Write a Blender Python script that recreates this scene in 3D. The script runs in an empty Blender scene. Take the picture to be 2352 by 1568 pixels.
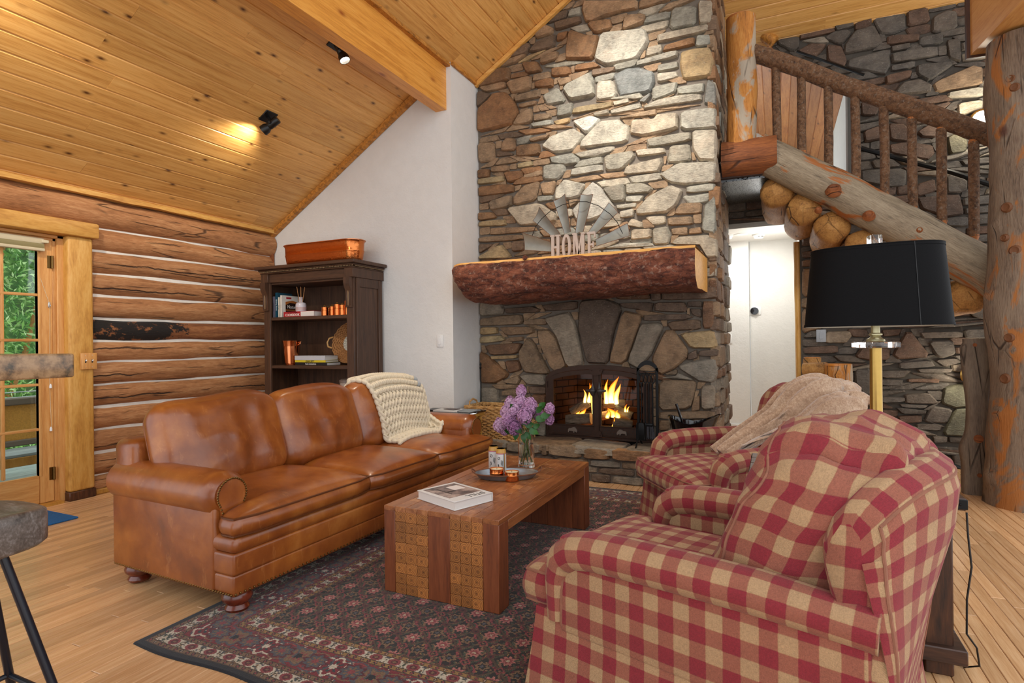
import bpy, bmesh, math, random
import numpy as np
from mathutils import Vector, Matrix, Euler
from mathutils import noise as mnoise

SC = bpy.context.scene
COL = SC.collection
R = math.radians
rnd = random.Random(7)

# ------------------------------------------------------------------ camera
FPX, YAW, PITCH, ROLL, CAMZ = 1306.85, 24.9433, 0.0559, -0.6216, 1.25
def _basis():
    a, p, r = R(YAW), R(PITCH), R(ROLL)
    F = Vector((-math.sin(a)*math.cos(p), math.cos(a)*math.cos(p), math.sin(p)))
    Rt = Vector((math.cos(a), math.sin(a), 0)); U = Rt.cross(F)
    return F, Rt*math.cos(r)+U*math.sin(r), -Rt*math.sin(r)+U*math.cos(r)
CF, CR, CU = _basis()
CAMP = Vector((0, 0, CAMZ))
cd = bpy.data.cameras.new('camera'); cam = bpy.data.objects.new('camera', cd); COL.objects.link(cam)
cd.sensor_fit = 'HORIZONTAL'; cd.sensor_width = 36.0; cd.lens = FPX/2352*36.0
cd.clip_start = 0.05; cd.clip_end = 200
cam.matrix_world = Matrix(((CR.x, CU.x, -CF.x, 0), (CR.y, CU.y, -CF.y, 0), (CR.z, CU.z, -CF.z, CAMZ), (0, 0, 0, 1)))
SC.camera = cam

# ------------------------------------------------------------------ world, exposure
SC.view_settings.view_transform = 'Standard'; SC.view_settings.look = 'None'
SC.view_settings.gamma = 1.0; SC.view_settings.use_curve_mapping = False
SC.view_settings.exposure = 0.9
W = bpy.data.worlds.new('world'); SC.world = W; W.use_nodes = True
wb = W.node_tree.nodes['Background']
wb.inputs[0].default_value = (0.93, 0.96, 1.0, 1); wb.inputs[1].default_value = 0.95

def lamp(name, kind, loc, energy, color=(1, .85, .65), target=None, size=.1, spot=60, blend=.6):
    d = bpy.data.lights.new(name, kind); o = bpy.data.objects.new(name, d); COL.objects.link(o)
    d.energy = energy; d.color = color; o.location = loc
    if kind == 'SPOT': d.spot_size = R(spot); d.spot_blend = blend; d.shadow_soft_size = size
    elif kind == 'POINT': d.shadow_soft_size = size
    elif kind == 'AREA': d.size = size
    if target is not None:
        o.rotation_euler = (Vector(target)-Vector(loc)).to_track_quat('-Z', 'Y').to_euler()
    return o

# pixel -> point (the photograph is 2352 x 1568)
def ray(u, v): return CF + CR*((u-1176)/FPX) + CU*((784-v)/FPX)
def on(u, v, ax, val):
    d = ray(u, v); t = (val-CAMP[ax])/d[ax]; return CAMP+d*t
def onX(u, v, x): return on(u, v, 0, x)
def onY(u, v, y): return on(u, v, 1, y)
def onZ(u, v, z): return on(u, v, 2, z)

# ------------------------------------------------------------------ helpers
def lin(h):
    h = h.lstrip('#'); c = [int(h[i:i+2], 16)/255 for i in (0, 2, 4)]
    return tuple((x/12.92 if x <= .04045 else ((x+.055)/1.055)**2.4) for x in c)+(1.0,)

def tag(o, label=None, cat=None, group=None, kind=None):
    if label: o['label'] = label
    if cat: o['category'] = cat
    if group: o['group'] = group
    if kind: o['kind'] = kind
    return o
def thing(name, label, cat, loc=(0, 0, 0), rz=0, group=None):
    o = bpy.data.objects.new(name, None); COL.objects.link(o)
    o.empty_display_size = .05; o.location = loc; o.rotation_euler = (0, 0, rz)
    return tag(o, label, cat, group)
def struct(name, parent=None):
    o = bpy.data.objects.new(name, None); COL.objects.link(o); o.empty_display_size = .05
    o['kind'] = 'structure'
    return o

class MB:
    def __init__(s): s.v = []; s.f = []; s.m = []; s.uv = None; s.cm = 0
    def add(s, vs, fs):
        n = len(s.v); s.v += [tuple(x) for x in vs]
        for f in fs: s.f.append(tuple(i+n for i in f)); s.m.append(s.cm)
        return s
    def box(s, c, d, M=None):
        x, y, z = d[0]/2, d[1]/2, d[2]/2
        vs = [Vector((sx*x, sy*y, sz*z)) for sx in (-1, 1) for sy in (-1, 1) for sz in (-1, 1)]
        if M is not None: vs = [M @ q for q in vs]
        vs = [q+Vector(c) for q in vs]
        return s.add(vs, [(0, 1, 3, 2), (4, 6, 7, 5), (0, 4, 5, 1), (2, 3, 7, 6), (0, 2, 6, 4), (1, 5, 7, 3)])
    def box2(s, a, b):
        return s.box([(a[i]+b[i])/2 for i in range(3)], [abs(b[i]-a[i]) for i in range(3)])
    def rbox(s, c, d, r=.01, seg=2, M=None):
        bm = bmesh.new(); bmesh.ops.create_cube(bm, size=1)
        for q in bm.verts: q.co = Vector((q.co.x*d[0], q.co.y*d[1], q.co.z*d[2]))
        r = min(r, min(d)*.49)
        bmesh.ops.bevel(bm, geom=bm.edges[:], offset=r, segments=seg, profile=.5, affect='EDGES')
        bm.verts.index_update()
        vs = [(M @ q.co if M is not None else q.co.copy())+Vector(c) for q in bm.verts]
        fs = [[q.index for q in f.verts] for f in bm.faces]; bm.free()
        return s.add(vs, fs)
    def rbox2(s, a, b, r=.01, seg=2):
        return s.rbox([(a[i]+b[i])/2 for i in range(3)], [abs(b[i]-a[i]) for i in range(3)], r, seg)
    def tube(s, pts, rad, n=10, caps=True, close=False, ell=1.0, up=None):
        pts = [Vector(p) for p in pts]; k = len(pts); vs = []; fs = []
        if not hasattr(rad, '__len__'): rad = [rad]*k
        ref = Vector(up) if up is not None else None; nrm = None
        for i, p in enumerate(pts):
            if close: t = pts[(i+1) % k]-pts[i-1]
            else: t = pts[min(i+1, k-1)]-pts[max(i-1, 0)]
            t = t.normalized() if t.length > 1e-9 else Vector((0, 0, 1))
            if nrm is None:
                a = ref if ref is not None else (Vector((0, 0, 1)) if abs(t.z) < .9 else Vector((1, 0, 0)))
                nrm = (a-t*a.dot(t)).normalized()
            else:
                nrm = nrm-t*nrm.dot(t); nrm = nrm.normalized() if nrm.length > 1e-9 else t.orthogonal().normalized()
            b = t.cross(nrm)
            for j in range(n):
                a = 2*math.pi*j/n
                vs.append(p+nrm*(math.cos(a)*rad[i]*ell)+b*(math.sin(a)*rad[i]))
        for i in range(k if close else k-1):
            i2 = (i+1) % k
            for j in range(n):
                j2 = (j+1) % n; fs.append((i*n+j, i*n+j2, i2*n+j2, i2*n+j))
        if caps and not close: fs.append(tuple(range(n-1, -1, -1))); fs.append(tuple((k-1)*n+j for j in range(n)))
        return s.add(vs, fs)
    def lathe(s, prof, c=(0, 0, 0), n=24, M=None, sx=1, sy=1):
        vs = []; fs = []; k = len(prof)
        for r, z in prof:
            for j in range(n):
                a = 2*math.pi*j/n; q = Vector((r*math.cos(a)*sx, r*math.sin(a)*sy, z))
                vs.append((M @ q if M is not None else q)+Vector(c))
        for i in range(k-1):
            for j in range(n):
                j2 = (j+1) % n; fs.append((i*n+j, i*n+j2, (i+1)*n+j2, (i+1)*n+j))
        if prof[0][0] > 1e-6: fs.append(tuple(range(n-1, -1, -1)))
        if prof[-1][0] > 1e-6: fs.append(tuple((k-1)*n+j for j in range(n)))
        return s.add(vs, fs)
    def prism(s, poly, fn, d0, d1):
        # poly: list of 2-D points, fn(a, b, d) -> 3-D point
        n = len(poly); vs = [fn(a, b, d0) for a, b in poly]+[fn(a, b, d1) for a, b in poly]
        fs = [tuple(range(n-1, -1, -1)), tuple(range(n, 2*n))]+[(i, (i+1) % n, n+(i+1) % n, n+i) for i in range(n)]
        return s.add(vs, fs)
    def ell(s, c, r, n=8, m=6, M=None):
        vs = []; fs = []
        for i in range(m+1):
            th = math.pi*i/m
            for j in range(n):
                a = 2*math.pi*j/n
                q = Vector((r[0]*math.sin(th)*math.cos(a), r[1]*math.sin(th)*math.sin(a), r[2]*math.cos(th)))
                vs.append((M @ q if M is not None else q)+Vector(c))
        for i in range(m):
            for j in range(n):
                j2 = (j+1) % n; fs.append((i*n+j, (i+1)*n+j, (i+1)*n+j2, i*n+j2))
        return s.add(vs, fs)
    def grid(s, fn, nu, nv, closeu=False):
        vs = [fn(i/(nu if closeu else nu-1), j/(nv-1)) for j in range(nv) for i in range(nu)]; fs = []
        for j in range(nv-1):
            for i in range(nu if closeu else nu-1):
                i2 = (i+1) % nu
                fs.append((j*nu+i, j*nu+i2, (j+1)*nu+i2, (j+1)*nu+i))
        return s.add(vs, fs)
    def build(s, name, mats, parent=None, smooth=True, sharp=40, uv=False, weld=False, fix=True):
        me = bpy.data.meshes.new(name); me.from_pydata(s.v, [], s.f)
        if not isinstance(mats, (list, tuple)): mats = [mats]
        for m in mats: me.materials.append(m)
        if len(mats) > 1: me.polygons.foreach_set('material_index', s.m)
        if weld or fix:
            bm = bmesh.new(); bm.from_mesh(me)
            if weld: bmesh.ops.remove_doubles(bm, verts=bm.verts[:], dist=1e-5)
            if fix: bmesh.ops.recalc_face_normals(bm, faces=bm.faces[:])
            bm.to_mesh(me); bm.free()
        if smooth:
            me.polygons.foreach_set('use_smooth', [True]*len(me.polygons))
            me.set_sharp_from_angle(angle=R(sharp))
        if uv: boxuv(me)
        me.update()
        o = bpy.data.objects.new(name, me); COL.objects.link(o)
        if parent is not None: o.parent = parent
        return o

def boxuv(me):
    ul = me.uv_layers.new(name='UVMap').data
    vs = me.vertices
    for p in me.polygons:
        n = p.normal; a = max(range(3), key=lambda i: abs(n[i]))
        for li in p.loop_indices:
            c = vs[me.loops[li].vertex_index].co
            ul[li].uv = (c.y, c.z) if a == 0 else ((c.x, c.z) if a == 1 else (c.x, c.y))

def dup(o, parent=None, name=None):
    c = o.copy(); COL.objects.link(c); c.parent = parent
    if name: c.name = name
    for ch in list(o.children): dup(ch, c)
    return c
def nz(x, y, z, s=1.0): return mnoise.noise(Vector((x*s, y*s, z*s)))
def smooth01(x): x = max(0, min(1, x)); return x*x*(3-2*x)
def lerp(a, b, t): return a+(b-a)*t
def text_mesh(name, txt, size, mat, parent, M, align='CENTER', extrude=.0004, bold=0.0):
    c = bpy.data.curves.new(name, 'FONT'); c.body = txt; c.size = size; c.align_x = align; c.align_y = 'CENTER'; c.extrude = extrude; c.offset = bold
    c.resolution_u = 3
    o = bpy.data.objects.new(name, c); COL.objects.link(o)
    me = bpy.data.meshes.new_from_object(o); bpy.data.objects.remove(o); bpy.data.curves.remove(c)
    me.transform(M); me.materials.clear(); me.materials.append(mat)
    q = bpy.data.objects.new(name, me); COL.objects.link(q); q.parent = parent
    return q

# ------------------------------------------------------------------ materials
class NT:
    def __init__(s, name):
        s.m = bpy.data.materials.new(name); s.m.use_nodes = True; s.t = s.m.node_tree
        s.b = s.t.nodes['Principled BSDF']
    def n(s, k, **kw):
        x = s.t.nodes.new(k)
        for a, b in kw.items(): setattr(x, a, b)
        return x
    def l(s, a, b): s.t.links.new(a, b)
    def inp(s, node, i, v):
        if hasattr(v, 'bl_idname') or hasattr(v, 'is_linked'): s.l(v, node.inputs[i])
        else: node.inputs[i].default_value = v
    def math(s, op, a, b=None, c=None, clamp=False):
        x = s.n('ShaderNodeMath', operation=op, use_clamp=clamp); s.inp(x, 0, a)
        if b is not None: s.inp(x, 1, b)
        if c is not None: s.inp(x, 2, c)
        return x.outputs[0]
    def coord(s, kind='Object', scale=(1, 1, 1), rot=(0, 0, 0), rand=0.0):
        tc = s.n('ShaderNodeTexCoord'); mp = s.n('ShaderNodeMapping')
        s.l(tc.outputs[kind], mp.inputs[0]); mp.inputs[3].default_value = scale; mp.inputs[2].default_value = rot
        if rand:
            oi = s.n('ShaderNodeObjectInfo'); cx = s.n('ShaderNodeCombineXYZ')
            a = s.math('MULTIPLY', oi.outputs['Random'], rand)
            s.l(a, cx.inputs[0]); s.l(s.math('MULTIPLY', oi.outputs['Random'], rand*1.7), cx.inputs[1]); s.l(s.math('MULTIPLY', oi.outputs['Random'], rand*.6), cx.inputs[2])
            s.l(cx.outputs[0], mp.inputs[1])
        return mp.outputs[0]
    def noise(s, vec, scale, detail=4, rough=.55, dist=0):
        x = s.n('ShaderNodeTexNoise'); s.l(vec, x.inputs['Vector']); x.inputs['Scale'].default_value = scale
        x.inputs['Detail'].default_value = detail; x.inputs['Roughness'].default_value = rough; x.inputs['Distortion'].default_value = dist
        return x.outputs['Fac']
    def voro(s, vec, scale, feature='F1', out='Distance'):
        x = s.n('ShaderNodeTexVoronoi', feature=feature); s.l(vec, x.inputs['Vector']); x.inputs['Scale'].default_value = scale
        return x.outputs[out]
    def ramp(s, fac, stops, interp='LINEAR'):
        x = s.n('ShaderNodeValToRGB'); s.l(fac, x.inputs[0]); e = x.color_ramp; e.interpolation = interp
        while len(e.elements) > 1: e.elements.remove(e.elements[0])
        for i, (p, c) in enumerate(stops):
            el = e.elements[0] if i == 0 else e.elements.new(p)
            el.position = p; el.color = lin(c) if isinstance(c, str) else (c if hasattr(c, '__len__') else (c, c, c, 1))
        return x.outputs[0]
    def mix(s, fac, a, b, mode='MIX'):
        x = s.n('ShaderNodeMix', data_type='RGBA', blend_type=mode)
        s.inp(x, 0, fac); s.inp(x, 6, lin(a) if isinstance(a, str) else a); s.inp(x, 7, lin(b) if isinstance(b, str) else b)
        return x.outputs[2]
    def bump(s, h, strength=.3, dist=.01, prev=None):
        x = s.n('ShaderNodeBump'); s.l(h, x.inputs['Height']); x.inputs['Strength'].default_value = strength; x.inputs['Distance'].default_value = dist
        if prev is not None: s.l(prev, x.inputs['Normal'])
        return x.outputs[0]
    def rand(s): return s.n('ShaderNodeObjectInfo').outputs['Random']
    def hsv(s, col, h=.5, sat=1.0, v=1.0):
        x = s.n('ShaderNodeHueSaturation'); s.l(col, x.inputs['Color']); s.inp(x, 0, h); s.inp(x, 1, sat); s.inp(x, 2, v); return x.outputs[0]
    def out(s, col=None, rough=.5, metal=0, normal=None, **kw):
        if col is not None: s.inp(s.b, 'Base Color', lin(col) if isinstance(col, str) else col)
        s.inp(s.b, 'Roughness', rough); s.inp(s.b, 'Metallic', metal)
        if normal is not None: s.l(normal, s.b.inputs['Normal'])
        for k, v in kw.items(): s.inp(s.b, k.replace('_', ' '), v)
        return s.m

def flat(name, c, rough=.5, metal=0, var=.12, scale=30, bump=.0, **kw):
    t = NT(name); v = t.coord('Object'); n = t.noise(v, scale, 3)
    k = t.math('MULTIPLY_ADD', n, 2*var, 1-var)
    col = t.hsv(t.mix(0, c, c), v=k)
    nm = t.bump(n, bump, .004) if bump else None
    return t.out(col, rough, metal, nm, **kw)

def wood(name, cols, grain=(1, 12, 12), scale=2.2, knots=0.0, knotc='#5a2d12', rough=.45, rand=30, bump=.15, vary=.16, coord='Object', kscale=(2.2, 7, 7), ring=.35, coat=0, ksize=.1):
    t = NT(name); v = t.coord(coord, grain, rand=rand)
    n1 = t.noise(v, scale, 6, .6, .6); n2 = t.noise(v, scale*6, 3, .6, .2)
    f = t.math('ADD', t.math('MULTIPLY', n1, 1-ring), t.math('MULTIPLY', n2, ring))
    k = len(cols)
    col = t.ramp(f, [(.3+.42*i/(k-1), c) for i, c in enumerate(cols)])
    if knots:
        kv = t.coord(coord, kscale, rand=rand*1.3); d = t.voro(kv, 1.0)
        dn = t.math('ADD', d, t.math('MULTIPLY', t.noise(v, 3, 2), .05))
        m = t.ramp(dn, [(0, 1.0), (ksize*.6, 1.0), (ksize*1.5, 0.25), (ksize*2.2, 0.0)])
        col = t.mix(t.math('MULTIPLY', m, knots), col, knotc)
    col = t.hsv(col, v=t.math('MULTIPLY_ADD', t.rand(), 2*vary, 1-vary))
    return t.out(col, rough, 0, t.bump(f, bump, .004), Coat_Weight=coat, Coat_Roughness=.25)
MT = {}
MT['pine'] = wood('pine_ceiling', ['#b57a38', '#dba55c', '#e9bb74'], grain=(22, 1, 22), scale=1.6, knots=.95, knotc='#4a200a', rough=.38, bump=.08, vary=.1, kscale=(9, 4.2, 9), ksize=.105)
MT['pine_beam'] = wood('pine_beam', ['#b8742a', '#dd9a44', '#ebb05c'], grain=(20, 1, 20), scale=1.8, knots=.85, knotc='#8a3d10', rough=.35, bump=.08, kscale=(7, 3, 7), ksize=.12)
MT['pine_red'] = wood('pine_panel', ['#9c5628', '#c07c42', '#cf8f55'], grain=(10, 1, 10), scale=2.0, knots=.9, knotc='#4a220c', rough=.45, kscale=(7, 3, 7))
MT['trim'] = wood('rough_pine_trim', ['#3a230f', '#b97a2e', '#d69a4a'], grain=(6, 2, 6), scale=5, rough=.6, bump=.6)
MT['oak'] = wood('oak_floor', ['#bd8b5c', '#d6a878', '#e4bd92'], grain=(20, 1, 20), scale=2.0, rough=.26, bump=.05, vary=.19, ring=.4, coat=.25)
MT['fir'] = wood('fir_door', ['#b9793c', '#d39a58', '#dfae70'], grain=(12, 12, 1), scale=2.5, rough=.4, bump=.05, vary=.05)
MT['fir_y'] = wood('fir_rail', ['#b9793c', '#d39a58', '#dfae70'], grain=(12, 1, 12), scale=2.5, rough=.4, bump=.05, vary=.05)
MT['peeled'] = wood('peeled_log_casing', ['#a8702c', '#cc9748', '#dcb068'], grain=(5, 5, 1), scale=3, rough=.5, bump=.25, vary=.04)
MT['peeled_y'] = wood('peeled_log_header', ['#a8702c', '#cc9748', '#dcb068'], grain=(5, 1, 5), scale=3, rough=.5, bump=.25, vary=.04)

def log_mat(name, cols, grain, split=0, crack=.8, knots=.5, rough=.75, scale=2.2, patch=None, bump=.8, vary=.1):
    t = NT(name); v = t.coord('Object', grain, rand=40)
    n1 = t.noise(v, scale, 8, .65, .5); n2 = t.noise(v, scale*7, 4, .6, .3)
    f = t.math('ADD', t.math('MULTIPLY', n1, .55), t.math('MULTIPLY', n2, .45))
    col = t.ramp(f, [(.28+.42*i/(len(cols)-1), c) for i, c in enumerate(cols)])
    if patch:
        p = t.ramp(t.noise(t.coord('Object', tuple(.5+g*.12 for g in grain), rand=20), 3.2, 5, .6, .8), [(.54, 0.0), (.6, 1.0)])
        col = t.mix(p, col, patch)
    kv = t.coord('Object', tuple(2.0+g*.18 for g in grain), rand=33); d = t.voro(kv, 1.1)
    km = t.ramp(d, [(0, 1.0), (.06, .9), (.14, 0.0)]); col = t.mix(t.math('MULTIPLY', km, knots), col, '#4a1f0c')
    cv = t.coord('Object', tuple(g*.9 for g in grain), rand=25)
    cr = t.voro(cv, 1.2, 'DISTANCE_TO_EDGE'); cm = t.ramp(cr, [(0, 1.0), (.012, .8), (.03, 0.0)])
    cm = t.math('MULTIPLY', cm, t.ramp(t.noise(t.coord('Object', (1.2, 1.2, 1.2), rand=9), 2.5, 2), [(.5, 0.0), (.6, 1.0)]))
    col = t.mix(t.math('MULTIPLY', cm, crack), col, '#1d0f07')
    if split:      # one long drying crack wandering along the log (log axis = local y)
        sp_ = t.n('ShaderNodeSeparateXYZ'); t.l(t.coord('Object'), sp_.inputs[0])
        wv = t.noise(t.coord('Object', (.01, 1, .01), rand=30), 2.4, 5, .6)
        dz_ = t.math('ABSOLUTE', t.math('SUBTRACT', sp_.outputs[2], t.math('ADD', t.math('MULTIPLY_ADD', t.rand(), .09, -.045), t.math('MULTIPLY_ADD', wv, .1, -.05))))
        on_ = t.ramp(t.noise(t.coord('Object', (.01, 1, .01), rand=55), 1.1, 3), [(.44, 0.0), (.52, 1.0)])
        sk = t.math('MULTIPLY', t.ramp(dz_, [(0, 1.0), (.0035, .9), (.007, 0.0)]), on_); col = t.mix(t.math('MULTIPLY', sk, .95), col, '#140a05'); cm = t.math('MAXIMUM', cm, sk)
    col = t.hsv(col, v=t.math('MULTIPLY_ADD', t.rand(), 2*vary, 1-vary))
    h = t.math('SUBTRACT', f, cm)
    return t.out(col, rough, 0, t.bump(h, bump, .01))
MT['log'] = log_mat('wall_log', ['#6b4526', '#a67146', '#c89a6b'], (9, 1, 9), split=1, bump=.9)
MT['log_gold'] = log_mat('newel_log', ['#5a3312', '#b5742e', '#d39a50'], (7, 7, 1), patch='#a89a86')
MT['log_beam'] = log_mat('landing_log', ['#3a1d0d', '#854a22', '#b06a34'], (1, 9, 9))
MT['log_grey'] = log_mat('stringer_log', ['#4c4036', '#8f8069', '#b3a48b'], (1, 9, 9), patch='#a2602c', knots=.9)
MT['log_post'] = log_mat('post_log', ['#3f3229', '#7d6a58', '#94836e'], (9, 9, 1), patch='#a4672f', knots=.9, bump=1.0)
MT['log_slab'] = log_mat('slab_log', ['#3a3029', '#6b5c4d', '#82725f'], (9, 9, 1), bump=.8)
MT['log_tread'] = log_mat('tread_log', ['#4a2f14', '#a5743a', '#c1934f'], (6, 1, 6), bump=.7)
def bark_mat(name, cols, scale=14, bump=1.0, lich=None, ed=.7, st=(.5, 1.3, 1.3)):
    t = NT(name); v = t.coord('Object', (1, 1, 1), rand=20); vs = t.coord('Object', st, rand=20)
    n1 = t.noise(vs, scale, 10, .72, .4); vo = t.voro(vs, scale*1.1, 'DISTANCE_TO_EDGE')
    col = t.ramp(n1, [(.3+.4*i/(len(cols)-1), c) for i, c in enumerate(cols)])
    col = t.mix(t.ramp(vo, [(0, ed), (.03, 0.0)]), col, '#150a06')
    if lich:
        col = t.mix(t.math('MULTIPLY', t.ramp(t.noise(v, scale*1.8, 6, .7), [(.55, 0.0), (.64, 1.0)]), .55), col, lich)
    h = t.math('ADD', n1, t.math('MULTIPLY', vo, .6*ed))
    return t.out(col, .85, 0, t.bump(h, bump, .02))
MT['bark'] = bark_mat('mantel_bark', ['#200d08', '#542718', '#824830', '#956249'], 15, 1.0, '#a88a78')
MT['bark_pole'] = bark_mat('rail_bark', ['#2a1b12', '#5d4029', '#7d5a3d', '#75675a'], 26, .7, '#8d8172', ed=.15, st=(1, 1, 1))
MT['sawn'] = wood('sawn_slab', ['#b4772f', '#d9a050', '#e9bd74'], grain=(1, 9, 9), scale=3, rough=.55, bump=.2, vary=.02)
MT['cut'] = flat('cut_pole_end', '#b06a32', .6, var=.25, scale=20)

def stone_mat(name, rough=.68, bump=1.0):
    t = NT(name); oi = t.n('ShaderNodeObjectInfo'); v = t.coord('Object', (1, 1, 1))
    vs = t.coord('Object', (1, 1, 3.2))
    n1 = t.noise(v, 9, 8, .65, .3); n2 = t.noise(vs, 30, 6, .7); n3 = t.noise(v, 3.3, 3)
    k = t.math('ADD', t.math('MULTIPLY', n1, .75), t.math('MULTIPLY', n2, .55))
    col = t.hsv(oi.outputs['Color'], v=t.math('MULTIPLY_ADD', k, 2.7, -.72))
    st = t.ramp(t.noise(v, 5.5, 5, .6, .6), [(.5, 0.0), (.66, .75)])
    hue = t.mix(t.ramp(n3, [(.42, 0.0), (.6, 1.0)]), '#8a5a34', '#5d5a55')
    col = t.mix(t.math('MULTIPLY', st, .28), col, t.mix(1.0, col, hue, 'OVERLAY'))
    sp = t.ramp(t.noise(v, 120, 2, .5), [(.66, 0.0), (.74, .35)]); col = t.mix(sp, col, '#d8d2c4')
    h = t.math('ADD', n1, t.math('MULTIPLY', n2, .5))
    return t.out(col, rough, 0, t.bump(h, bump, .018))
MT['stone'] = stone_mat('field_stone')
MT['mortar'] = flat('dark_mortar', '#6e6459', .95, var=.3, scale=25, bump=.8)
def plaster_mat():
    t = NT('white_plaster'); v = t.coord('Object', (1, 1, 1))
    n1 = t.noise(v, 38, 4, .6, .8); n2 = t.noise(v, 9, 3, .5, .5)
    h = t.math('ADD', n1, n2)
    col = t.ramp(n2, [(.3, '#dddcd8'), (.7, '#e1e0dc')])
    return t.out(col, .7, 0, t.bump(h, .35, .008))
MT['plaster'] = plaster_mat()
MT['chink'] = flat('chinking', '#e2ddd3', .9, var=.12, scale=20, bump=.4)

def leather():
    t = NT('cognac_leather'); v = t.coord('Object', (1, 1, 1)); n1 = t.noise(v, 2.2, 5, .6, .4); n2 = t.noise(v, 9, 4, .55, .3)
    f = t.math('ADD', t.math('MULTIPLY', n1, .7), t.math('MULTIPLY', n2, .3))
    col = t.ramp(f, [(.34, '#6a3413'), (.47, '#854418'), (.58, '#9c5720'), (.72, '#b87536')])
    sv = t.coord('Object', (9, 22, 3), rot=(.4, .7, .5)); sc = t.ramp(t.noise(sv, 1.6, 6, .7, .5), [(.60, 0.0), (.64, .5), (.68, 0.0)])
    col = t.mix(t.math('MULTIPLY', sc, .5), col, '#c98a50')
    wr = t.noise(t.coord('Object', (1, 1, 1)), 7, 3, .5, .5); fine = t.voro(v, 260, 'DISTANCE_TO_EDGE')
    nm = t.bump(wr, .14, .022); nm = t.bump(fine, .08, .002, nm)
    return t.out(col, t.math('MULTIPLY_ADD', n1, .14, .24), 0, nm, Specular_IOR_Level=.7, Coat_Weight=.12, Coat_Roughness=.2)
MT['leather'] = leather()
MT['leather_shadow'] = flat('leather_piping', '#5c2f12', .4, var=.15)  # same leather, its shadow line put into the colour of the piping
MT['brass_nail'] = flat('antique_brass', '#7d6238', .35, 1.0, .25, 60)
MT['mahog'] = wood('mahogany_foot', ['#3a140a', '#6d2a16', '#84381f'], grain=(3, 3, 3), rough=.25, bump=.02, coat=.5)

def gingham(name, s=.0475, off=(0, 0)):
    t = NT(name); tc = t.n('ShaderNodeTexCoord'); sp = t.n('ShaderNodeSeparateXYZ'); t.l(tc.outputs['UV'], sp.inputs[0])
    def stripe(o, k, ofs):
        x = t.math('MULTIPLY_ADD', o, 1/(2*s), 50.0+ofs); fr = t.math('FRACT', x)
        w = t.math('PINGPONG', fr, .5)
        return t.ramp(w, [(.235, 0.0), (.265, 1.0)])
    a = stripe(sp.outputs[0], 0, off[0]); b = stripe(sp.outputs[1], 1, off[1])
    wv = t.coord('UV', (1, .25, 1)); wh = t.coord('UV', (.25, 1, 1))
    na = t.noise(wv, 420, 3, .6); nb = t.noise(wh, 420, 3, .6); big = t.noise(t.coord('UV', (1, 1, 1)), 14, 3)
    av = t.math('MULTIPLY_ADD', na, .5, .25); 
    s2 = t.math('ADD', a, b)
    col = t.ramp(t.math('MULTIPLY', s2, .5), [(0, '#a8855f'), (.3, '#9c7450'), (.48, '#91553f'), (.55, '#8c4737'), (.85, '#7c1c27'), (1, '#821a26')])
    col = t.hsv(col, sat=.97, v=t.math('ADD', t.math('MULTIPLY', t.math('ADD', na, nb), .8), t.math('MULTIPLY_ADD', big, .3, .06)))
    tw = t.n('ShaderNodeTexWave', wave_type='BANDS', bands_direction='DIAGONAL'); t.l(tc.outputs['UV'], tw.inputs[0]); tw.inputs['Scale'].default_value = 170
    h = t.math('ADD', t.math('ADD', na, nb), t.math('MULTIPLY', tw.outputs['Fac'], .5))
    return t.out(col, .92, 0, t.bump(h, .35, .003), Sheen_Weight=.08, Sheen_Roughness=.5)
MT['gingham'] = gingham('red_tan_gingham')
MT['gingham_pipe'] = flat('gingham_piping', '#8a5a46', .9, var=.35, scale=40)
MT['fleece'] = None
def fleece():
    t = NT('tan_plush'); v = t.coord('Object', (1, 1, 1)); n1 = t.noise(v, 90, 4, .7); n2 = t.noise(v, 14, 4, .6, .8)
    f = t.math('ADD', t.math('MULTIPLY', n1, .6), t.math('MULTIPLY', n2, .4))
    col = t.ramp(f, [(.35, '#96745a'), (.52, '#ba9a7e'), (.66, '#d2b89d')])
    return t.out(col, .95, 0, t.bump(f, .8, .012), Sheen_Weight=.8, Sheen_Roughness=.4)
MT['fleece'] = fleece()
MT['knit'] = flat('cream_wool', '#d9cbb0', .95, var=.12, scale=50, bump=.5, Sheen_Weight=.3)
MT['knit_grey'] = flat('grey_wool', '#a9acac', .95, var=.12, scale=50, bump=.5, Sheen_Weight=.3)

MT['walnut'] = wood('dark_bookcase', ['#2a1a12', '#4a3121', '#5d402b'], grain=(14, 14, 1), scale=2.5, rough=.5, bump=.15, vary=.03)
MT['walnut_x'] = wood('dark_bookcase_rail', ['#2a1a12', '#4a3121', '#5d402b'], grain=(1, 14, 14), scale=2.5, rough=.5, bump=.15, vary=.03)
MT['bead'] = flat('worn_bead', '#8d7354', .5, var=.3, scale=80)
MT['copper'] = flat('copper', '#d98a5c', .16, 1.0, .12, 12, bump=.12)
MT['copper_h'] = flat('hammered_copper', '#cf7a42', .2, 1.0, .15, 45, bump=.5)
MT['tin'] = flat('galvanised_tin', '#8e908a', .5, .35, .35, 9, bump=.1)
MT['tin_dark'] = flat('tray_tin', '#8d949b', .35, .8, .35, 12, bump=.15)
MT['iron'] = flat('black_iron', '#141414', .45, .6, .2, 30, bump=.15)
MT['iron_rust'] = flat('bronze_iron', '#3d2a20', .55, .55, .35, 22, bump=.35)
MT['rust_edge'] = flat('rust_edge', '#6e4630', .85, .2, .4, 40)
MT['brass'] = flat('brushed_brass', '#b39252', .28, 1.0, .1, 40)
MT['steel'] = flat('steel', '#c4c8cc', .35, .7, .1, 20)
MT['white'] = flat('white_plastic', '#e4e4e2', .4, var=.02)
MT['grey_plastic'] = flat('grey_plastic', '#9aa0a6', .4, var=.03)
MT['black'] = flat('black_paint', '#0c0c0d', .4, var=.2)
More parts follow.
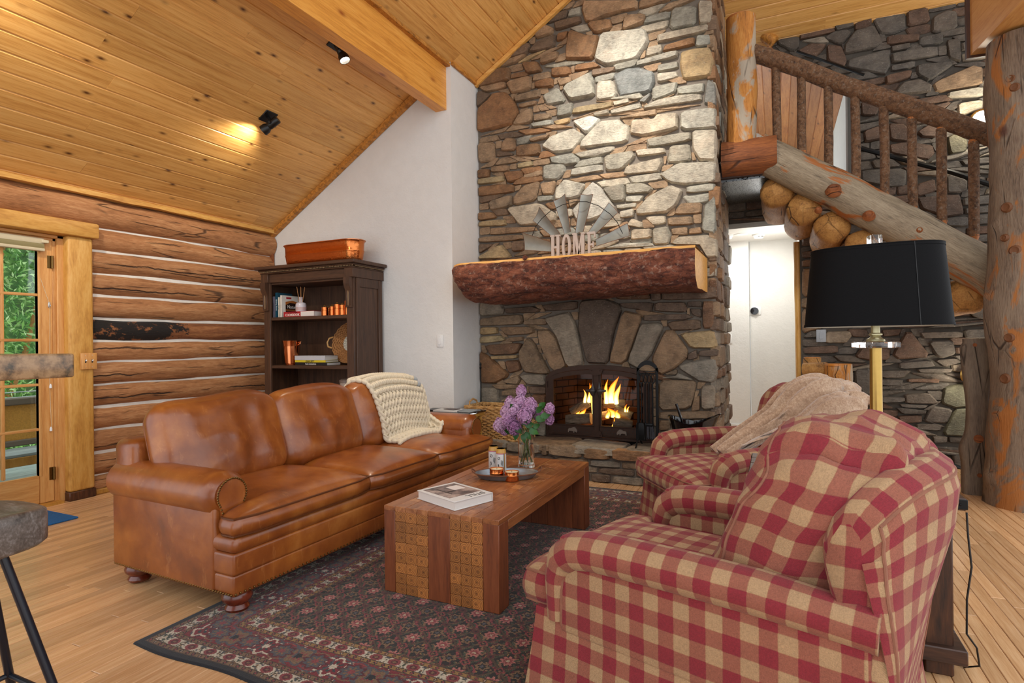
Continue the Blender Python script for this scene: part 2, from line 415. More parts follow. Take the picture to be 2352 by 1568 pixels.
MT['black_gloss'] = flat('black_gloss', '#08080a', .12, 0, .1, Coat_Weight=.6)
MT['cream_blind'] = flat('blind_cream', '#cfc2a2', .6, var=.05)
MT['olive_blind'] = flat('blind_olive', '#8c8158', .6, var=.08)
def glass(name, col=(1, 1, 1, 1), rough=.0, ior=1.45, alpha=None):
    t = NT(name); t.b.inputs['Transmission Weight'].default_value = 1.0
    return t.out(col, rough, 0, None, IOR=ior)
MT['glass'] = glass('clear_glass', (.97, 1, .99, 1))
MT['crystal'] = glass('crystal_acrylic', (1, 1, 1, 1), 0, 1.49)
MT['water'] = glass('water', (.97, 1, .97, 1), 0, 1.33)
def pane_mat(name, tint, k=.08, g_=.8):
    t = NT(name); t.t.nodes.remove(t.b)
    o = [x for x in t.t.nodes if x.type == 'OUTPUT_MATERIAL'][0]
    a = t.n('ShaderNodeBsdfTransparent'); a.inputs[0].default_value = tint; g = t.n('ShaderNodeBsdfGlossy'); g.inputs['Roughness'].default_value = .02
    fr = t.n('ShaderNodeFresnel'); fr.inputs[0].default_value = 1.5
    m = t.n('ShaderNodeMixShader'); t.l(t.math('MULTIPLY_ADD', fr.outputs[0], g_, k-.05, clamp=True), m.inputs[0]); t.l(a.outputs[0], m.inputs[1]); t.l(g.outputs[0], m.inputs[2]); t.l(m.outputs[0], o.inputs[0])
    return t.m
MT['pane'] = pane_mat('window_pane', (.97, 1, .98, 1)); MT['fire_pane'] = pane_mat('fireplace_pane', (.82, .8, .77, 1), .05, .3)
def emis(name, c, s):
    t = NT(name); return t.out((.02, .02, .02, 1), .5, 0, None, Emission_Color=lin(c), Emission_Strength=s)
MT['bulb'] = emis('lit_bulb', '#fff2dc', 14); MT['bulb_white'] = emis('lit_downlight', '#fffaf0', 9)
def flame():
    t = NT('flame'); tc = t.n('ShaderNodeTexCoord'); sp = t.n('ShaderNodeSeparateXYZ'); t.l(tc.outputs['Generated'], sp.inputs[0])
    lw = t.n('ShaderNodeLayerWeight'); lw.inputs[0].default_value = .45
    k = t.math('ADD', t.math('MULTIPLY', sp.outputs[2], .75), t.math('MULTIPLY', lw.outputs['Facing'], .55))
    c = t.ramp(k, [(0, '#fff0b0'), (.35, '#ffcf60'), (.62, '#ff9020'), (.95, '#d84a08')])
    st = t.ramp(k, [(0, 1.0), (.5, .55), (1, .22)])
    t.l(c, t.b.inputs['Emission Color']); t.l(t.math('MULTIPLY', st, 4.5), t.b.inputs['Emission Strength'])
    return t.out((.02, .01, 0, 1), 1.0)
MT['flame'] = flame(); MT['ember'] = emis('ember', '#ff7a20', 3.0)
MT['firebrick'] = flat('fire_brick', '#341a10', .9, var=.35, scale=18, bump=.5)
MT['soot'] = flat('soot', '#15100d', .95, var=.4, scale=10)
MT['firelog'] = log_mat('ceramic_log', ['#37322e', '#7d766e', '#b5ada3'], (1.5, 6, 6), bump=.8)
def wicker():
    t = NT('willow'); v = t.coord('Object', (4, 4, 4), rand=9); n = t.noise(v, 8, 4)
    return t.out(t.ramp(n, [(.3, '#8a5e30'), (.5, '#b98c52'), (.7, '#d3ab72')]), .55, 0, t.bump(n, .3, .004))
MT['wicker'] = wicker()
MT['seagrass'] = flat('seagrass', '#a2703f', .8, var=.4, scale=60, bump=.5)
def endgrain():
    t = NT('end_grain_block'); v = t.coord('Object', (1, 1, 1)); oi = t.n('ShaderNodeObjectInfo')
    mp = t.n('ShaderNodeVectorMath', operation='LENGTH'); sp = t.n('ShaderNodeSeparateXYZ'); t.l(v, sp.inputs[0])
    cx = t.n('ShaderNodeCombineXYZ'); wob = t.noise(t.coord('Object', (1, 1, 1), rand=20), 30, 2)
    t.l(t.math('ADD', sp.outputs[0], t.math('MULTIPLY_ADD', oi.outputs['Random'], .02, -.01)), cx.inputs[0]); t.l(t.math('ADD', sp.outputs[2], t.math('MULTIPLY_ADD', wob, .014, -.007)), cx.inputs[2]); t.l(sp.outputs[1], cx.inputs[1])
    cx.inputs[1].default_value = 0; t.t.links.remove(cx.inputs[1].links[0])
    t.l(cx.outputs[0], mp.inputs[0])
    r = t.math('FRACT', t.math('MULTIPLY', mp.outputs['Value'], 125.0)); rr = t.math('PINGPONG', r, .5)
    col = t.ramp(rr, [(0, '#5d3216'), (.15, '#93592a'), (.5, '#b0743a')])
    core = t.ramp(mp.outputs['Value'], [(0, 1.0), (.003, .6), (.006, 0.0)]); col = t.mix(core, col, '#3a1c0c')
    col = t.hsv(col, v=t.math('MULTIPLY_ADD', oi.outputs['Random'], .5, .72))
    return t.out(col, .45, 0, t.bump(rr, .15, .002))
MT['endgrain'] = endgrain()
MT['table'] = wood('reclaimed_table', ['#5e3016', '#8f532a', '#a96d3e'], grain=(10, 1, 10), scale=2.5, rough=.35, bump=.12, vary=.12, coat=.2)
MT['table_z'] = wood('reclaimed_post', ['#4f2615', '#763d20', '#884c2b'], grain=(10, 10, 1), scale=2.5, rough=.42, bump=.12, vary=.08)
MT['table_top'] = wood('reclaimed_top', ['#613219', '#955a31', '#bb8350'], grain=(4, 3, 4), scale=4, rough=.33, bump=.12, vary=.18, coat=.2)
MT['rustic'] = wood('rustic_dark_table', ['#1c0f08', '#4a2a16', '#6a4022'], grain=(9, 9, 1), scale=2.5, rough=.5, bump=.3, vary=.06)
MT['rustic_x'] = wood('rustic_dark_board', ['#1c0f08', '#42281a', '#5c3b24'], grain=(1, 9, 9), scale=2.5, rough=.5, bump=.3, vary=.1)
def granite():
    t = NT('granite'); v = t.coord('Object', (1, 1, 1)); n = t.noise(v, 28, 6, .7); n2 = t.noise(v, 90, 3)
    col = t.ramp(n, [(.36, '#171310'), (.45, '#6b4f36'), (.6, '#9a7a58')]); col = t.mix(t.math('MULTIPLY', n2, .3), col, '#c4a884')
    return t.out(col, .2)
MT['granite'] = granite()
MT['stool_wood'] = wood('weathered_seat', ['#3c3632', '#6d655f', '#a5a1a0'], grain=(2, 8, 6), scale=3.5, rough=.4, bump=.25)
MT['blue_mat'] = flat('blue_mat', '#24629c', .95, var=.4, scale=90, bump=.9)
MT['shade'] = flat('black_shade_fabric', '#070709', .7, var=.25, scale=200, bump=.1, Specular_IOR_Level=.15)
MT['lining'] = flat('shade_lining', '#c9c4b4', .7, var=.05)
MT['paper'] = flat('paper', '#d9d3cc', .8, var=.06, scale=300)
def pc(name, c, rough=.4): 
    if name not in MT: MT[name] = flat(name, c, rough, var=.05, scale=15)
    return MT[name]
def leafmat(name, a, b, c, tr=.0):
    t = NT(name); v = t.coord('Object', (1, 1, 1)); n = t.noise(v, 5, 4, .6)
    return t.out(t.ramp(n, [(.35, a), (.5, b), (.65, c)]), .5, 0, None, Subsurface_Weight=tr)
MT['leaf'] = leafmat('lilac_leaf', '#1a3f14', '#285a1c', '#3a7028')
MT['lilac'] = leafmat('lilac_bloom', '#96648e', '#bd8fb4', '#d9b9d2')
MT['stem'] = flat('green_stem', '#5d6b32', .6, var=.2)
def island_leaf():
    t = NT('outdoor_leaf'); g = t.n('ShaderNodeNewGeometry')
    return t.out(t.ramp(g.outputs['Random Per Island'], [(0, '#2f6a22'), (.4, '#5f9c40'), (.75, '#93c768'), (1, '#d0ecae')]), .5)
MT['willow_leaf'] = island_leaf()
MT['deck'] = wood('grey_deck', ['#6d7a78', '#93a09c', '#a9b5b0'], grain=(10, 1, 10), scale=3, rough=.7)
MT['bench'] = wood('cedar_bench', ['#8a5a20', '#b98434', '#cc9c4c'], grain=(4, 4, 1), scale=3, rough=.6)
MT['weave'] = flat('woven_back', '#c8913c', .7, var=.4, scale=70, bump=.6)
# outlines of the larger stones as seen in the photograph (crop px = 4 x photo px), first letter = its colour key
STA = """t 1035 0 1540 0 1535 70 1400 100 1270 140 1110 195 1050 195 1020 80;r 905 265 1075 315 1180 320 1130 540 880 550 875 450;c 1195 310 1390 280 1610 265 1640 390 1525 545 1240 600 1135 545
y 1935 470 2060 435 2200 430 2240 560 2205 700 1950 735 1925 600;g 1850 65 2075 40 2080 215 1820 270;c 2090 0 2225 0 2210 215 2095 225;c 1710 315 2190 220 2180 285 1720 390
k 1310 680 1440 625 1560 615 1685 660 1690 750 1650 840 1380 885 1340 800;c 1160 745 1305 725 1350 850 1330 895 1155 925;g 840 800 1100 655 1130 720 1140 880 905 920
r 220 850 325 845 400 920 440 1020 375 1150 50 1215 60 1010 150 920;g 655 870 800 790 880 925 705 970;t 320 750 565 680 555 820 380 865;r 460 565 610 550 660 645 515 675;r 80 700 265 615 370 620 350 740 75 805
d 50 850 110 830 205 870 40 1020;g 800 965 945 935 920 1050 790 1075;y 940 990 1310 925 1305 975 930 1045;c 1585 990 1700 925 1990 865 2125 860 2130 915 1600 1005;g 1670 790 1905 740 1880 850 1665 925
k 2175 720 2270 780 2280 930 2240 960 2140 940;c 1925 1020 2270 970 2255 1170 1930 1195;c 1475 1100 1690 1085 1730 1045 1905 1040 1905 1180 1580 1250 1460 1220;w 925 1110 1100 1055 1200 1095 1065 1230
c 1010 1310 1190 1110 1370 1095 1400 1130 1460 1150 1445 1300 1005 1360;c 650 1345 730 1250 940 1170 1050 1240 945 1380 760 1405;g 1610 1270 2030 1205 2030 1290 1630 1355;c 2040 1195 2260 1185 2255 1475 2105 1475 2040 1380
g 1830 1330 2020 1315 2030 1470 1900 1495 1800 1490;r 415 1330 625 1305 645 1420 415 1440;t 50 1310 220 1300 225 1480 45 1490;t 290 1300 330 1260 405 1265 410 1375 275 1390;t 385 1155 440 1040 565 980 570 1120
t 1370 1075 1710 1000 1705 1055 1380 1090;d 525 485 600 375 785 300 770 430;t 580 320 690 215 760 250 750 300 610 350;d 770 205 1010 140 1015 200 780 275;r 1065 205 1290 165 1305 260 1140 305;t 1410 135 1600 115 1610 200 1390 280
r 745 620 915 605 925 680 740 700;r 590 745 760 710 750 800 590 800;t 785 720 930 690 935 750 820 790;t 640 510 805 465 805 535 640 590;d 355 530 440 430 545 390 550 420 520 490;r 960 595 1130 560 1200 610 960 650
c 1620 430 1755 395 1765 450 1730 490 1610 515;r 1780 415 2060 340 2055 410 1770 470;g 2075 320 2205 310 2210 410 2070 425;c 1520 560 1910 460 1900 520 1520 605;g 1720 590 1905 555 1905 620 1715 655;c 1710 670 1895 650 1915 700 1720 755
d 1120 640 1340 605 1320 655 1120 700;g 1895 800 2150 750 2140 850 1900 870;t 395 885 640 815 640 890 410 940;t 440 955 615 920 590 960 445 985;r 795 300 900 275 870 350 790 370;c 1130 1040 1270 1000 1270 1040 1145 1060;t 580 1050 740 1035 740 1080 585 1115;g 555 1140 750 1095 755 1140 580 1170
c 1280 1010 1560 945 1570 990 1290 1045;c 1310 930 1450 900 1455 940 1320 970;c 1510 1380 1785 1355 1790 1400 1540 1435;y 760 1110 915 1070 900 1120 790 1150;t 540 1270 730 1230 700 1270 545 1300;k 1550 930 1640 860 1660 860 1600 940"""
STB = """g 1220 230 1480 175 1515 230 1390 360 1240 370;c 1400 400 1430 320 1760 240 1770 290 1730 380;c 1735 400 1900 295 2255 285 2255 465 1970 500 1850 480 1790 450;c 930 350 1210 300 1220 365 920 420;g 665 310 870 290 870 380 795 455 665 445
c 940 210 1320 135 1320 180 1150 240 1010 245;g 720 240 930 200 1000 250 990 300 880 320 740 290;r 300 375 480 360 480 440 340 480;r 50 520 230 490 400 490 395 565 60 605;t 390 610 480 500 640 450 600 640 395 685;t 640 480 790 455 760 580 660 590
c 780 530 860 440 1060 490 1000 600 910 630 770 630;c 330 710 640 660 800 770 780 830 580 870 450 870;w 1120 470 1190 510 1330 700 1200 790 1090 830 975 830 930 740 1010 640 1030 560;g 1205 520 1420 480 1420 645 1300 660;g 1425 485 1590 475 1680 530 1640 570 1430 585
c 1520 740 1640 600 1840 495 1950 540 1900 680 1800 755 1530 775;c 1430 600 1600 590 1560 650 1425 650;t 1900 700 1940 660 2130 655 2125 760 1870 770;g 2150 690 2255 580 2255 950 2130 930 2130 800;c 1840 1040 1900 975 2170 950 2260 990 2280 1150 2180 1170 2100 1040
g 1670 900 1810 875 1845 960 1820 1050 1680 1050;c 1595 790 1790 770 1795 850 1680 870;t 1810 800 2040 780 2050 860 1815 870;t 2010 900 2120 880 2130 940 2010 950;t 1845 890 2000 880 2000 955 1850 955;t 160 650 380 580 380 690 180 735;r 50 750 200 745 240 800 50 830
y 50 840 320 810 325 870 60 880;t 180 890 600 880 610 920 175 960;t 60 980 490 955 490 1000 60 1030;y 80 1150 280 1035 375 1155 370 1170 60 1180;d 50 1040 220 1040 60 1140;d 380 1015 500 1005 500 1100 380 1110;c 1480 905 1665 895 1665 985 1470 1005
c 1215 1085 1380 1025 1670 1030 1690 1060;c 1430 870 1480 800 1590 840 1580 890;g 1985 510 2245 475 2245 550 1985 570;r 35 360 175 350 165 430 35 440;y 40 450 300 410 315 465 40 500;t 490 395 655 355 655 410 480 435;c 1100 870 1230 810 1400 830 1380 870 1180 900
t 190 330 360 310 350 370 190 380;y 430 300 565 270 565 320 430 340;g 610 600 760 590 750 640 620 650;t 900 640 990 620 980 660 920 700;c 1340 680 1530 660 1520 700 1350 715;c 1370 740 1500 715 1500 790 1380 800"""
STC = """D 1000 160 1220 130 1360 190 1385 250 1320 440 1260 745 1070 735 985 420;G 680 320 850 270 905 265 965 370 1050 760 905 780 780 470;T 610 430 715 425 790 500 890 760 800 830 730 770 630 560;T 530 500 580 540 660 690 735 830 660 840 500 825 440 690 445 620
T 1405 250 1585 290 1440 700 1390 745 1280 730 1290 650;G 1570 365 1720 360 1775 390 1650 680 1540 790 1450 740 1470 640;T 1790 430 1860 430 2000 610 1990 690 1870 790 1740 845 1660 700;r 25 620 80 615 200 700 350 830 330 870 230 920 30 920;y 1920 460 2240 430 2270 600 2020 600
G 1900 770 2050 710 2260 690 2280 840 2240 920 2080 900;T 1730 890 2040 890 2080 920 2020 1160 1730 1170;G 2120 940 2250 930 2250 1150 2150 1170 2115 1140;R 2130 170 2240 160 2240 410 2130 420;d 1800 370 1860 345 2110 330 2120 425 1850 440;D 1590 290 1990 280 2050 310 1960 340 1590 345
D 1690 180 1960 165 2000 230 1970 270 1690 260;D 1360 180 1680 170 1660 270 1570 250 1390 220;D 1760 80 2250 20 2260 140 1760 160;R 1340 70 1640 50 1650 150 1340 150;G 30 175 270 165 310 240 290 290 20 305;D 240 150 540 140 545 180 290 210;D 300 230 560 210 650 240 610 270 330 280
T 30 340 300 290 470 290 485 350 460 380 40 395;D 650 200 980 160 980 240 700 260;T 260 400 580 395 590 460 320 485;y 20 410 245 400 245 465 20 480;y 15 500 280 475 335 530 20 560;R 120 570 480 545 430 650 180 665;R 310 715 440 705 465 800 350 830;G 440 840 680 835 715 940 520 935
T 190 930 470 930 510 960 240 975;G 35 950 260 960 260 1115 35 1115;D 530 950 700 950 695 1020 540 1015;R 560 1025 695 1025 690 1150 560 1120;G 590 1290 700 1270 690 1410 600 1400;T 1730 1185 2250 1175 2250 1240 1730 1250;T 1735 1265 1830 1265 1830 1350 1735 1350
D 830 110 1165 75 1165 130 840 155;D 570 120 820 90 830 150 580 175;D 1190 80 1340 60 1320 110 1190 120;T 490 340 700 320 710 380 490 385;D 2000 650 2080 610 2090 690 2000 710;D 2100 620 2300 605 2290 670 2100 670;T 2050 1050 2110 1040 2110 1170 2025 1180;T 1790 830 1900 790 1900 840 1810 845
D 1660 90 1750 85 1750 155 1660 160;D 1990 170 2125 165 2125 220 2000 215;D 2020 230 2125 240 2120 320 2040 290;y 180 670 430 660 430 690 200 700;T 350 500 480 490 480 530 360 540;T 290 900 370 870 440 850 460 890 430 930 310 915;G 1910 820 2060 890 1900 880 1740 870 1880 850;T 590 1160 690 1160 690 1260 590 1270;T 290 985 500 975 520 1020 290 1035"""
STD = """K 1420 170 1720 100 1725 260 1600 305 1490 300;K 1160 410 1250 280 1430 230 1510 380 1440 440 1160 490;B 1000 400 1140 420 1180 560 1150 610 1000 560;B 720 470 850 390 990 400 970 440 880 530;K 970 340 1060 280 1180 260 1230 290 1130 410;B 1730 80 1920 40 1950 190 1740 240;K 1970 150 2100 90 2190 100 2200 250 1970 300
K 1190 540 1580 440 1580 600 1530 680 1320 640 1190 610;K 1590 490 2010 420 2020 510 1600 580;K 1850 340 2060 300 2070 390 1840 420;K 2100 360 2220 350 2240 560 2120 530;K 1820 590 2140 560 2150 600 1940 740 1830 690;t 1970 760 2330 600 2430 620 2430 780 2000 850;K 1630 840 1700 750 1850 720 1960 780 1950 840 1650 870
c 2120 850 2430 800 2430 880 2110 890;B 1560 320 1850 310 1840 370 1550 410;K 1590 420 1760 390 1760 440 1600 470;K 540 370 740 330 740 420 690 470 560 410;K 1070 230 1240 200 1240 240 1090 280;B 1255 210 1410 165 1400 220 1370 260 1260 270;B 1540 690 1780 640 1760 710 1550 780;K 1590 600 1810 560 1800 620 1590 650;c 2200 950 2430 910 2430 1000 2210 1060
B 1330 1210 1480 1150 1560 1260 1350 1310;B 1560 1130 1720 1140 1800 1300 1580 1290;B 1830 1210 1940 1140 2050 1180 1990 1260 1880 1260;O 2100 1270 2170 1230 2290 1290 2270 1400 2130 1420;B 1310 930 1480 940 1460 1050 1320 1060;B 1570 1330 1740 1290 1980 1330 1990 1400 1930 1460 1580 1400"""  # the O stone's olive holds the yellow-green light falling on it
STE = """K 870 40 1290 20 1280 180 1130 200 880 140;B 1390 290 1560 280 1660 265 1780 265 1820 440 1650 470 1430 400;K 1660 80 1850 130 1840 220 1760 250 1660 250;B 1390 170 1550 120 1560 240 1390 280;K 1650 480 1850 470 1850 560 1650 550;R 330 870 560 860 560 905 335 930;r 330 950 470 940 560 1030 540 1190 330 1200;T 330 1215 540 1210 530 1300 330 1310;T 330 1320 525 1320 515 1500 330 1540
T 480 740 700 720 740 790 600 840 520 830;B 330 790 490 770 510 840 340 850;B 330 660 590 650 590 720 330 740;B 1620 1180 1800 1080 2010 1180 2010 1215 1720 1265;K 1850 1310 2030 1280 2030 1415 1920 1395"""
STF = """B 1290 140 1500 400 1200 420 1145 380;K 1470 250 1700 250 1730 370 1600 410 1540 380;B 800 400 860 310 1130 320 1110 420 950 430;B 330 310 640 290 640 360 340 370;G 520 170 760 160 770 200 720 270 520 270;K 1540 430 1730 410 1780 450 1620 490;K 1210 450 1500 430 1540 490 1210 510;K 1260 740 1480 730 1580 830 1270 830
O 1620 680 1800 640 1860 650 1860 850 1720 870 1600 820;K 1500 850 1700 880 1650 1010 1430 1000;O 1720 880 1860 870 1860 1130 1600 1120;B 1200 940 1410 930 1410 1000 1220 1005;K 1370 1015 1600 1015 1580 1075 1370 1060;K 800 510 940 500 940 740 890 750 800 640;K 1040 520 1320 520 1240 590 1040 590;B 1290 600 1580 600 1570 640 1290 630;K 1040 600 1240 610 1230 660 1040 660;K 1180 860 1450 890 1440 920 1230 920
K 1520 1130 1640 1130 1640 1180 1520 1180;K 1200 1100 1440 1120 1460 1165 1200 1150;K 1660 1130 1840 1140 1840 1190 1680 1185;K 1400 170 1790 165 1790 220 1430 230;K 1800 150 2030 140 2030 220 1830 230;K 1700 1290 1850 1290 1840 1440 1710 1430;K 1370 510 1700 505 1670 540 1400 540;B 1050 150 1230 140 1200 200 1070 210;K 1040 760 1250 770 1250 810 1040 815;K 1210 830 1470 840 1450 870 1240 860"""
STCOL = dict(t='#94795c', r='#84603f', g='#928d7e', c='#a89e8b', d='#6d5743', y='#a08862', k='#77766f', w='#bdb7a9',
             T='#836a50', D='#655242', G='#877b6a', R='#6b4c34', K='#5c544b', B='#604a3b', O='#625e4a')  # T D G R: browner t d g r, also darkened for weaker light low down
def parse_stones(txt, ox, oy):
    out = []
    for e in txt.replace('\n', ';').split(';'):
        p = e.split()
        if len(p) < 7: continue
        q = list(map(float, p[1:])); out.append((p[0], [(ox+q[i]/4, oy+q[i+1]/4) for i in range(0, len(q), 2)]))
    return out
def inside(pt, poly):
    x, y = pt; c = False; n = len(poly); j = n-1
    for i in range(n):
        xi, yi = poly[i]; xj, yj = poly[j]
        if (yi > y) != (yj > y) and x < (xj-xi)*(y-yi)/(yj-yi)+xi: c = not c
        j = i
    return c
def poly_area(p): return sum(p[i-1][0]*p[i][1]-p[i][0]*p[i-1][1] for i in range(len(p)))/2
def clip_half(poly, a, b, c):       # keep a*x+b*y <= c
    out = []
    for i in range(len(poly)):
        p, q = poly[i-1], poly[i]; dp = a*p[0]+b*p[1]-c; dq = a*q[0]+b*q[1]-c
        if (dp <= 0) != (dq <= 0):
            t = dp/(dp-dq); out.append((p[0]+(q[0]-p[0])*t, p[1]+(q[1]-p[1])*t))
        if dq <= 0: out.append(q)
    return out
def chaikin(poly, k=.16):
    out = []
    for i in range(len(poly)):
        a, b, c = poly[i-1], poly[i], poly[(i+1) % len(poly)]
        out.append((b[0]+(a[0]-b[0])*k, b[1]+(a[1]-b[1])*k)); out.append((b[0]+(c[0]-b[0])*k, b[1]+(c[1]-b[1])*k))
    return out
def inset(poly, d):
    cx = sum(p[0] for p in poly)/len(poly); cy = sum(p[1] for p in poly)/len(poly); out = []
    for x, y in poly:
        dx, dy = cx-x, cy-y; L = math.hypot(dx, dy) or 1; k = min(d, L*.45)
        out.append((x+dx/L*k, y+dy/L*k))
    return out
def make_stone(poly, fn, parent, colr, proud, rs, name='stone', back=-.03, gap=.005):
    if len(poly) < 3: return None
    if poly_area(poly) < 0: poly = poly[::-1]
    if abs(poly_area(poly)) < 4e-4: return None
    p0 = chaikin(inset(poly, gap), .1 if len(poly) > 5 else .13)
    p0 = [(x+rs.uniform(-.003, .003), y+rs.uniform(-.003, .003)) for x, y in p0]
    size = math.sqrt(abs(poly_area(poly))); bev = min(.022, size*.13)
    p1 = inset(p0, bev*.25); p2 = inset(p0, bev); n = len(p0)
    cx = sum(p[0] for p in p0)/n; cy = sum(p[1] for p in p0)/n
    tx, ty = rs.uniform(-.06, .06), rs.uniform(-.06, .06)
    def dep(x, y): return proud+(x-cx)*tx+(y-cy)*ty
    vs = [fn(x, y, back) for x, y in p0]
    vs += [fn(x, y, dep(x, y)*.62-.004) for x, y in p1]
    vs += [fn(x, y, dep(x, y)+rs.uniform(-.005, .003)) for x, y in p2]
    p3 = [(cx+(x-cx)*.5, cy+(y-cy)*.5) for x, y in p2]
    fs = []
    for k in range(2):
        for i in range(n): j = (i+1) % n; fs.append((k*n+i, k*n+j, (k+1)*n+j, (k+1)*n+i))
    vs.append(fn(cx, cy, proud+rs.uniform(.0, .008))); c = len(vs)-1
    for i in range(n): fs.append((2*n+i, 2*n+(i+1) % n, c))
    mb = MB().add(vs, fs); o = mb.build(name, MT['stone'], parent, smooth=True, sharp=32)
    h = lin(colr); k = rs.uniform(.82, 1.16); w = rs.uniform(-.06, .06)
    o.color = (min(1, h[0]*k*(1+w)), min(1, h[1]*k), min(1, h[2]*k*(1-w)), 1)
    return o
def courses(region, blockers, rs, zr, hr=(.05, .09), wr=(.1, .3), xr=None, tilt=.0):
    """fill what is left of a wall between the big stones with thin ledge stones"""
    out = []; z = zr[0]
    def free(x, zz):
        if not inside((x, zz), region): return False
        for b in blockers:
            bb = b[1]
            if bb[0] <= x <= bb[2] and bb[1] <= zz <= bb[3] and inside((x, zz), b[0]): return False
        return True
    st = .008
    xs = [xr[0]+st*i for i in range(int((xr[1]-xr[0])/st)+1)]
    def spans(zz):
        r = []; a = None
        for x in xs:
            if free(x, zz):
                if a is None: a = x
            elif a is not None: r.append((a, x-st)); a = None
        if a is not None: r.append((a, xs[-1]))
        return r
    while z < zr[1]:
        h = rs.uniform(*hr); z1 = min(z+h, zr[1]); zm = (z+z1)/2
        lo = spans(z+h*.22); hi = spans(z1-h*.22)
        for a, b in spans(zm):
            if b-a < .025: continue
            def near(sp):
                best = None
                for p, q in sp:
                    o = min(q, b)-max(p, a)
                    if o > 0 and (best is None or o > best[0]): best = (o, p, q)
                return (best[1], best[2]) if best else None
            L = near(lo); H = near(hi)
            def cl(s, d): return d if s is None else (max(s[0], a-.05), min(s[1], b+.05))
            l0, l1 = cl(L, (a+.01, b-.01)); h0, h1 = cl(H, (a+.01, b-.01))
            cuts = [0.0]; x = a
            while True:
                w = rs.uniform(*wr)
                if b-x < w*1.45: break
                x += w; cuts.append((x-a)/(b-a))
            cuts.append(1.0)
            for i in range(len(cuts)-1):
                s0, s1 = cuts[i], cuts[i+1]; j = rs.uniform(-.012, .012)
                out.append([(lerp(l0, l1, s0), z+rs.uniform(0, .006)), (lerp(l0, l1, s1), z+rs.uniform(0, .006)), (lerp(h0, h1, s1)+(j if s1 < 1 else 0), z1), (lerp(h0, h1, s0), z1-rs.uniform(0, .006))])
        z = z1
    return out
def bbox(p): return (min(q[0] for q in p), min(q[1] for q in p), max(q[0] for q in p), max(q[1] for q in p))
XL, YW, ZE, SL, XC, YC, XR, YR = -5.306, 4.7955, 2.4922, .6152, -2.863, 5.3224, -.474, 6.8
def ceilz(x): return ZE+SL*(x-XL)
TH = math.atan(SL)

def log_mb(mb, p0, p1, r0, r1=None, n=18, seg=16, rough=.035, seed=0, bend=0.0, caps=True, knots=(), flare=0, dome=0.0):
    p0, p1 = Vector(p0), Vector(p1); r1 = r0 if r1 is None else r1; ax = (p1-p0).normalized(); L = (p1-p0).length
    a = Vector((0, 0, 1)) if abs(ax.z) < .9 else Vector((1, 0, 0)); e1 = (a-ax*a.dot(ax)).normalized(); e2 = ax.cross(e1)
    vs = []; fs = []
    for i in range(seg+1):
        t = i/seg; c = p0+ax*(L*t)+(e1*nz(seed*3.1, t*2.2*L, 1.7)+e2*nz(seed*1.7, t*2.2*L, 9.2))*bend
        r = lerp(r0, r1, t)*(1+flare*max(0, 1-t*8)**2)
        if dome and t < dome: r *= .3+.7*math.sqrt(max(0, 1-(1-t/dome)**2))
        for j in range(n):
            th = 2*math.pi*j/n; ca, sa = math.cos(th), math.sin(th)
            k = 1+rough*(1.3*nz(ca*1.3+seed*5, sa*1.3, t*L*2.5)+.7*nz(ca*3+seed, sa*3+4, t*L*7))
            for kt, kth, kr, kh in knots:
                dd = ((t-kt)*L/kr)**2+(((th-kth+math.pi) % (2*math.pi)-math.pi)*r/kr)**2
                k += kh/r*math.exp(-dd*1.5)
            vs.append(c+(e1*ca+e2*sa)*(r*k))
    for i in range(seg):
        for j in range(n):
            j2 = (j+1) % n; fs.append((i*n+j, i*n+j2, (i+1)*n+j2, (i+1)*n+j))
    mb.add(vs, fs)
    if caps: mb.add([vs[j] for j in range(n)], [tuple(range(n-1, -1, -1))]); mb.add([vs[seg*n+j] for j in range(n)], [tuple(range(n))])
    return mb

# ---- floor of narrow oak strips
fl = struct('floor')
MB().box2((-6.2, -1.2, -.06), (5.2, 9.6, -.021)).build('subfloor', MT['walnut'], fl, smooth=False)
rf = random.Random(3); BW = .0585
stuff = MB(); nplank = 0
def plank_mb(mb, x0, y0, x1, y1, z=0.0):
    g = .001; e = .0022
    a, b, c, d = x0+g, x1-g, y0+g, y1-g
    v = [(a, c, -.02), (b, c, -.02), (b, d, -.02), (a, d, -.02), (a, c, z-e), (b, c, z-e), (b, d, z-e), (a, d, z-e), (a+e, c+e, z), (b-e, c+e, z), (b-e, d-e, z), (a+e, d-e, z)]
    f = [(0, 1, 5, 4), (1, 2, 6, 5), (2, 3, 7, 6), (3, 0, 4, 7), (4, 5, 9, 8), (5, 6, 10, 9), (6, 7, 11, 10), (7, 4, 8, 11), (8, 9, 10, 11)]
    mb.add(v, f)
i = 0; x = -5.28
while x < 3.6:
    y = -.8+rf.uniform(-1, 0)
    while y < 8.9:
        L = rf.uniform(.6, 1.9); y2 = min(y+L, 8.95)
        xm, ym = x+BW/2, (y+y2)/2
        q = Vector((xm, min(max(ym, .5), 9), 0))-CAMP; dep = q.dot(CF)
        vis = (x < -2.4 and y2 > .7 and y < 3.0 and (y2 > 1.2 or x < -2.0)) or (x > .45 and x < 2.0 and y2 > 1.9 and y < 5.4)
        if vis and nplank < 298:
            mb = MB(); plank_mb(mb, -BW/2, y-ym, BW/2, y2-ym, rf.uniform(-.0004, .0004))
            o = mb.build('floorboard', MT['oak'], fl, smooth=False); o.location = (xm, ym, 0); nplank += 1
        elif not (x < -2.9 and y > 8): plank_mb(stuff, x, y, x+BW, y2)
        y = y2
    x += BW
o = stuff.build('floorboards_beyond', MT['oak'], fl, smooth=False); tag(o, kind='stuff')

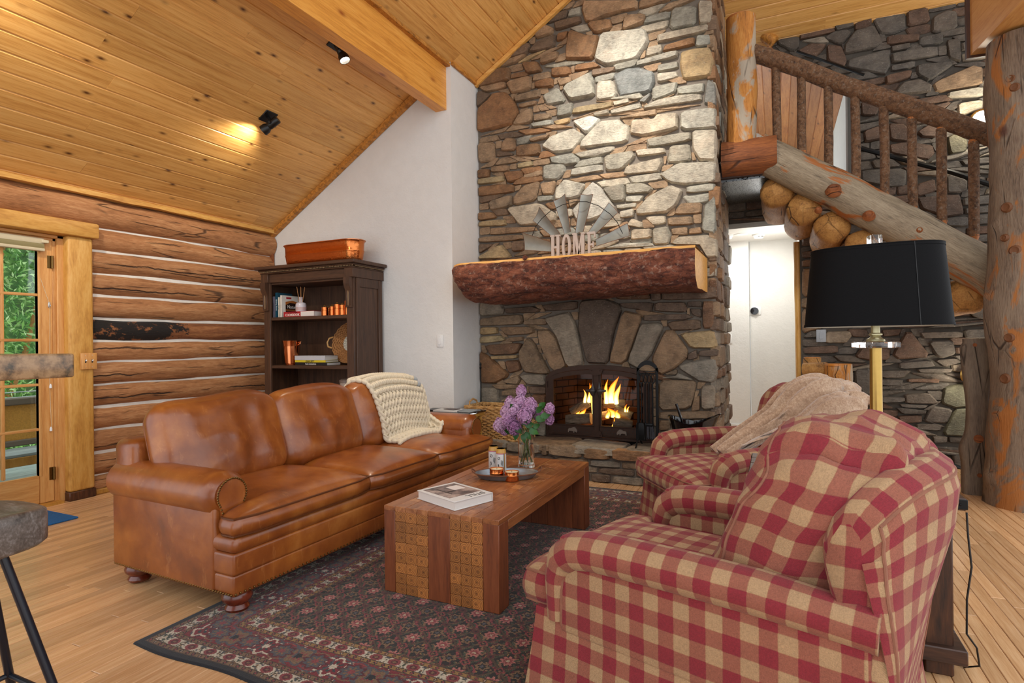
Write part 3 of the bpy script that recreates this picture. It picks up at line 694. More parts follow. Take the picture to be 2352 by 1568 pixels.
# ---- main ceiling slope
ce = struct('ceiling')
rc = random.Random(11); PW = .142; row = 0; s = 0.0
ct, st_ = math.cos(TH), math.sin(TH)
while s < 5.0:
    xm = XL+(s+PW/2)*ct
    yend = YW+.02 if xm < XC-.02 else YC+.05
    y = .2+rc.uniform(-.6, .3)
    while y < yend:
        y2 = min(y+rc.uniform(1.3, 3.4), yend)
        if yend-y2 < .35: y2 = yend
        h = (y2-y)/2; w = PW/2; b = .007
        prof = [(-w, .018), (w, .018), (w, b), (w-b*.9, 0), (-w+.012, 0), (-w+.012-b*.5, b), (-w, b)]
        mb = MB().prism(prof, lambda a, c, d: (a, d, c), -h+.0006, h-.0006)
        o = mb.build('plank', MT['pine'], ce, smooth=False)
        o.location = (xm, (y+y2)/2, ceilz(xm)+rc.uniform(-.0006, .0006)); o.rotation_euler = (0, -TH, 0)
        y = y2
    s += PW; row += 1
MB().prism([(XL-.1, ZE-.06+.05), (.2, ceilz(.2)+.05), (.2, ceilz(.2)+.12), (XL-.1, ZE+.1)], lambda a, c, d: (a, d, c), -.6, YC+.4).build('roof_deck', MT['walnut'], ce, smooth=False)

# glulam beam with ragged trim on its upper edge
bm_ = thing('ceiling_beam', 'honey pine ceiling beam running down the slope into the white wall', 'beam', (-2.972, 2.6, 3.53))
BT = ceilz(-3.03)-3.53
MB().prism([(-.061, 0), (.06, 0), (.06, ceilz(-2.912)-3.53+.004), (-.061, BT+.004)], lambda a, c, d: (a, d, c), -2.4, YW+.05-2.6).build('timber', MT['pine_beam'], bm_, smooth=False)
def ragged(name, p0, p1, w, h, mat, parent, seed, up=(0, 0, 1)):
    p0, p1 = Vector(p0), Vector(p1); ax = (p1-p0).normalized(); L = (p1-p0).length; n = max(6, int(L/.06)); upv = Vector(up)
    e1 = (upv-ax*upv.dot(ax)).normalized(); e2 = ax.cross(e1); vs = []; fs = []
    for i in range(n+1):
        t = i/n; c = p0+ax*L*t; ww = w*(1+.25*nz(seed, t*L*3, 0)); hh = h*(1+.35*nz(seed+7, t*L*4, 3))
        for a, b in ((-ww, -h), (ww*.9, -hh), (ww, hh*.6), (ww*.3, hh), (-ww, hh*.9)): vs.append(c+e2*a+e1*b)
    for i in range(n):
        for j in range(5): fs.append((i*5+j, i*5+(j+1) % 5, (i+1)*5+(j+1) % 5, (i+1)*5+j))
    fs += [(4, 3, 2, 1, 0), tuple(n*5+j for j in range(5))]
    return MB().add(vs, fs).build(name, mat, parent, smooth=True, sharp=35)
tz = ceilz(-2.89)-.012
o = ragged('ragged_edge', (.082, -2.4, tz-3.53), (.082, YW-2.6, tz-3.53), .026, .018, MT['trim'], bm_, 4, (0, 0, 1))
t1 = struct('trim_1'); ragged('rake_strip', (XL+.02, YW-.035, ZE-.01), (-3.03, YW-.035, ceilz(-3.03)-.03), .028, .03, MT['trim'], t1, 5, (0, 0, 1))
t2 = struct('trim_2'); ragged('rake_strip', (XC+.0, YC-.02, ceilz(XC)-.03), (-1.3, YC-.02, ceilz(-1.3)-.03), .02, .026, MT['sawn'], t2, 6)
ragged('return_strip', (XC+.016, YW+.0, ceilz(XC)-.01), (XC+.016, YC, ceilz(XC)-.01), .012, .022, MT['trim'], t2, 8)
t3 = struct('trim_3'); ragged('eave_strip', (XL+.11, 1.0, ZE+.045), (XL+.11, YW-.03, ZE+.045), .03, .024, MT['peeled_y'], t3, 9)

# ---- log wall
wl = struct('wall_left')
ZB = [ZE+.03, 2.269, 2.072, 1.8725, 1.687, 1.488, 1.300, 1.1175, .921, .728, .535, .345, .155, -.03]
def charred():
    t = NT('charred_log'); v = t.coord('Object', (9, 1, 9)); n1 = t.noise(v, 2.2, 8, .65, .5); n2 = t.noise(v, 15, 4, .6, .3)
    f = t.math('ADD', t.math('MULTIPLY', n1, .55), t.math('MULTIPLY', n2, .45)); col = t.ramp(f, [(.28, '#3f2412'), (.5, '#8a5530'), (.7, '#b27c4e')])
    sp = t.n('ShaderNodeSeparateXYZ'); t.l(t.coord('Object'), sp.inputs[0])
    m = t.math('SUBTRACT', t.math('MULTIPLY_ADD', t.noise(t.coord('Object', (5, 3.2, 5)), 2.6, 6, .7), 2.6, -.62), t.ramp(t.math('MULTIPLY_ADD', sp.outputs[1], .5, .5), [(.35, 0.0), (.62, 1.0)]))
    col = t.mix(t.ramp(m, [(.4, 0.0), (.55, 1.0)]), col, '#1a1512')
    return t.out(col, .8, 0, t.bump(f, 1.0, .014))
CH = charred()
for i in range(len(ZB)-1):
    z1, z0 = ZB[i], ZB[i+1]; zc = (z0+z1)/2; h = (z1-z0)
    y0 = 1.0 if i == 0 else 2.74; ym = (y0+YW)/2; ry = (YW-y0)/2
    mb = MB(); log_mb(mb, (0, -ry, 0), (0, ry-.01, 0), h*.53, h*(.53 if i else .55), n=22, seg=26, rough=.05, seed=i+2, bend=.012)
    o = mb.build('log', CH if i == 5 else MT['log'], wl); o.location = (XL-.02, ym, zc); o.rotation_euler = (0, 0, 0)
    if i: MB().rbox2((XL-.08, 2.74, z1-.022), (XL+.035+.006*nz(i, 0, 0), YW-.01, z1+.020), .008, 1).build('chinking', MT['chink'], wl)
MB().box2((XL-.25, .4, -.03), (XL-.1, 1.22, 2.75)).build('outer_sheathing', MT['walnut'], wl, smooth=False)
MB().box2((XL-.14, 2.72, -.03), (XL-.1, YW+.2, 2.75)).build('outer_sheathing', MT['walnut'], wl, smooth=False)
MB().box2((XL-.14, .4, 2.42), (XL-.1, 2.72, 2.75)).build('outer_sheathing', MT['walnut'], wl, smooth=False)
MB().rbox2((XL+.0, 2.86, 0), (XL+.105, YW-.02, .045), .008, 1).build('base_strip', MT['bench'], wl)
o = ragged('corner_strip', (XL+.05, YW-.02, 0), (XL+.05, YW-.02, ZE), .02, .03, MT['log_beam'], wl, 12, (1, 0, 0))

# ---- white plaster wall with its return beside the chimney
wb_ = struct('wall_back')
MB().prism([(XL-.1, 0), (XC, 0), (XC, ceilz(XC)+.03), (XL-.1, ZE+.03)], lambda a, c, d: (a, d, c), YW, YC+.06).build('plaster', MT['plaster'], wb_, smooth=False)

# ---- stone chimney
wc = struct('wall_chimney')
FX0, FX1 = onY(1259, 930, YC).x, onY(1497, 930, YC).x; HZ = .307
FZS = onY(1262, 868, YC).z; FZT = onY(1378, 841, YC).z; FXM = (FX0+FX1)/2
def arch(x, top=FZT, spring=FZS, x0=FX0, x1=FX1):
    u = (x-(x0+x1)/2)/((x1-x0)/2); return spring+(top-spring)*math.sqrt(max(0, 1-min(1, abs(u))**2.1))
NA = 14
apts = [(lerp(FX0, FX1, k/NA), arch(lerp(FX0, FX1, k/NA))) for k in range(NA+1)]
TOPX = -.55
creg = [(XC, 0), (FX0, 0)]+apts+[(FX1, 0), (XR-.015, 0), (XR-.015, ceilz(XR)), (XC, ceilz(XC))]
cfn = lambda a, b, d: (a, YC+.036-d, b)
MB().prism(creg, cfn, 0, -.47).build('mortar_core', MT['mortar'], wc, smooth=False)
rs = random.Random(21); blk = []; cnt = 0
fire_poly = [(FX0-.01, -.1)]+[(x, z+.012) for x, z in apts]+[(FX1+.01, -.1)]
blk.append((fire_poly, bbox(fire_poly)))
tr = parse_stones(STA, 1080, 0)+parse_stones(STB, 1080, 300)+parse_stones(STC, 1080, 650)
for c, uv in tr:
    p = [(q.x, q.z) for q in (onY(u, v, YC) for u, v in uv)]
    p = clip_half(p, 1, 0, XR+.006); p = clip_half(p, -1, 0, -(XC+.006)); p = clip_half(p, -SL, 1, ZE-SL*XL-.035)
    if len(p) < 3: continue
    if inside((sum(q[0] for q in p)/len(p), sum(q[1] for q in p)/len(p)), fire_poly): continue
    a = abs(poly_area(p))
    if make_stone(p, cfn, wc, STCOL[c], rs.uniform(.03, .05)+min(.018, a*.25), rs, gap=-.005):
        cnt += 1; pe = p; blk.append((pe, bbox(pe)))
reg = [(XC+.005, HZ), (XR, HZ), (XR, 5.0), (-1.45, 4.86), (XC+.005, ceilz(XC)-.03)]
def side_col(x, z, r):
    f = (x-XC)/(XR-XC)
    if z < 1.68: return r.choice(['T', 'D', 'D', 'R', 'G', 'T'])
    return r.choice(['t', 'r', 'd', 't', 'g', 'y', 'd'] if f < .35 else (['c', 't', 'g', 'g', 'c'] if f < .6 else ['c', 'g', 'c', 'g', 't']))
fill = courses(reg, blk, rs, (HZ, 4.75), (.06, .095), (.13, .34), (XC+.004, XR))
fill.sort(key=lambda p: -abs(poly_area(p)))
for p in fill[:max(0, 299-cnt)]:
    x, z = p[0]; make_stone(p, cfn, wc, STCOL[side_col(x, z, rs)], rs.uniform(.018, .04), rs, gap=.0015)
mbr = MB(); rest = fill[max(0, 299-cnt):]
for p in rest:
    pp = chaikin(inset(p, .005), .12); mbr.prism(pp, cfn, -.02, rs.uniform(.012, .026))
if rest:
    o = mbr.build('small_stones', MT['stone'], wc, sharp=30); o.color = lin(STCOL['t']); tag(o, kind='stuff')
# right return of the chimney
wr_ = struct('wall_chimney_return'); rr = random.Random(5)
MB().box2((XR-.25, YC+.05, 0), (XR-.03, 6.95, 5.2)).build('mortar_core', MT['mortar'], wr_, smooth=False)
sfn = lambda a, b, d: (XR-.03+d, a, b)
z = .02
while z < 4.9:
    h = rr.uniform(.09, .22); y = YC-.0
    while y < 6.7:
        w = rr.uniform(.25, .5); y2 = min(y+w, 6.9)
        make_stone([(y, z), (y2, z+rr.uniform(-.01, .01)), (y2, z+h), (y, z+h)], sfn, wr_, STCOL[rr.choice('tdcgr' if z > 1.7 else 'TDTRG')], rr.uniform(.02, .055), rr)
        y = y2
    z += h

# ---- raised hearth
he = struct('hearth'); HY = 4.872
MB().box2((XC, HY+.03, 0), (XR, YC+.1, HZ-.05)).build('mortar_core', MT['mortar'], he, smooth=False)
hfn = lambda a, b, d: (a, HY+.03-d, b)
rh = random.Random(8)
xs = [XC+.01, -2.35, -1.98, onY(1257, 1030, HY).x, onY(1337, 1030, HY).x, onY(1402, 1030, HY).x, -.93, XR]
hc = ['T', 'G', 'T', 't', 'r', 'r', 'T']
for k in range(len(xs)-1):
    make_stone([(xs[k], .205+rh.uniform(-.01, .015)), (xs[k+1], .205+rh.uniform(-.015, .01)), (xs[k+1], HZ), (xs[k], HZ)], hfn, he, STCOL[hc[k]], .045, rh)
for p in courses([(XC, .0), (XR, 0), (XR, .2), (XC, .2)], [], rh, (.0, .2), (.06, .085), (.16, .36), (XC+.01, XR)):
    make_stone(p, hfn, he, STCOL[rh.choice('DTGD')], rh.uniform(.01, .035), rh)
tfn = lambda a, b, d: (a, b, HZ-.04+d)
xt = [XC+.005, -2.3, -1.72, -1.23, -.85, XR]
for k in range(len(xt)-1):
    make_stone([(xt[k], HY-.015), (xt[k+1], HY-.015), (xt[k+1]+(rh.uniform(-.05, .05) if k < 4 else 0), YC+.02), (xt[k]+.02, YC+.02)], tfn, he, STCOL[rh.choice('GTG')], .04, rh, gap=.003, back=-.02)

# ---- stone wall behind the stairs, hallway
wr = struct('wall_right')
rfn = lambda a, b, d: (a, YR+.036-d, b)
HX1 = .236; WX = .72
def loftz(x): return 4.42-.67*x
rreg = [(HX1, 0), (3.3, 0), (3.3, 4.5), (-.05, 4.5), (.0, loftz(0)), (WX, loftz(WX)), (WX, 2.775), (-.52, 2.775), (-.52, 2.545), (HX1, 2.545)]
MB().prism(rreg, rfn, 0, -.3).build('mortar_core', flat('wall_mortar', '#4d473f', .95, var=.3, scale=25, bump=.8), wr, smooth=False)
rs = random.Random(31); blk = []; cnt = 0
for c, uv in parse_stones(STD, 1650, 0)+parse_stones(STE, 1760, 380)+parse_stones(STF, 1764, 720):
    p = [(q.x, q.z) for q in (onY(u, v, YR) for u, v in uv)]
    cx_, cz_ = sum(q[0] for q in p)/len(p), sum(q[1] for q in p)/len(p)
    p = clip_half(p, 0, 1, 4.5)
    if cz_ < 2.5: p = clip_half(p, -1, 0, -HX1)
    elif cz_ > 2.75 and cz_ < 3.9: p = clip_half(p, -1, 0, -WX)
    if len(p) < 3: continue
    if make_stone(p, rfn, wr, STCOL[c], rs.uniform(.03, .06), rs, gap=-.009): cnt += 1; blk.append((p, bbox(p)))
fill = courses([(a+(.004 if a < 1 else 0), b) for a, b in rreg], blk, rs, (0.0, 4.49), (.07, .11), (.14, .36), (-.5, 3.3))
fill.sort(key=lambda p: (p[0][0] > 2.1, -abs(poly_area(p))))
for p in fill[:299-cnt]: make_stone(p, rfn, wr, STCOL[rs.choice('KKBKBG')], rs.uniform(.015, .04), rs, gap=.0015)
mbr = MB()
for p in fill[299-cnt:]: mbr.prism(chaikin(inset(p, .005), .12), rfn, -.02, rs.uniform(.012, .026))
if fill[299-cnt:]: o = mbr.build('small_stones', MT['stone'], wr, sharp=30); o.color = lin(STCOL['K']); tag(o, kind='stuff')

wh = struct('wall_hall'); HB = 8.55
MB().box2((-.33, HB, 0), (HX1+.5, HB+.1, 2.75)).build('plaster', MT['plaster'], wh, smooth=False)
MB().box2((-1.3, HB-.14, 0), (-.335, HB+.1, 2.75)).build('plaster', MT['plaster'], wh, smooth=False)
MB().box2((HX1+.02, YR+.2, 0), (HX1+.14, HB, 2.75)).build('plaster', MT['plaster'], wh, smooth=False)
MB().box2((-1.3, YR+.15, 2.6), (HX1+.2, HB+.1, 2.72)).build('hall_ceiling', MT['plaster'], wh, smooth=False)
MB().rbox2((-1.3, HB-.16, 0), (-.335, HB-.14, .09), .004, 1).build('hall_baseboard', MT['plaster'], wh, smooth=False)
t4 = struct('trim_4')
p = onY(1832, 580, YR); q = onY(1832, 960, YR)
mb = MB(); log_mb(mb, (HX1-.02, YR+.1, 0), (HX1-.02, YR+.1, 2.30), .038, .036, n=12, seg=20, rough=.1, seed=3, bend=.01); mb.build('peeled_jamb', MT['peeled'], t4)

# loft: sloped plank ceiling, white knee wall, upper ceiling, landing soffit
lo = struct('loft_ceiling')
rl = random.Random(2); LTH = math.atan(.67); sl_ = 0; x = -.75
while x < WX+.02:
    xm = x+.052; h = 1.6
    prof = [(-.061, .018), (.061, .018), (.061, .006), (.055, 0), (-.05, 0), (-.055, .006), (-.061, .006)]
    o = MB().prism(prof, lambda a, c, d: (a, d, c), -h, h).build('plank', MT['pine_red'], lo, smooth=False)
    o.location = (xm, YR+.05+h, loftz(xm)); o.rotation_euler = (0, LTH, 0); x += .1035
wk = struct('wall_loft')
MB().box2((WX-.02, YR+.3, 2.72), (WX+.1, YR+3.3, loftz(WX)+.1)).build('plaster', MT['plaster'], wk, smooth=False)
MB().box2((-1.2, YR+3.25, 2.72), (WX+.1, YR+3.35, 5.2)).build('plaster', MT['plaster'], wk, smooth=False)
mb = MB(); log_mb(mb, onY(1778, 97, YR-.03), onY(1640, -12, YR-.03), .062, .07, n=12, seg=10, rough=.08, seed=9); mb.build('rake_log', MT['trim'], lo)
uc = struct('ceiling_upper'); US = .5; UTH = math.atan(US); ru = random.Random(4)
s = -.142*2
while s < 2.6:
    ym = YR-.0-(s+.071)*math.cos(UTH); zm = 4.49+(s+.071)*math.sin(UTH)
    x = -.9+ru.uniform(-.5, 0)
    while x < 3.3:
        x2 = min(x+ru.uniform(1.2, 2.6), 3.4)
        prof = [(-.071, .018), (.071, .018), (.071, .006), (.065, 0), (-.06, 0), (-.065, .006), (-.071, .006)]
        o = MB().prism(prof, lambda a, c, d: (a, d, c), -(x2-x)/2, (x2-x)/2).build('plank', MT['pine'], uc, smooth=False)
        M = Matrix(((0, 1, 0), (-math.cos(UTH), 0, math.sin(UTH)), (math.sin(UTH), 0, math.cos(UTH)))).to_4x4()
        o.matrix_world = Matrix.Translation(((x+x2)/2, ym, zm)) @ M
        x = x2
    s += .142
# ---- firebox lined with brick
fb = struct('firebox'); FD = .5; rb = random.Random(6)
MB().box2((FX0-.06, YC+.03, HZ-.1), (FX1+.06, YC+FD+.16, HZ-.005)).build('firebox_floor', MT['soot'], fb, smooth=False)
MB().box2((FX0-.2, YC+FD+.04, HZ-.1), (FX1+.2, YC+FD+.16, FZT+.3)).build('firebox_back', MT['soot'], fb, smooth=False)
MB().box2((FX0-.2, YC+.06, FZT+.02), (FX1+.2, YC+FD+.1, FZT+.2)).build('smoke_shelf', MT['soot'], fb, smooth=False)
def wallq(x, y0, y1, xb): return lambda s: (lerp(x, xb, s), lerp(y0, y1, s))
brick_runs = [((FX0-.005, YC+.07), (FX0+.14, YC+FD)), ((FX0+.14, YC+FD), (FX1-.14, YC+FD)), ((FX1-.14, YC+FD), (FX1+.005, YC+.07))]
for (a, b) in brick_runs:
    a, b = Vector((*a, 0)), Vector((*b, 0)); L = (b-a).length; ax = (b-a)/L; ang = math.atan2(ax.y, ax.x)
    MB().box((0, 0, 0), (L+.06, .03, FZT+.1-HZ), Matrix.Rotation(ang, 3, 'Z')).build('brick_backing', MT['soot'], fb, smooth=False).location = (a+b)/2+Vector((-ax.y, ax.x, 0))*.045+Vector((0, 0, (FZT+.1+HZ)/2))
    z = HZ; r_ = 0
    while z < FZT+.02:
        x = -.1 if r_ % 2 else 0
        while x < L-.02:
            x0, x1 = max(x, 0), min(x+.2, L)
            if x1-x0 > .03:
                o = MB().rbox((0, 0, 0), (x1-x0-.008, .04, .06), .004, 1, Matrix.Rotation(ang, 3, 'Z')).build('brick', MT['firebrick'], fb)
                o.location = a+ax*((x0+x1)/2)+Vector((-ax.y, ax.x, 0))*.015+Vector((0, 0, z+.033))
            x += .2
        z += .068; r_ += 1

# ---- arched glass doors
def ring(mb, outer, inner, fn, d0, d1):
    n = len(outer)
    vs = [fn(x, z, d0) for x, z in outer]+[fn(x, z, d0) for x, z in inner]+[fn(x, z, d1) for x, z in outer]+[fn(x, z, d1) for x, z in inner]
    fs = []
    for i in range(n):
        j = (i+1) % n
        fs += [(i, j, n+j, n+i), (2*n+i, 3*n+i, 3*n+j, 2*n+j), (i, 2*n+i, 2*n+j, j), (n+i, n+j, 3*n+j, 3*n+i)]
    mb.add(vs, fs)
DY = YC-.012
fd = thing('fireplace_doors', 'rusty bronze arched fireplace doors with two glass panes', 'fireplace doors', (FXM, DY, HZ))
W2 = (FX1-FX0)/2; SP = FZS-HZ; TP = FZT-HZ
dfn = lambda a, b, d: (a, d, b)
def half(x0, x1, zb, drop, n=9, sh=1.0):
    pts = [(x0, zb), (x1, zb)]
    for k in range(n):
        x = lerp(x1, x0, k/(n-1)); u = min(1, abs(x)/W2); pts.append((x, SP+(TP-SP)*math.sqrt(max(0, 1-u**2.1))-drop))
    return pts
mb = MB(); 
o_ = [(-W2-.012, .0), (W2+.012, .0)]+[(lerp(W2+.012, -W2-.012, k/16), SP+.012+(TP-SP)*math.sqrt(max(0, 1-abs(lerp(1, -1, k/16))**2.1))) for k in range(17)]
i_ = [(-W2+.03, .022), (W2-.03, .022)]+[(lerp(W2-.03, -W2+.03, k/16), SP-.028+(TP-SP)*math.sqrt(max(0, 1-abs(lerp(.95, -.95, k/16))**2.1))) for k in range(17)]
ring(mb, o_, i_, dfn, -.02, .03); mb.build('frame', MT['iron_rust'], fd, sharp=30)
for sgn in (-1, 1):
    mb = MB(); a, b = (-W2+.032, -.004) if sgn < 0 else (.004, W2-.032)
    A = half(a, b, .025, .032); ia, ib = (a+.04, b-.04)
    I = half(ia, ib, .125, .075)
    ring(mb, A, I, dfn, -.028, .0)
    dr = mb.build('door', MT['iron_rust'], fd, sharp=30)
    MB().prism(half(ia-.01, ib+.01, .118, .068), dfn, -.012, -.008).build('pane', MT['fire_pane'], dr, smooth=False)
    mb = MB(); mb.rbox(((a+b)/2, -.03, .128), (ib-ia+.03, .012, .012), .003, 1); mb.rbox(((a+b)/2, -.03, .036), (ib-ia+.03, .012, .012), .003, 1); mb.build('moulding', MT['iron_rust'], dr)
    mb = MB(); k = 0; x = ia+.015
    while x < ib-.01:
        for zz, off in ((.066, 0), (.094, .5)):
            xx = x+off*.03
            if abs(xx-(a+b)/2) > .055: mb.add([(xx-.005, -.0295, zz), (xx, -.0295, zz-.006), (xx+.005, -.0295, zz), (xx, -.0295, zz+.006)], [(0, 1, 2, 3)])
        x += .03
    mb.build('perforations', MT['black'], dr, smooth=False, fix=False)
    bis = [(-.045, .0), (-.036, .0), (-.034, .014), (-.012, .016), (.008, .012), (.012, -.002), (.02, -.002), (.022, .012), (.032, .008), (.042, .0), (.048, .01), (.044, .028), (.034, .04), (.02, .052), (.004, .05), (-.016, .04), (-.036, .038), (-.044, .026)]
    MB().prism([((x if sgn < 0 else -x), z) for x, z in bis], lambda p, q, d: ((a+b)/2+p, d, .058+q), -.045, -.028).build('bison_ornament', pc('pewter', '#6f6359', .4), dr, sharp=30)
    mb = MB(); hx = sgn*.032; M = Matrix.Rotation(R(90), 3, 'Y')
    mb.lathe([(0, -.042), (.006, -.036), (.024, -.008), (.026, 0), (.02, .01), (.0, .03)], (hx+sgn*.004, -.05, .47), 12)
    mb.lathe([(.0, -.05), (.008, -.035), (.018, -.01), (.0, .0)], (hx, -.05, .47), 10); mb.lathe([(0, 0), (.018, .008), (.009, .03), (0, .062)], (hx, -.05, .47), 10)
    mb.ell((hx+sgn*.02, -.052, .47), (.034, .012, .012), 10, 6); mb.tube([(hx, -.055, .47), (hx, -.02, .47)], .007, 8)
    mb.v = [(hx+(x-hx)*1.35, y, .47+(z-.47)*1.35) for x, y, z in mb.v]; mb.build('handle', pc('dark_pewter', '#3a332e', .4), dr)
    for zz in (.1, .3, .52):
        mb = MB(); mb.tube([(sgn*(W2-.004), -.028, zz-.03), (sgn*(W2-.004), -.028, zz+.03)], .008, 8); mb.build('hinge', MT['iron_rust'], dr)
mb = MB(); mb.rbox((0, -.034, (TP-.03)/2+.01), (.05, .012, TP-.05), .003, 1); mb.build('centre_astragal', MT['iron_rust'], fd)
mb = MB(); mb.prism([(-.07, TP-.03), (-.05, TP-.075), (0, TP-.09), (.05, TP-.075), (.07, TP-.03), (.03, TP-.02), (-.03, TP-.02)], dfn, -.047, -.036)
mb.prism([(-.06, .028), (.06, .028), (.045, .08), (0, .1), (-.045, .08)], dfn, -.047, -.036); mb.build('escutcheon', MT['iron_rust'], fd, sharp=30)
mb = MB()
for x, z in ((-.04, TP-.04), (.04, TP-.04), (-.035, .045), (.035, .045), (-W2+.015, .03), (W2-.015, .03), (-W2+.015, .3), (W2-.015, .3)): mb.ell((x, -.048 if abs(x) < .1 else -.028, z), (.006, .005, .006), 8, 5)
mb.build('rivet', MT['iron_rust'], fd)

# ---- gas logs and flames
gr = thing('fire_grate', 'black iron grate holding the burning logs', 'grate', (FXM, YC+.25, HZ))
mb = MB()
for k in range(7): x = -.24+.08*k; mb.tube([(x, -.15, .07), (x, -.13, .045), (x, .12, .045), (x, .14, .08)], .008, 6)
for y in (-.08, .08): mb.tube([(-.27, y, .036), (.27, y, .036)], .008, 6)
for x in (-.25, .25):
    for y in (-.08, .08): mb.tube([(x, y, .036), (x, y, 0)], .008, 6)
mb.build('bars', MT['iron'], gr)
FLOGS = [((1303, 966), (1358, 960), .062, .12, 'short pale-ended log lying at the front left of the fire'), ((1312, 948), (1352, 925), .05, .2, 'grey log leaning up at the left of the fire'),
         ((1348, 962), (1398, 952), .05, .30, 'charred log lying across the middle behind the door post'), ((1386, 928), (1436, 926), .042, .24, 'dark log lying on top of the fire stack'),
         ((1412, 940), (1452, 956), .05, .24, 'glowing log slanting down at the right of the fire'), ((1408, 970), (1452, 976), .052, .11, 'black log lying at the front right of the fire')]
for i, (a, b, r_, dy, lab) in enumerate(FLOGS):
    p, q = onY(*a, YC+dy), onY(*b, YC+dy+.05*(i % 2)); c = (p+q)/2
    p.z = max(p.z, HZ+.045+r_); q.z = max(q.z, HZ+.045+r_); c = (p+q)/2
    ax = (q-p).normalized()
    mb = MB(); L = (q-p).length/2
    log_mb(mb, (-L, 0, 0), (L, 0, 0), r_, r_*.9, n=14, seg=8, rough=.14, seed=i+40)
    o = mb.build('fire_log', MT['firelog']); o.location = c; o.rotation_euler = ax.to_track_quat('X', 'Z').to_euler()
    tag(o, lab, 'log', 'logs in the fireplace')
def flame_mb(mb, base, h, w, lean, seed):
    pts = []; rad = []; n = 14
    for k in range(n):
        t = k/(n-1); sway = w*.6*math.sin(t*4.2+seed)*t+lean*t*t
        pts.append((base[0]+sway, base[1]+.02*math.sin(seed*2+t*3), base[2]+h*t)); rad.append(max(.0008, w*(.45+1.1*t)*(1-t)**1.1*1.25))
    mb.tube(pts, rad, 10)
FL = [((1352, 920), [(0, .20, .034, .03), (-.035, .13, .024, -.02)], .22, 'thin double tongue of orange flame left of the door post'),
      ((1364, 945), [(0, .30, .034, -.01), (.03, .2, .025, .02)], .24, 'tall narrow orange flame just left of the door post'),
      ((1404, 922), [(0, .27, .055, .05), (-.045, .24, .035, .0), (.05, .2, .04, .03), (.0, .15, .06, 0)], .22, 'largest bright yellow flame right of the door post'),
      ((1334, 955), [(0, .1, .035, .05), (-.04, .07, .028, .02)], .14, 'low yellow flame licking over the left log'),
      ((1407, 955), [(0, .1, .045, -.02), (.05, .08, .04, .02), (-.05, .08, .03, 0)], .14, 'low pale flame between the right-hand logs'),
      ((1437, 940), [(0, .07, .016, .01), (.02, .05, .012, .01)], .2, 'small flame flickering above the right log'),
      ((1411, 983), [(0, .13, .014, .0), (-.02, .06, .012, 0)], .08, 'thin flame rising in front of the black log')]
for i, ((u, v), tongues, dy, lab) in enumerate(FL):
    p = onY(u, v, YC+dy); p.z = max(p.z, HZ+.03); mb = MB()
    for dx, h, w, lean in tongues: flame_mb(mb, (dx, 0, -.02), h, w, lean, i*1.7+dx*20)
    o = mb.build('flame', MT['flame']); o.location = p; tag(o, lab, 'flame', 'flames in the fireplace')
MB().rbox((0, 0, 0), (.42, .16, .012), .005, 1).build('ember_bed', MT['ember']).location = (FXM, YC+.2, HZ+.03)
tag(bpy.data.objects['ember_bed'], 'thin glowing ember bed under the burning logs', 'embers')
lamp('fire_glow', 'POINT', (FXM, YC+.26, HZ+.3), 5, (1, .45, .12), size=.12)

# ---- mantel slab
MX0, MX1, MZ = -2.742, -.552, 1.972
ma = thing('mantel_shelf', 'thick half-log mantel shelf with bark front and sawn top', 'mantel', ((MX0+MX1)/2, 4.9, MZ))
MC = (MX0+MX1)/2
prof = [(-.405, -.016), (-.425, -.04), (-.438, -.075), (-.445, -.13), (-.435, -.19), (-.405, -.245), (-.35, -.29), (-.27, -.32), (-.15, -.335), (.0, -.335), (.2, -.325), (.385, -.31)]
NX, NP = 110, 30
def profp(t):
    s = t*(len(prof)-1); i = min(int(s), len(prof)-2); f = s-i; return lerp(prof[i][0], prof[i+1][0], f), lerp(prof[i][1], prof[i+1][1], f)
def mant(s, t):
    x = lerp(MX0, MX1, s)-MC; y, z = profp(t); endr = max(0, 1-s*12)
    k = .05*nz(x*2.3, t*3, 1)+.035*nz(x*7, t*9, 4)+.018*nz(x*19, t*20, 2)
    sc = 1-.45*endr**2 if t > .02 else 1
    y2 = y*(1 if t < .02 else 1)+(-.02*nz(x*3, 0, 7) if t < .02 else -k*.55*min(1, t*9)); z2 = z*sc-k*.5*min(1, t*9)
    y2 += endr**2*.12
    zt = 1+.09*(.5-s)
    if t < .02: z2 = -.012-.03*max(0, .35+nz(x*4, 3, 3))*(.25+s)-.008*nz(x*15, 1, 1)
    return (x+(.05*endr*t), y2, z2*zt)
MB().grid(mant, NX, NP).build('bark', MT['bark'], ma, sharp=75, fix=False)
top = [mant(i/(NX-1), 0) for i in range(NX)]; vs = []
for q in top: vs += [(q[0], q[1], q[2]), (q[0], q[1]+.006, .0), (q[0], .42, .002)]
MB().add(vs, [(3*i, 3*i+3, 3*i+4, 3*i+1) for i in range(NX-1)]+[(3*i+1, 3*i+4, 3*i+5, 3*i+2) for i in range(NX-1)]).build('sawn_top', MT['sawn'], ma, smooth=False)
for s_ in (0, 1):
    e = [mant(s_, j/(NP-1)) for j in range(NP)]+[(mant(s_, 0)[0], .42, -.3), (mant(s_, 0)[0], .42, 0)]
    c = (e[0][0], 0, -.15); MB().add([c]+e, [(0, i+1, (i+1) % len(e)+1) for i in range(len(e))]).build('sawn_end', MT['sawn'], ma, smooth=False)
for u, v, r_ in ((1322, 599, .032), (1203, 591, .02)):
    p = onY(u, v, 4.47); mb = MB(); mb.lathe([(r_, -.03), (r_*1.1, 0), (r_*.8, .012), (r_*.5, .006), (0, .012)], (p.x-MC, p.y-4.9+.02, p.z-MZ), 12, Matrix.Rotation(R(90), 3, 'X')); mb.build('knot', MT['bark'], ma)

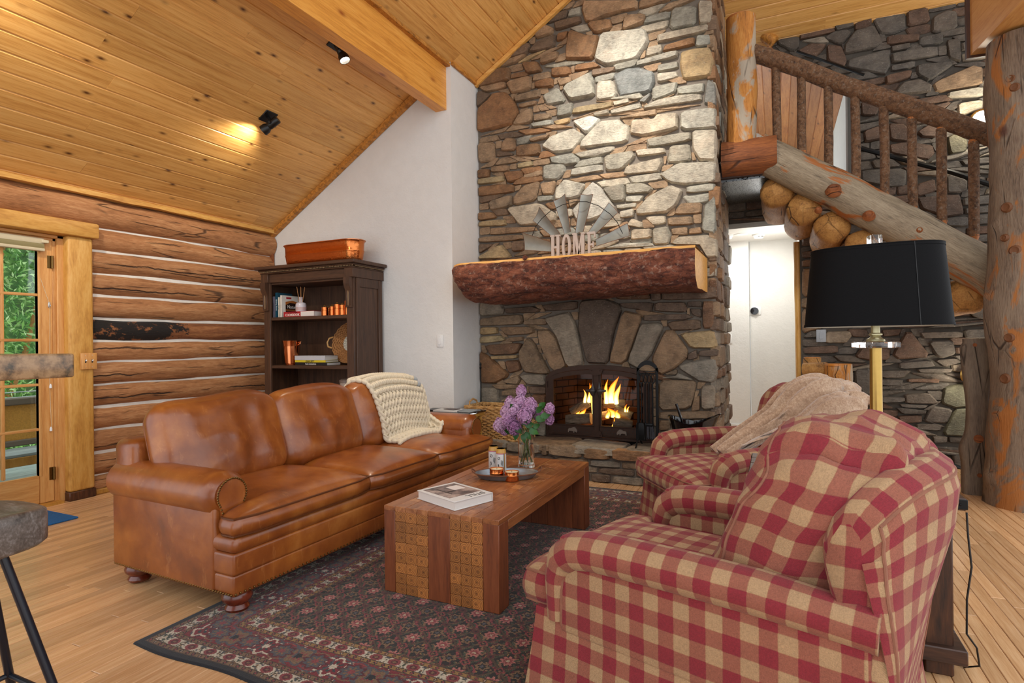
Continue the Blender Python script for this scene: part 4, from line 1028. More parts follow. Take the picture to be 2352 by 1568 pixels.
# ---- windmill HOME sign on the mantel
SY = 4.80
sg = thing('windmill_sign', 'galvanised half-windmill blade sign with letters reading HOME', 'sign', (onY(1318, 575, SY).x, SY, MZ))
def sp(x, y, dy=0): q = onY(1080+x/4, 300+y/4, SY+dy); return (q.x-sg.location.x, q.y-SY, q.z-MZ)
BL = [((495, 945), (500, 1095), (745, 1112), (745, 1025)), ((650, 710), (575, 825), (745, 965), (830, 950)), ((885, 590), (765, 645), (865, 945), (930, 930)),
      ((1140, 595), (1015, 585), (965, 935), (1045, 932)), ((1370, 760), (1275, 660), (1085, 930), (1150, 960)), ((1470, 975), (1445, 850), (1150, 1000), (1165, 1065))]
for bi, (a, b, c, d) in enumerate(BL):
    A, B, C_, D_ = [Vector(sp(*q, .05)) for q in (a, b, c, d)]
    def f(s, t, off=0):
        p = (A*(1-s)+B*s)*(1-t)+(D_*(1-s)+C_*s)*t
        cur = .022*(1-.55*t)*((2*s-1)**2)*(1.0)
        return (p.x, p.y+off-cur+.04*(s-.5)*(1-.4*t), max(.003, p.z+.004*nz(s*3, t*3, bi)))
    mb = MB(); mb.grid(lambda s, t: f(s, t), 9, 6); mb.grid(lambda s, t: f(s, t, .003), 9, 6)
    bl = mb.build('blade', MT['tin'], sg)
    mb = MB()
    for s_ in (0, 1): mb.tube([f(s_, t/8, .001) for t in range(9)], .0022, 5)
    mb.tube([f(s/8, 0, .001) for s in range(9)], .002, 5); mb.build('rusty_edge', MT['rust_edge'], bl)
wp = [(570, 965), (600, 880), (655, 810), (740, 735), (850, 680), (960, 652), (1070, 652), (1180, 690), (1285, 765), (1350, 840), (1400, 945)]
MB().tube([sp(x, y, .0) for x, y in wp], .003, 6).build('wire_hoop', MT['iron'], sg)
def letter(ch, x0, x1, y0, y1):
    a = Vector(sp(x0, y1, -.02)); b = Vector(sp(x1, y1, -.02)); t = Vector(sp(x0, y0, -.02)); w = b.x-a.x; h = t.z-.004; mb = MB(); th = .012
    cn_ = [0]
    def bx(p0, q0, p1, q1): cn_[0] += 1; e = th+.0006*cn_[0]; mb.rbox2((a.x+w*p0, a.y-e, .002+h*q0+.0003*cn_[0]), (a.x+w*p1, a.y+e, .002+h*q1-.0003*cn_[0]), .001, 1)
    def sl(p, q, e, f_, t0):
        v = [(a.x+w*p, .002+h*q), (a.x+w*(p+t0), .002+h*q), (a.x+w*(e+t0), .002+h*f_), (a.x+w*e, .002+h*f_)]
        mb.prism(v, lambda m, n, d: (m, a.y+d, n), -th, th)
    if ch == 'H':
        for p in (.1, .62): bx(p, 0, p+.27, 1); bx(p-.1, 0, p+.37, .08); bx(p-.1, .92, p+.37, 1)
        bx(.3, .45, .7, .56)
    elif ch == 'O':
        oo = [(.5+.5*math.cos(k*math.pi/12), .5+.5*math.sin(k*math.pi/12)) for k in range(24)]; ii = [(.5+.22*math.cos(k*math.pi/12), .5+.38*math.sin(k*math.pi/12)) for k in range(24)]
        ring(mb, [(a.x+w*p, .002+h*q) for p, q in oo], [(a.x+w*p, .002+h*q) for p, q in ii], lambda m, n, d: (m, a.y+d, n), -th, th)
    elif ch == 'M':
        bx(.06, 0, .2, 1); bx(.72, 0, .96, 1); bx(0, 0, .3, .08); bx(.62, 0, 1.02, .08); bx(0, .92, .22, 1); bx(.8, .92, 1.02, 1); sl(.4, .12, .1, 1, .24); sl(.42, .12, .72, 1, .12)
    else:
        bx(.1, 0, .4, 1); bx(0, 0, .95, .1); bx(0, .9, .95, 1); bx(.3, .46, .7, .55); bx(.84, .1, .97, .26); bx(.84, .76, .97, .92); bx(.66, .38, .76, .63)
    mb.build('letter_'+ch.lower(), pc('sign_taupe', '#b3a398', .6), sg, sharp=30)
letter('H', 740, 832, 960, 1118); letter('O', 845, 928, 953, 1112); letter('M', 942, 1055, 942, 1106); letter('E', 1075, 1155, 930, 1098)

# ---- tool set, coal hod, basket on the hearth
TY = 5.08
def tp(u, v, dy=0): q = onY(u, v, TY+dy); return Vector((q.x, q.y, q.z))
base = tp(1487, 1018); tx0, tx1 = tp(1466, 900).x-base.x, tp(1509, 900).x-base.x; ttop = tp(1487, 826).z-HZ
ts = thing('fire_tool_stand', 'black iron fireplace tool stand with arched top standing on the hearth', 'tool stand', (base.x, TY, HZ))
mb = MB()
for x in (tx0, tx1): mb.rbox2((x-.012, -.008, .075), (x+.012, .008, ttop-.07), .003, 1)
ap = [(lerp(tx0-.012, tx1+.012, k/10), ttop-.08+.075*math.sin(math.pi*k/10)**.7) for k in range(11)]
mb.prism(ap+[(x, z-.04) for x, z in ap[::-1]], lambda p, q, d: (p, d, q), -.008, .008); mb.build('frame', MT['iron'], ts, sharp=30)
for z_ in (.075, ttop-.13): MB().rbox2((tx0, -.012, z_), (tx1, .012, z_+.012), .003, 1).build('crossbar', MT['iron'], ts)
for x in (tx0, tx1):
    mb = MB(); pts = [(x, -.13, .006), (x, -.1, .02), (x, -.05, .07), (x, 0, .084), (x, .05, .07), (x, .1, .02), (x, .13, .006)]; mb.tube(pts, .008, 6, ell=.6); mb.build('foot', MT['iron'], ts)
def tool(kind, k, lab):
    x = lerp(tx0, tx1, .2+.2*k); zt = ttop-.1
    t = thing(kind, lab, 'fire tool', (base.x+x, TY-.028, HZ), 0, 'fireplace tools hanging in the stand')
    mb = MB(); mb.tube([(0, 0, .14), (0, 0, zt-.1)], .0065, 7); mb.build('shaft', MT['iron'], t)
    mb = MB(); mb.tube([(0, 0, zt-.11), (.018, 0, zt-.09), (.014, 0, zt-.05), (.0, 0, zt-.02), (-.012, 0, zt-.05), (-.016, 0, zt-.09), (0, 0, zt-.11)], .006, 6); mb.build('handle', MT['iron'], t)
    return t
t = tool('fire_shovel', 0, 'black fireplace shovel with flat blade hanging leftmost in the tool stand')
MB().grid(lambda s, q: (lerp(-.045, .045, s)*(1-.25*(q > .9)), -.012-.015*abs(2*s-1)**2, lerp(.06, .22, q)), 7, 6).build('blade', MT['iron'], t)
mb = MB(); mb.rbox((0, -.014, .14), (.088, .006, .15), .01, 2); mb.build('blade_back', MT['iron'], t)
tool('fire_poker', 1, 'black fireplace poker hanging second from left in the tool stand')
t = tool('hearth_brush', 2, 'black hearth brush with grey bristles hanging low in the tool stand')
mb = MB(); mb.rbox((.0, 0, .2), (.07, .03, .03), .01, 2); mb.build('brush_head', MT['iron'], t)
mb = MB()
for i in range(90):
    a, b = rb.uniform(-.032, .032), rb.uniform(-.012, .012); mb.tube([(a, b, .19), (a*1.35+rb.uniform(-.01, .01), b*1.6, .085+rb.uniform(-.012, .01))], .0014, 3, caps=False)
mb.build('bristles', pc('bristle_grey', '#3c3a3e', .8), t, fix=False); bpy.data.objects[t.children[-1].name]['kind'] = 'stuff'
tool('fire_tongs', 3, 'black fireplace tongs hanging rightmost in the tool stand')

hp = onY(1588, 985, 5.1)
hd = thing('coal_hod', 'black enamel coal hod with scooped spout standing on the hearth', 'bucket', (hp.x, 5.1, HZ))
def hod(s, t):
    a = 2*math.pi*s; x = math.cos(a); y = math.sin(a); sp_ = max(0, x)
    rx = lerp(.12, .19+.05*sp_**2, t); ry = lerp(.1, .13-.05*sp_**3, t); rim = .24+.035*x*x-.05*(1-abs(x))*.5+.03*sp_**3
    return (x*rx, y*ry, .012+t*rim)
mb = MB(); mb.grid(hod, 32, 8, closeu=True); mb.grid(lambda s, t: tuple(c*(.95 if i < 2 else 1) for i, c in enumerate(hod(s, t))), 32, 8, closeu=True); mb.build('bowl', MT['black_gloss'], hd, fix=False)
mb = MB(); mb.lathe([(0, .012), (.11, .012), (.115, 0), (.1, 0)], (0, 0, 0), 24); mb.build('base', MT['black_gloss'], hd)
MB().tube([hod(k/32, 1) for k in range(32)], .006, 6, close=True).build('rim', MT['black_gloss'], hd)
sv = thing('ash_scoop', 'black ash scoop with its handle sticking out of the coal hod', 'scoop', (hp.x-.08, 5.1, HZ+.06))
MB().tube([(.02, 0, .02), (-.0, 0, .19), (-.045, 0, .33)], [.011, .011, .013], 10).build('handle', MT['black_gloss'], sv); mb = MB(); mb.rbox((.03, 0, .02), (.08, .09, .02), .006, 1); mb.build('pan', MT['black_gloss'], sv)

# wicker log basket
bk = thing('wicker_basket', 'rectangular willow basket beside the end of the sofa', 'basket', (-2.47, 5.06, HZ))
BX, BYd, BH = .62, .34, .30
def bas(s, z, off=0.0):
    P = [(-BX/2, -BYd/2), (BX/2, -BYd/2), (BX/2, BYd/2), (-BX/2, BYd/2)]; q = s*4; i = int(q) % 4; f = q-int(q); a, b = P[i], P[(i+1) % 4]
    k = .9+.14*z/BH; n = [(0, -1), (1, 0), (0, 1), (-1, 0)][i]
    return ((lerp(a[0], b[0], f)+n[0]*off)*k, (lerp(a[1], b[1], f)+n[1]*off)*k, z)
NS = 56; rows = 17
for r_ in range(rows):
    z = .012+BH*r_/rows; pts = []
    for i in range(NS*2): s_ = i/(NS*2); pts.append(bas(s_, z+.004*math.sin(i*math.pi/2+r_*math.pi), .008*math.sin(i*math.pi/2+(r_ % 2)*math.pi)))
    MB().tube(pts, .0085, 5, close=True).build('weave_strand', MT['wicker'], bk, fix=False)
mb = MB()
for i in range(NS): s_ = (i+.5)/NS; mb.tube([bas(s_, 0), bas(s_, BH)], .006, 5, caps=False)
mb.build('stakes', MT['wicker'], bk, fix=False)
for zz, ph in ((BH+.004, 0), (BH+.014, 1), (.004, 0)):
    MB().tube([bas(i/80, zz, .007*math.sin(i*1.57+ph*3)) for i in range(80)], .011, 6, close=True).build('braided_rim', MT['wicker'], bk, fix=False)
MB().box((0, 0, .01), (BX*.86, BYd*.86, .012)).build('base', MT['wicker'], bk)
MB().box((0, 0, .19), (BX*.92, BYd*.9, .012)).build('liner', pc('liner_cloth', '#c8b48c', .9), bk)
for sx in (-1, 1):
    MB().tube([(sx*(BX/2*1.02), -.09, BH), (sx*(BX/2*1.05), -.07, BH+.05), (sx*(BX/2*1.05), 0, BH+.075), (sx*(BX/2*1.05), .07, BH+.05), (sx*(BX/2*1.02), .09, BH)], .009, 6).build('handle', MT['wicker'], bk)
# ---- log staircase
SYs = 5.8
def stp(u, v, y=SYs): q = onY(u, v, y); return q
def log_obj(name, p0, p1, r0, r1, mat, parent=None, seed=0, rough=.05, bend=.01, n=18, seg=18, knots=(), cutcaps=False, flare=0):
    p0, p1 = Vector(p0), Vector(p1); ax = p1-p0; L = ax.length; mb = MB()
    # local x along the log so that the grain follows it
    log_mb(mb, (0, 0, 0), (L, 0, 0), r0, r1, n, seg, rough, seed, bend, True, knots, flare)
    o = mb.build(name, mat); q = ax.to_track_quat('X', 'Z')
    if parent is not None: o.parent = parent; o.location = p0-Vector(parent.location)
    else: o.location = p0
    o.rotation_euler = q.to_euler(); return o
st = thing('log_staircase', 'rustic log staircase rising left behind the lamp to the landing', 'staircase', (1.4, SYs, 0))
kn = [(.38, 1.2, .06, .03), (.55, .6, .05, .025), (.82, .9, .04, .02)]
A, B = stp(1752, 352), stp(2300, 640); d = (B-A).normalized()
log_obj('stringer', A-d*.08, B+d*1.6, .165, .175, MT['log_grey'], st, 3, .05, .02, 24, 40, [(.12, 4.9, .05, .03), (.25, 5.2, .05, .03), (.33, 4.4, .04, .03)])
for u, v, r_ in ((1916, 433, .045), (1997, 492, .032), (2112, 528, .022), (1880, 480, .02)):
    q = onY(u, v, SYs-.17); mb = MB(); mb.lathe([(r_*1.6, -.03), (r_*1.1, .006), (r_*.8, .014), (r_*.5, .006), (0, .008)], (0, 0, 0), 12, Matrix.Rotation(R(75), 3, 'X')); o = mb.build('knot', MT['log_beam'], st); o.location = q-Vector(st.location)
TR = [((1786, 440), .155), ((1848, 478), .16), ((1912, 520), .155), ((1985, 560), .15), ((2060, 600), .15), ((2140, 660), .15), ((2225, 680), .16)]
for i, ((u, v), r_) in enumerate(TR):
    p = stp(u, v, 5.86); mb = MB(); log_mb(mb, (0, -.06, 0), (0, .86, 0), r_*.95, r_, n=20, seg=24, rough=.09, seed=60+i, dome=.14)
    o = mb.build('tread', MT['log_tread'], st); o.location = p-Vector(st.location)
hr = [stp(1722, 118), stp(2300, 322)]
hrd = (hr[1]-hr[0]).normalized()
rail_r = .068
ra = st
log_obj('handrail', hr[0], hr[1]+hrd*.2, .075, .078, MT['bark_pole'], ra, 5, .06, .012, 18, 36)
BALS = [((1781, 140), (1786, 322)), ((1840, 165), (1842, 348)), ((1902, 190), (1903, 380)), ((1964, 215), (1966, 408)), ((2030, 240), (2031, 442)), ((2095, 268), (2096, 473)), ((2163, 292), (2163, 508)), ((2237, 322), (2236, 540))]
for i, (a, b) in enumerate(BALS):
    p, q = stp(*b), stp(*a); x = (p.x+q.x)/2; z0, z1 = p.z-.06, q.z+.03
    mb = MB(); log_mb(mb, (0, 0, .05), (0, 0, z1-z0-.045), .036, .037, n=14, seg=14, rough=.08, seed=80+i, bend=.006)
    o = mb.build('baluster', MT['bark_pole'], ra); o.location = Vector((x, SYs, z0))-Vector(ra.location)
    mb = MB(); mb.lathe([(.02, -.02), (.026, .02), (.036, .055), (.036, .062)], (0, 0, 0), 12); mb.build('peeled_tip', MT['cut'], o)
    mb = MB(); mb.lathe([(.036, z1-z0-.055), (.034, z1-z0-.04), (.02, z1-z0), (.012, z1-z0+.03)], (0, 0, 0), 12); mb.build('peeled_tip', MT['cut'], o)
p = stp(1702, 180)
mb = MB(); log_mb(mb, (0, 0, 0), (0, 0, stp(1702, 45).z-2.95), .135, .13, n=24, seg=26, rough=.06, seed=4, bend=.015, knots=[(.45, 2.6, .045, .035), (.7, 1.0, .05, .03)])
nw = mb.build('newel_post', MT['log_gold'], st); nw.location = Vector((p.x, SYs-.02, 2.95))-Vector(st.location); nw['label'] = 'golden peeled log newel post'
mb = MB(); mb.lathe([(.12, -.015), (.128, 0), (.1, .01), (0, .014)], (0, 0, stp(1702, 45).z-2.95), 20); mb.build('cut_top', MT['cut'], nw)
mb = MB(); log_mb(mb, (-.17, 0, 0), (.3, 0, 0), .165, .165, n=22, seg=12, rough=.05, seed=14); lb = mb.build('landing_log', MT['log_beam'], st); lb.location = Vector((-.28, SYs-.05, 2.95))-Vector(st.location); lb['label'] = 'dark log edge beam of the landing'
ls = struct('landing_floor')
MB().box2((-.5, SYs-.05, 2.78), (.25, YR+.02, 2.9)).build('landing_deck', MT['rustic_x'], ls, smooth=False)
def mesh_metal():
    t = NT('perforated_metal'); v = t.coord('Object', (1, 1, 1)); d = t.voro(v, 55); m = t.ramp(d, [(.28, 0.0), (.36, 1.0)])
    return t.out(t.mix(m, '#0b0b0c', '#6d7072'), .4, .7, t.bump(m, .6, .006))
MB().box2((-.48, SYs+.0, 2.755), (.03, YR-.02, 2.778)).build('perforated_soffit', mesh_metal(), ls, smooth=False)

# ---- big post, slab, boxed beam end
be = onY(2221, 132, 5.62)
ps = thing('log_post', 'massive weathered log post with knots at the right edge', 'post', (1.66, 5.40, 0))
mb = MB(); log_mb(mb, (0, 0, 0), (0, 0, be.z-.022), .225, .205, n=32, seg=60, rough=.05, seed=22, bend=.03, flare=.1,
    knots=[(.06, 3.4, .06, .04), (.2, 3.6, .05, .03), (.33, 4.1, .05, .035), (.45, 3.3, .05, .03), (.53, 4.2, .05, .03), (.6, 3.5, .06, .03), (.72, 4.4, .05, .03), (.8, 3.7, .05, .03)])
mb.build('log', MT['log_post'], ps)
for k, (u, v, r_) in enumerate(((2302, 475, .03), (2290, 545, .022), (2330, 575, .03), (2310, 775, .028), (2290, 870, .03), (2303, 945, .025), (2318, 180, .026), (2330, 200, .026), (2290, 1125, .04))):
    q = ray(u, v); q = CAMP+q*((5.42-.2)/q.y); n_ = (Vector((q.x, q.y, 0))-Vector((1.66, 5.40, 0))).normalized()
    c = Vector((1.66, 5.40, 0))+n_*.205; c.z = q.z; M = n_.to_track_quat('Z', 'Y').to_matrix()
    mb = MB(); mb.lathe([(r_*1.5, -.03), (r_*1.2, .0), (r_*.9, .008), (r_*.6, .004), (0, .007)], c-Vector(ps.location), 12, M); mb.build('knot', pc('post_knot', '#6f4526', .7), ps)
sb = thing('log_slab', 'grey weathered half-log slab standing beside the big post', 'slab', (1.44, 5.66, 0))
mb = MB(); zt = onY(2245, 778, 5.66).z
def slab(s, t):
    a = 2*math.pi*s; w = .088+.018*math.sin(t*7+1)+.03*math.exp(-((t-.3)/.08)**2)-.02*(t > .97); k = 1+.04*nz(math.cos(a)*2, math.sin(a)*2, t*9)
    cx, sy = math.cos(a), math.sin(a); f = lambda q: math.copysign(abs(q)**.55, q)
    return (f(cx)*w*k, f(sy)*.05*k, t*zt)
mb.grid(slab, 28, 40, closeu=True); mb.add([slab(i/28, 1) for i in range(28)], [tuple(range(28))]); mb.build('slab', MT['log_slab'], sb)
for u, v, r_ in ((2240, 792, .014), (2249, 1008, .032), (2251, 1092, .016)):
    q = onY(u, v, 5.6); mb = MB(); mb.lathe([(r_*1.2, -.02), (r_, .006), (0, .002)], (q.x-1.44, -.05, q.z), 10, Matrix.Rotation(R(90), 3, 'X')); mb.build('knot', MT['log_beam'], sb)
be = onY(2221, 132, 5.62)
bb = thing('boxed_beam', 'reddish boxed timber beam end at the top right resting on the log post', 'beam', be, R(6.3))
MB().box2((.012, -3.2, .0), (.62, -.012, .5)).build('timber', MT['fir_y'], bb, smooth=False)
MB().box2((-.012, -.03, -.02), (.62, 0, .5)).build('dark_end_board', MT['rustic'], bb, smooth=False)
# ---- dark pipe handrails on the stone wall, cable strands
for a, b, lab in (((1830, 118), (1985, 172), 'black pipe running down the stone wall above the stair rail'), ((1978, 338), (2275, 425), 'black branch handrail on the stone wall behind the balusters'), ((2060, 1020), (2300, 1112), 'black branch handrail low on the stone wall behind the armchair')):
    p, q = onY(*a, YR-.1), onY(*b, YR-.1); mb = MB(); c = (p+q)/2
    log_mb(mb, p-c, q-c, .014 if 'pipe' in lab else .024, None, n=8, seg=14, rough=.15, seed=3, bend=.0 if 'pipe' in lab else .02)
    o = mb.build('wall_handrail', MT['iron']); o.location = c; tag(o, lab, 'handrail')
# ---- wall sconces on the stone wall (mostly behind the post and the slab)
def sconce(u, v, lab, e):
    p = onY(u, v, YR-.12); s_ = thing('wall_sconce', lab, 'wall lamp', (p.x, YR-.03, p.z), 0, 'brass sconces on the stone wall')
    mb = MB(); mb.lathe([(.0, 0), (.09, 0), (.1, .02), (.085, .03)], (0, 0, 0), 24, Matrix.Rotation(R(90), 3, 'X')); mb.build('rim', MT['brass'], s_)
    mb = MB(); mb.lathe([(.082, .02), (.07, .06), (.04, .085), (0, .092)], (0, 0, 0), 20, Matrix.Rotation(R(90), 3, 'X')); mb.build('lit_globe', MT['bulb'], s_)
    lamp('sconce_light', 'POINT', (p.x, YR-.2, p.z), e, (1, .9, .72), size=.05)
sconce(2262, 268, 'lit round sconce on the stone wall above the handrail end', 6)
sconce(2240, 862, 'lit round brass sconce low on the stone wall behind the grey slab', 4)
# ---- short log railing behind the chair
lr = thing('log_railing', 'short log railing with two orange-topped posts behind the far chair', 'railing', (.4, 6.3, 0))
for (u0, u1, vt, yy) in ((1843, 1888, 815, 6.45), (1890, 1962, 830, 6.2)):
    a, b = onY(u0, vt+30, yy), onY(u1, vt+30, yy); x = (a.x+b.x)/2; r_ = (b.x-a.x)/2*.93; zt = onY((u0+u1)/2, vt+6, yy).z
    mb = MB(); log_mb(mb, (0, 0, 0), (0, 0, zt), r_, r_*.97, n=20, seg=20, rough=.07, seed=u0, knots=[(.9, 4.6, .05, .03)]); s_ = mb.build('post', MT['log_gold'] if u0 > 1850 else MT['log_tread'], lr); s_.location = (x-.4, yy-6.3, 0)
    mb = MB(); mb.lathe([(r_*.97, -.012), (r_*.9, .004), (0, .006)], (0, 0, zt), 20); mb.build('cut_top', pc('orange_cut', '#c47a2c', .4), s_)
p = onY(1862, 850, 6.33); q = onY(1900, 848, 6.27)
log_obj('rail', p-Vector((.06, 0, 0)), q, .075, .07, MT['log_tread'], lr, 9, .06)
# ---- glazed door, peeled log casing, outside
dx = XL+.02
def dY(u, v=784): return onX(u, v, dx).y
def dZ(u, v): return onX(u, v, dx).z
t5 = struct('trim_5')
mb = MB(); mb.rbox2((XL-.12, 2.655, .07), (XL+.125, 2.845, 2.155), .022, 3); mb.build('casing_log', MT['peeled'], t5)
MB().rbox2((XL-.12, 2.65, 0), (XL+.128, 2.85, .072), .006, 1).build('plinth', MT['rustic'], t5)
mb = MB(); mb.rbox2((XL-.12, .9, 2.150), (XL+.165, 2.875, 2.275), .016, 2); mb.build('header_log', MT['peeled_y'], t5)
for k, (a, b, c, xx) in enumerate(((2.61, 2.66, 2.15, .06), (2.585, 2.615, 2.125, .04))):
    MB().rbox2((XL-.1, a, 0), (XL+xx, b, c), .006, 1).build('jamb', MT['fir'], t5)
    MB().rbox2((XL-.1, .9, c-.03), (XL+xx, b, c), .006, 1).build('head_jamb', MT['fir_y'], t5)
d1 = struct('door_1')
Y1 = 2.585; gy1 = dY(84); vm = dY(3); gz = [dZ(45, v) for v in (571, 675, 781, 886, 991, 1096)]
dxt = .045
MB().rbox2((dx-.02, gy1, .02), (dx+.025, Y1, 2.10), .004, 1).build('stile', MT['fir'], d1)
MB().rbox2((dx-.02, .95, .02), (dx+.025, gy1, gz[5]-.012), .004, 1).build('bottom_rail', MT['fir_y'], d1)
MB().rbox2((dx-.02, .95, gz[0]+.012), (dx+.025, gy1, 2.10), .004, 1).build('top_rail', MT['fir_y'], d1)
pw = gy1-vm; cols = [gy1-pw*k for k in range(0, 4)]
for k in range(1, 4): MB().rbox2((dx-.012, cols[k]-.011, gz[5]), (dx+.02, cols[k]+.011, gz[0]), .005, 2).build('muntin', MT['fir'], d1)
for z in gz[1:5]: MB().rbox2((dx-.011, cols[3], z-.011), (dx+.021, gy1+.004, z+.011), .005, 2).build('muntin', MT['fir_y'], d1)
for k in range(3):
    for j in range(5):
        MB().box2((dx-.002, cols[k+1]+.008, gz[j+1]+.006), (dx+.002, cols[k]-.008, gz[j]-.006)).build('pane', MT['pane'], d1, smooth=False)
MB().rbox2((dx-.02, gy1-.0, gz[5]-.02), (dx+.03, gy1+.02, gz[0]+.02), .005, 2).build('glazing_bead', MT['fir'], d1)
for zz in (dZ(128, 604), dZ(132, 1083)):
    h = MB().tube([(dx+.035, Y1-.005, zz-.05), (dx+.035, Y1-.005, zz+.05)], .009, 10).build('hinge', MT['brass_nail'], d1)
    MB().box2((dx+.024, Y1-.035, zz-.05), (dx+.027, Y1, zz+.05)).build('hinge_leaf', MT['brass_nail'], h, smooth=False)
MB().rbox2((XL-.15, .9, -.005), (XL+.12, 2.62, .018), .005, 1).build('threshold', MT['bench'], d1)
# roller blind
rb1 = thing('window_blind', 'rolled-up cream blind at the top of the glazed door', 'blind', (dx+.05, 1.9, dZ(45, 560)))
bz = .0; y1 = dY(100)-1.9
MB().rbox2((-.02, -.95, .012), (.02, y1-.02, .058), .008, 2).build('headrail', MT['cream_blind'], rb1)
MB().rbox2((-.015, -.95, -.024), (.026, y1-.02, .014), .008, 2).build('rolled_fabric', MT['olive_blind'], rb1)
MB().rbox2((-.02, -.95, -.046), (.03, y1-.02, -.022), .006, 2).build('bottom_bar', MT['cream_blind'], rb1)
MB().rbox2((-.022, y1-.045, .02), (.035, y1+.005, .045), .004, 1).build('bracket', MT['cream_blind'], rb1)
cl = thing('cord_cleat', 'small steel cord cleat on the door stile', 'cleat', (dx+.03, dY(109), dZ(109, 700)))
MB().rbox((0, 0, 0), (.012, .016, .045), .004, 1).build('plate', MT['steel'], cl); MB().rbox((.012, 0, -.006), (.014, .01, .012), .003, 1).build('hook', MT['steel'], cl)
cz = [dZ(108, 700), dZ(109, 885), dZ(111, 983)]
cdr = thing('blind_cord', 'thin blind cord with two white tassels hanging down the door stile', 'cord', (dx+.034, dY(109), 0))
MB().tube([(.005, dY(88)-dY(109), dZ(88, 640)), (.005, 0, cz[0]), (.003, -.006, cz[1]), (.003, .004, cz[2])], .0015, 5).build('string', MT['cream_blind'], cdr)
for z in cz[1:]: MB().lathe([(.004, .014), (.009, .0), (.01, -.02), (.0, -.022)], (.004, 0, z), 10).build('tassel', MT['white'], cdr)

# outside: deck, bench, railing wires, willow
de = struct('deck')
for k in range(16): MB().rbox2((-5.5-.145*(k+1), .2, -.1), (-5.5-.145*k-.006, 4.2, -.06), .003, 1).build('deck_board', MT['deck'], de)
bn = thing('deck_bench', 'wooden bench with woven back on the deck outside the door', 'bench', (-6.9, 2.6, -.06))
def bzp(u, v, x=-6.9): q = onX(u, v, x); return q
zs = bzp(45, 1028).z+.06; zt = bzp(45, 925).z+.06
mb = MB(); mb.rbox2((-.05, -1.0, zs+.05), (-.01, .9, zt), .006, 1); mb.build('woven_back', MT['weave'], bn)
MB().rbox2((-.07, -1.0, zt-.02), (.02, .9, zt+.05), .01, 1).build('top_roll', pc('grey_rope', '#6d6455', .9), bn); MB().rbox2((-.07, -1.0, zs+.02), (.02, .9, zs+.08), .01, 1).build('bottom_roll', pc('grey_rope', '#6d6455', .9), bn)
for k in range(3): MB().rbox2((.02+.15*k, -1.0, zs-.025), (.155+.15*k, .9, zs+.005), .004, 1).build('seat_slat', MT['deck'], bn)
MB().rbox2((.0, -1.0, zs-.11), (.46, .9, zs-.025), .004, 1).build('apron', MT['bench'], bn)
for yy in (-.75, -.12, .7):
    MB().rbox2((.38, yy, 0), (.45, yy+.09, zs-.1), .004, 1).build('leg', MT['bench'], bn); MB().rbox2((-.02, yy+.35, zs), (.03, yy+.45, zt), .004, 1).build('back_post', MT['bench'], bn)
for k, v in enumerate((900, 912)):
    z = onX(45, v, -7.9).z; o = MB().tube([(-7.9, .0, z), (-7.9, 4.5, z)], .006, 6).build('railing_wire', MT['steel']); tag(o, ('upper' if k == 0 else 'lower')+' steel railing wire seen through the door glass', 'wire', 'railing wires outside the door')
MB().box2((-30, -12, -3.0), (-5.6, 16, -2.9)).build('ground', pc('lawn', '#4f7a38', .9)); tag(bpy.data.objects['ground'], kind='structure')
wt = thing('willow_tree', 'bright green willow foliage filling the view outside the glazed door', 'tree', (-10.5, 3.4, -2.9))
rw = random.Random(12)
for k in range(7):
    p0 = Vector((rw.uniform(-.4, .4), rw.uniform(-.6, .6), .6)); p1 = Vector((rw.uniform(-1, 1.0), rw.uniform(-2.4, 2.4), rw.uniform(4, 7.0)))
    MB().tube([p0, p0.lerp(p1, .5)+Vector((.2, .2, .2)), p1], [.07, .04, .012], 7).build('branch', MT['log_tread'], wt)
MB().tube([(0, 0, 0), (.05, .05, 1.2)], [.2, .13], 10).build('trunk', MT['log_tread'], wt)
mb = MB(); N = 42000
for k in range(N):
    c = Vector((rw.uniform(-.9, 1.5), rw.uniform(-4.2, 4.2), rw.uniform(.8, 8.0))); d = Vector((rw.uniform(-.4, .6), rw.uniform(-1, 1), rw.uniform(-1.2, .4))).normalized(); L = rw.uniform(.07, .16); w = d.cross(Vector((rw.uniform(.2, 1), rw.uniform(-.6, .6), rw.uniform(-.6, .6)))).normalized()*L*.12
    mb.add([c-d*L/2, c+w, c+d*L/2, c-w], [(0, 1, 2, 3)])
fo = mb.build('foliage', MT['willow_leaf'], wt, smooth=False, fix=False); tag(fo, kind='stuff')
MB().rbox2((-12.6, -3, -2.9), (-12.2, 10, 6), .1, 2).build('hedge', leafmat('hedge_green', '#1d4a16', '#3a7028', '#5f9440')); tag(bpy.data.objects['hedge'], 'tall dense green hedge behind the willow outside', 'hedge')

# wooden double switch plate
def swplate(name, label, p, nrm, w, h, mat, rockers, mat2):
    s_ = thing(name, label, 'light switch', p); q = Vector(nrm).to_track_quat('Y', 'Z'); s_.rotation_euler = q.to_euler()
    MB().rbox((0, .004, 0), (w, .009, h), .003, 2).build('plate', mat, s_)
    for x, kind in rockers:
        if kind == 'toggle':
            g = MB().rbox((x, .009, 0), (.011, .002, .026), .001, 1).build('slot', MT['black'], s_); MB().rbox((x, .016, .005), (.008, .016, .01), .002, 1, Matrix.Rotation(R(25), 3, 'X')).build('toggle', mat2, s_)
        else: MB().rbox((x, .010, 0), (.034, .006, .066), .002, 1).build('rocker', mat2, s_)
        for zz in (-h*.36, h*.36): MB().ell((x, .009, zz), (.003, .0015, .003), 8, 4).build('screw', MT['steel'], s_)
pl = onX(203, 829, XL+.135)
swplate('light_switch', 'double toggle switch on a honey wood plate beside the door casing', pl, (1, 0, 0), .125, .135, MT['fir'], [(-.025, 'toggle'), (.025, 'toggle')], MT['white'])
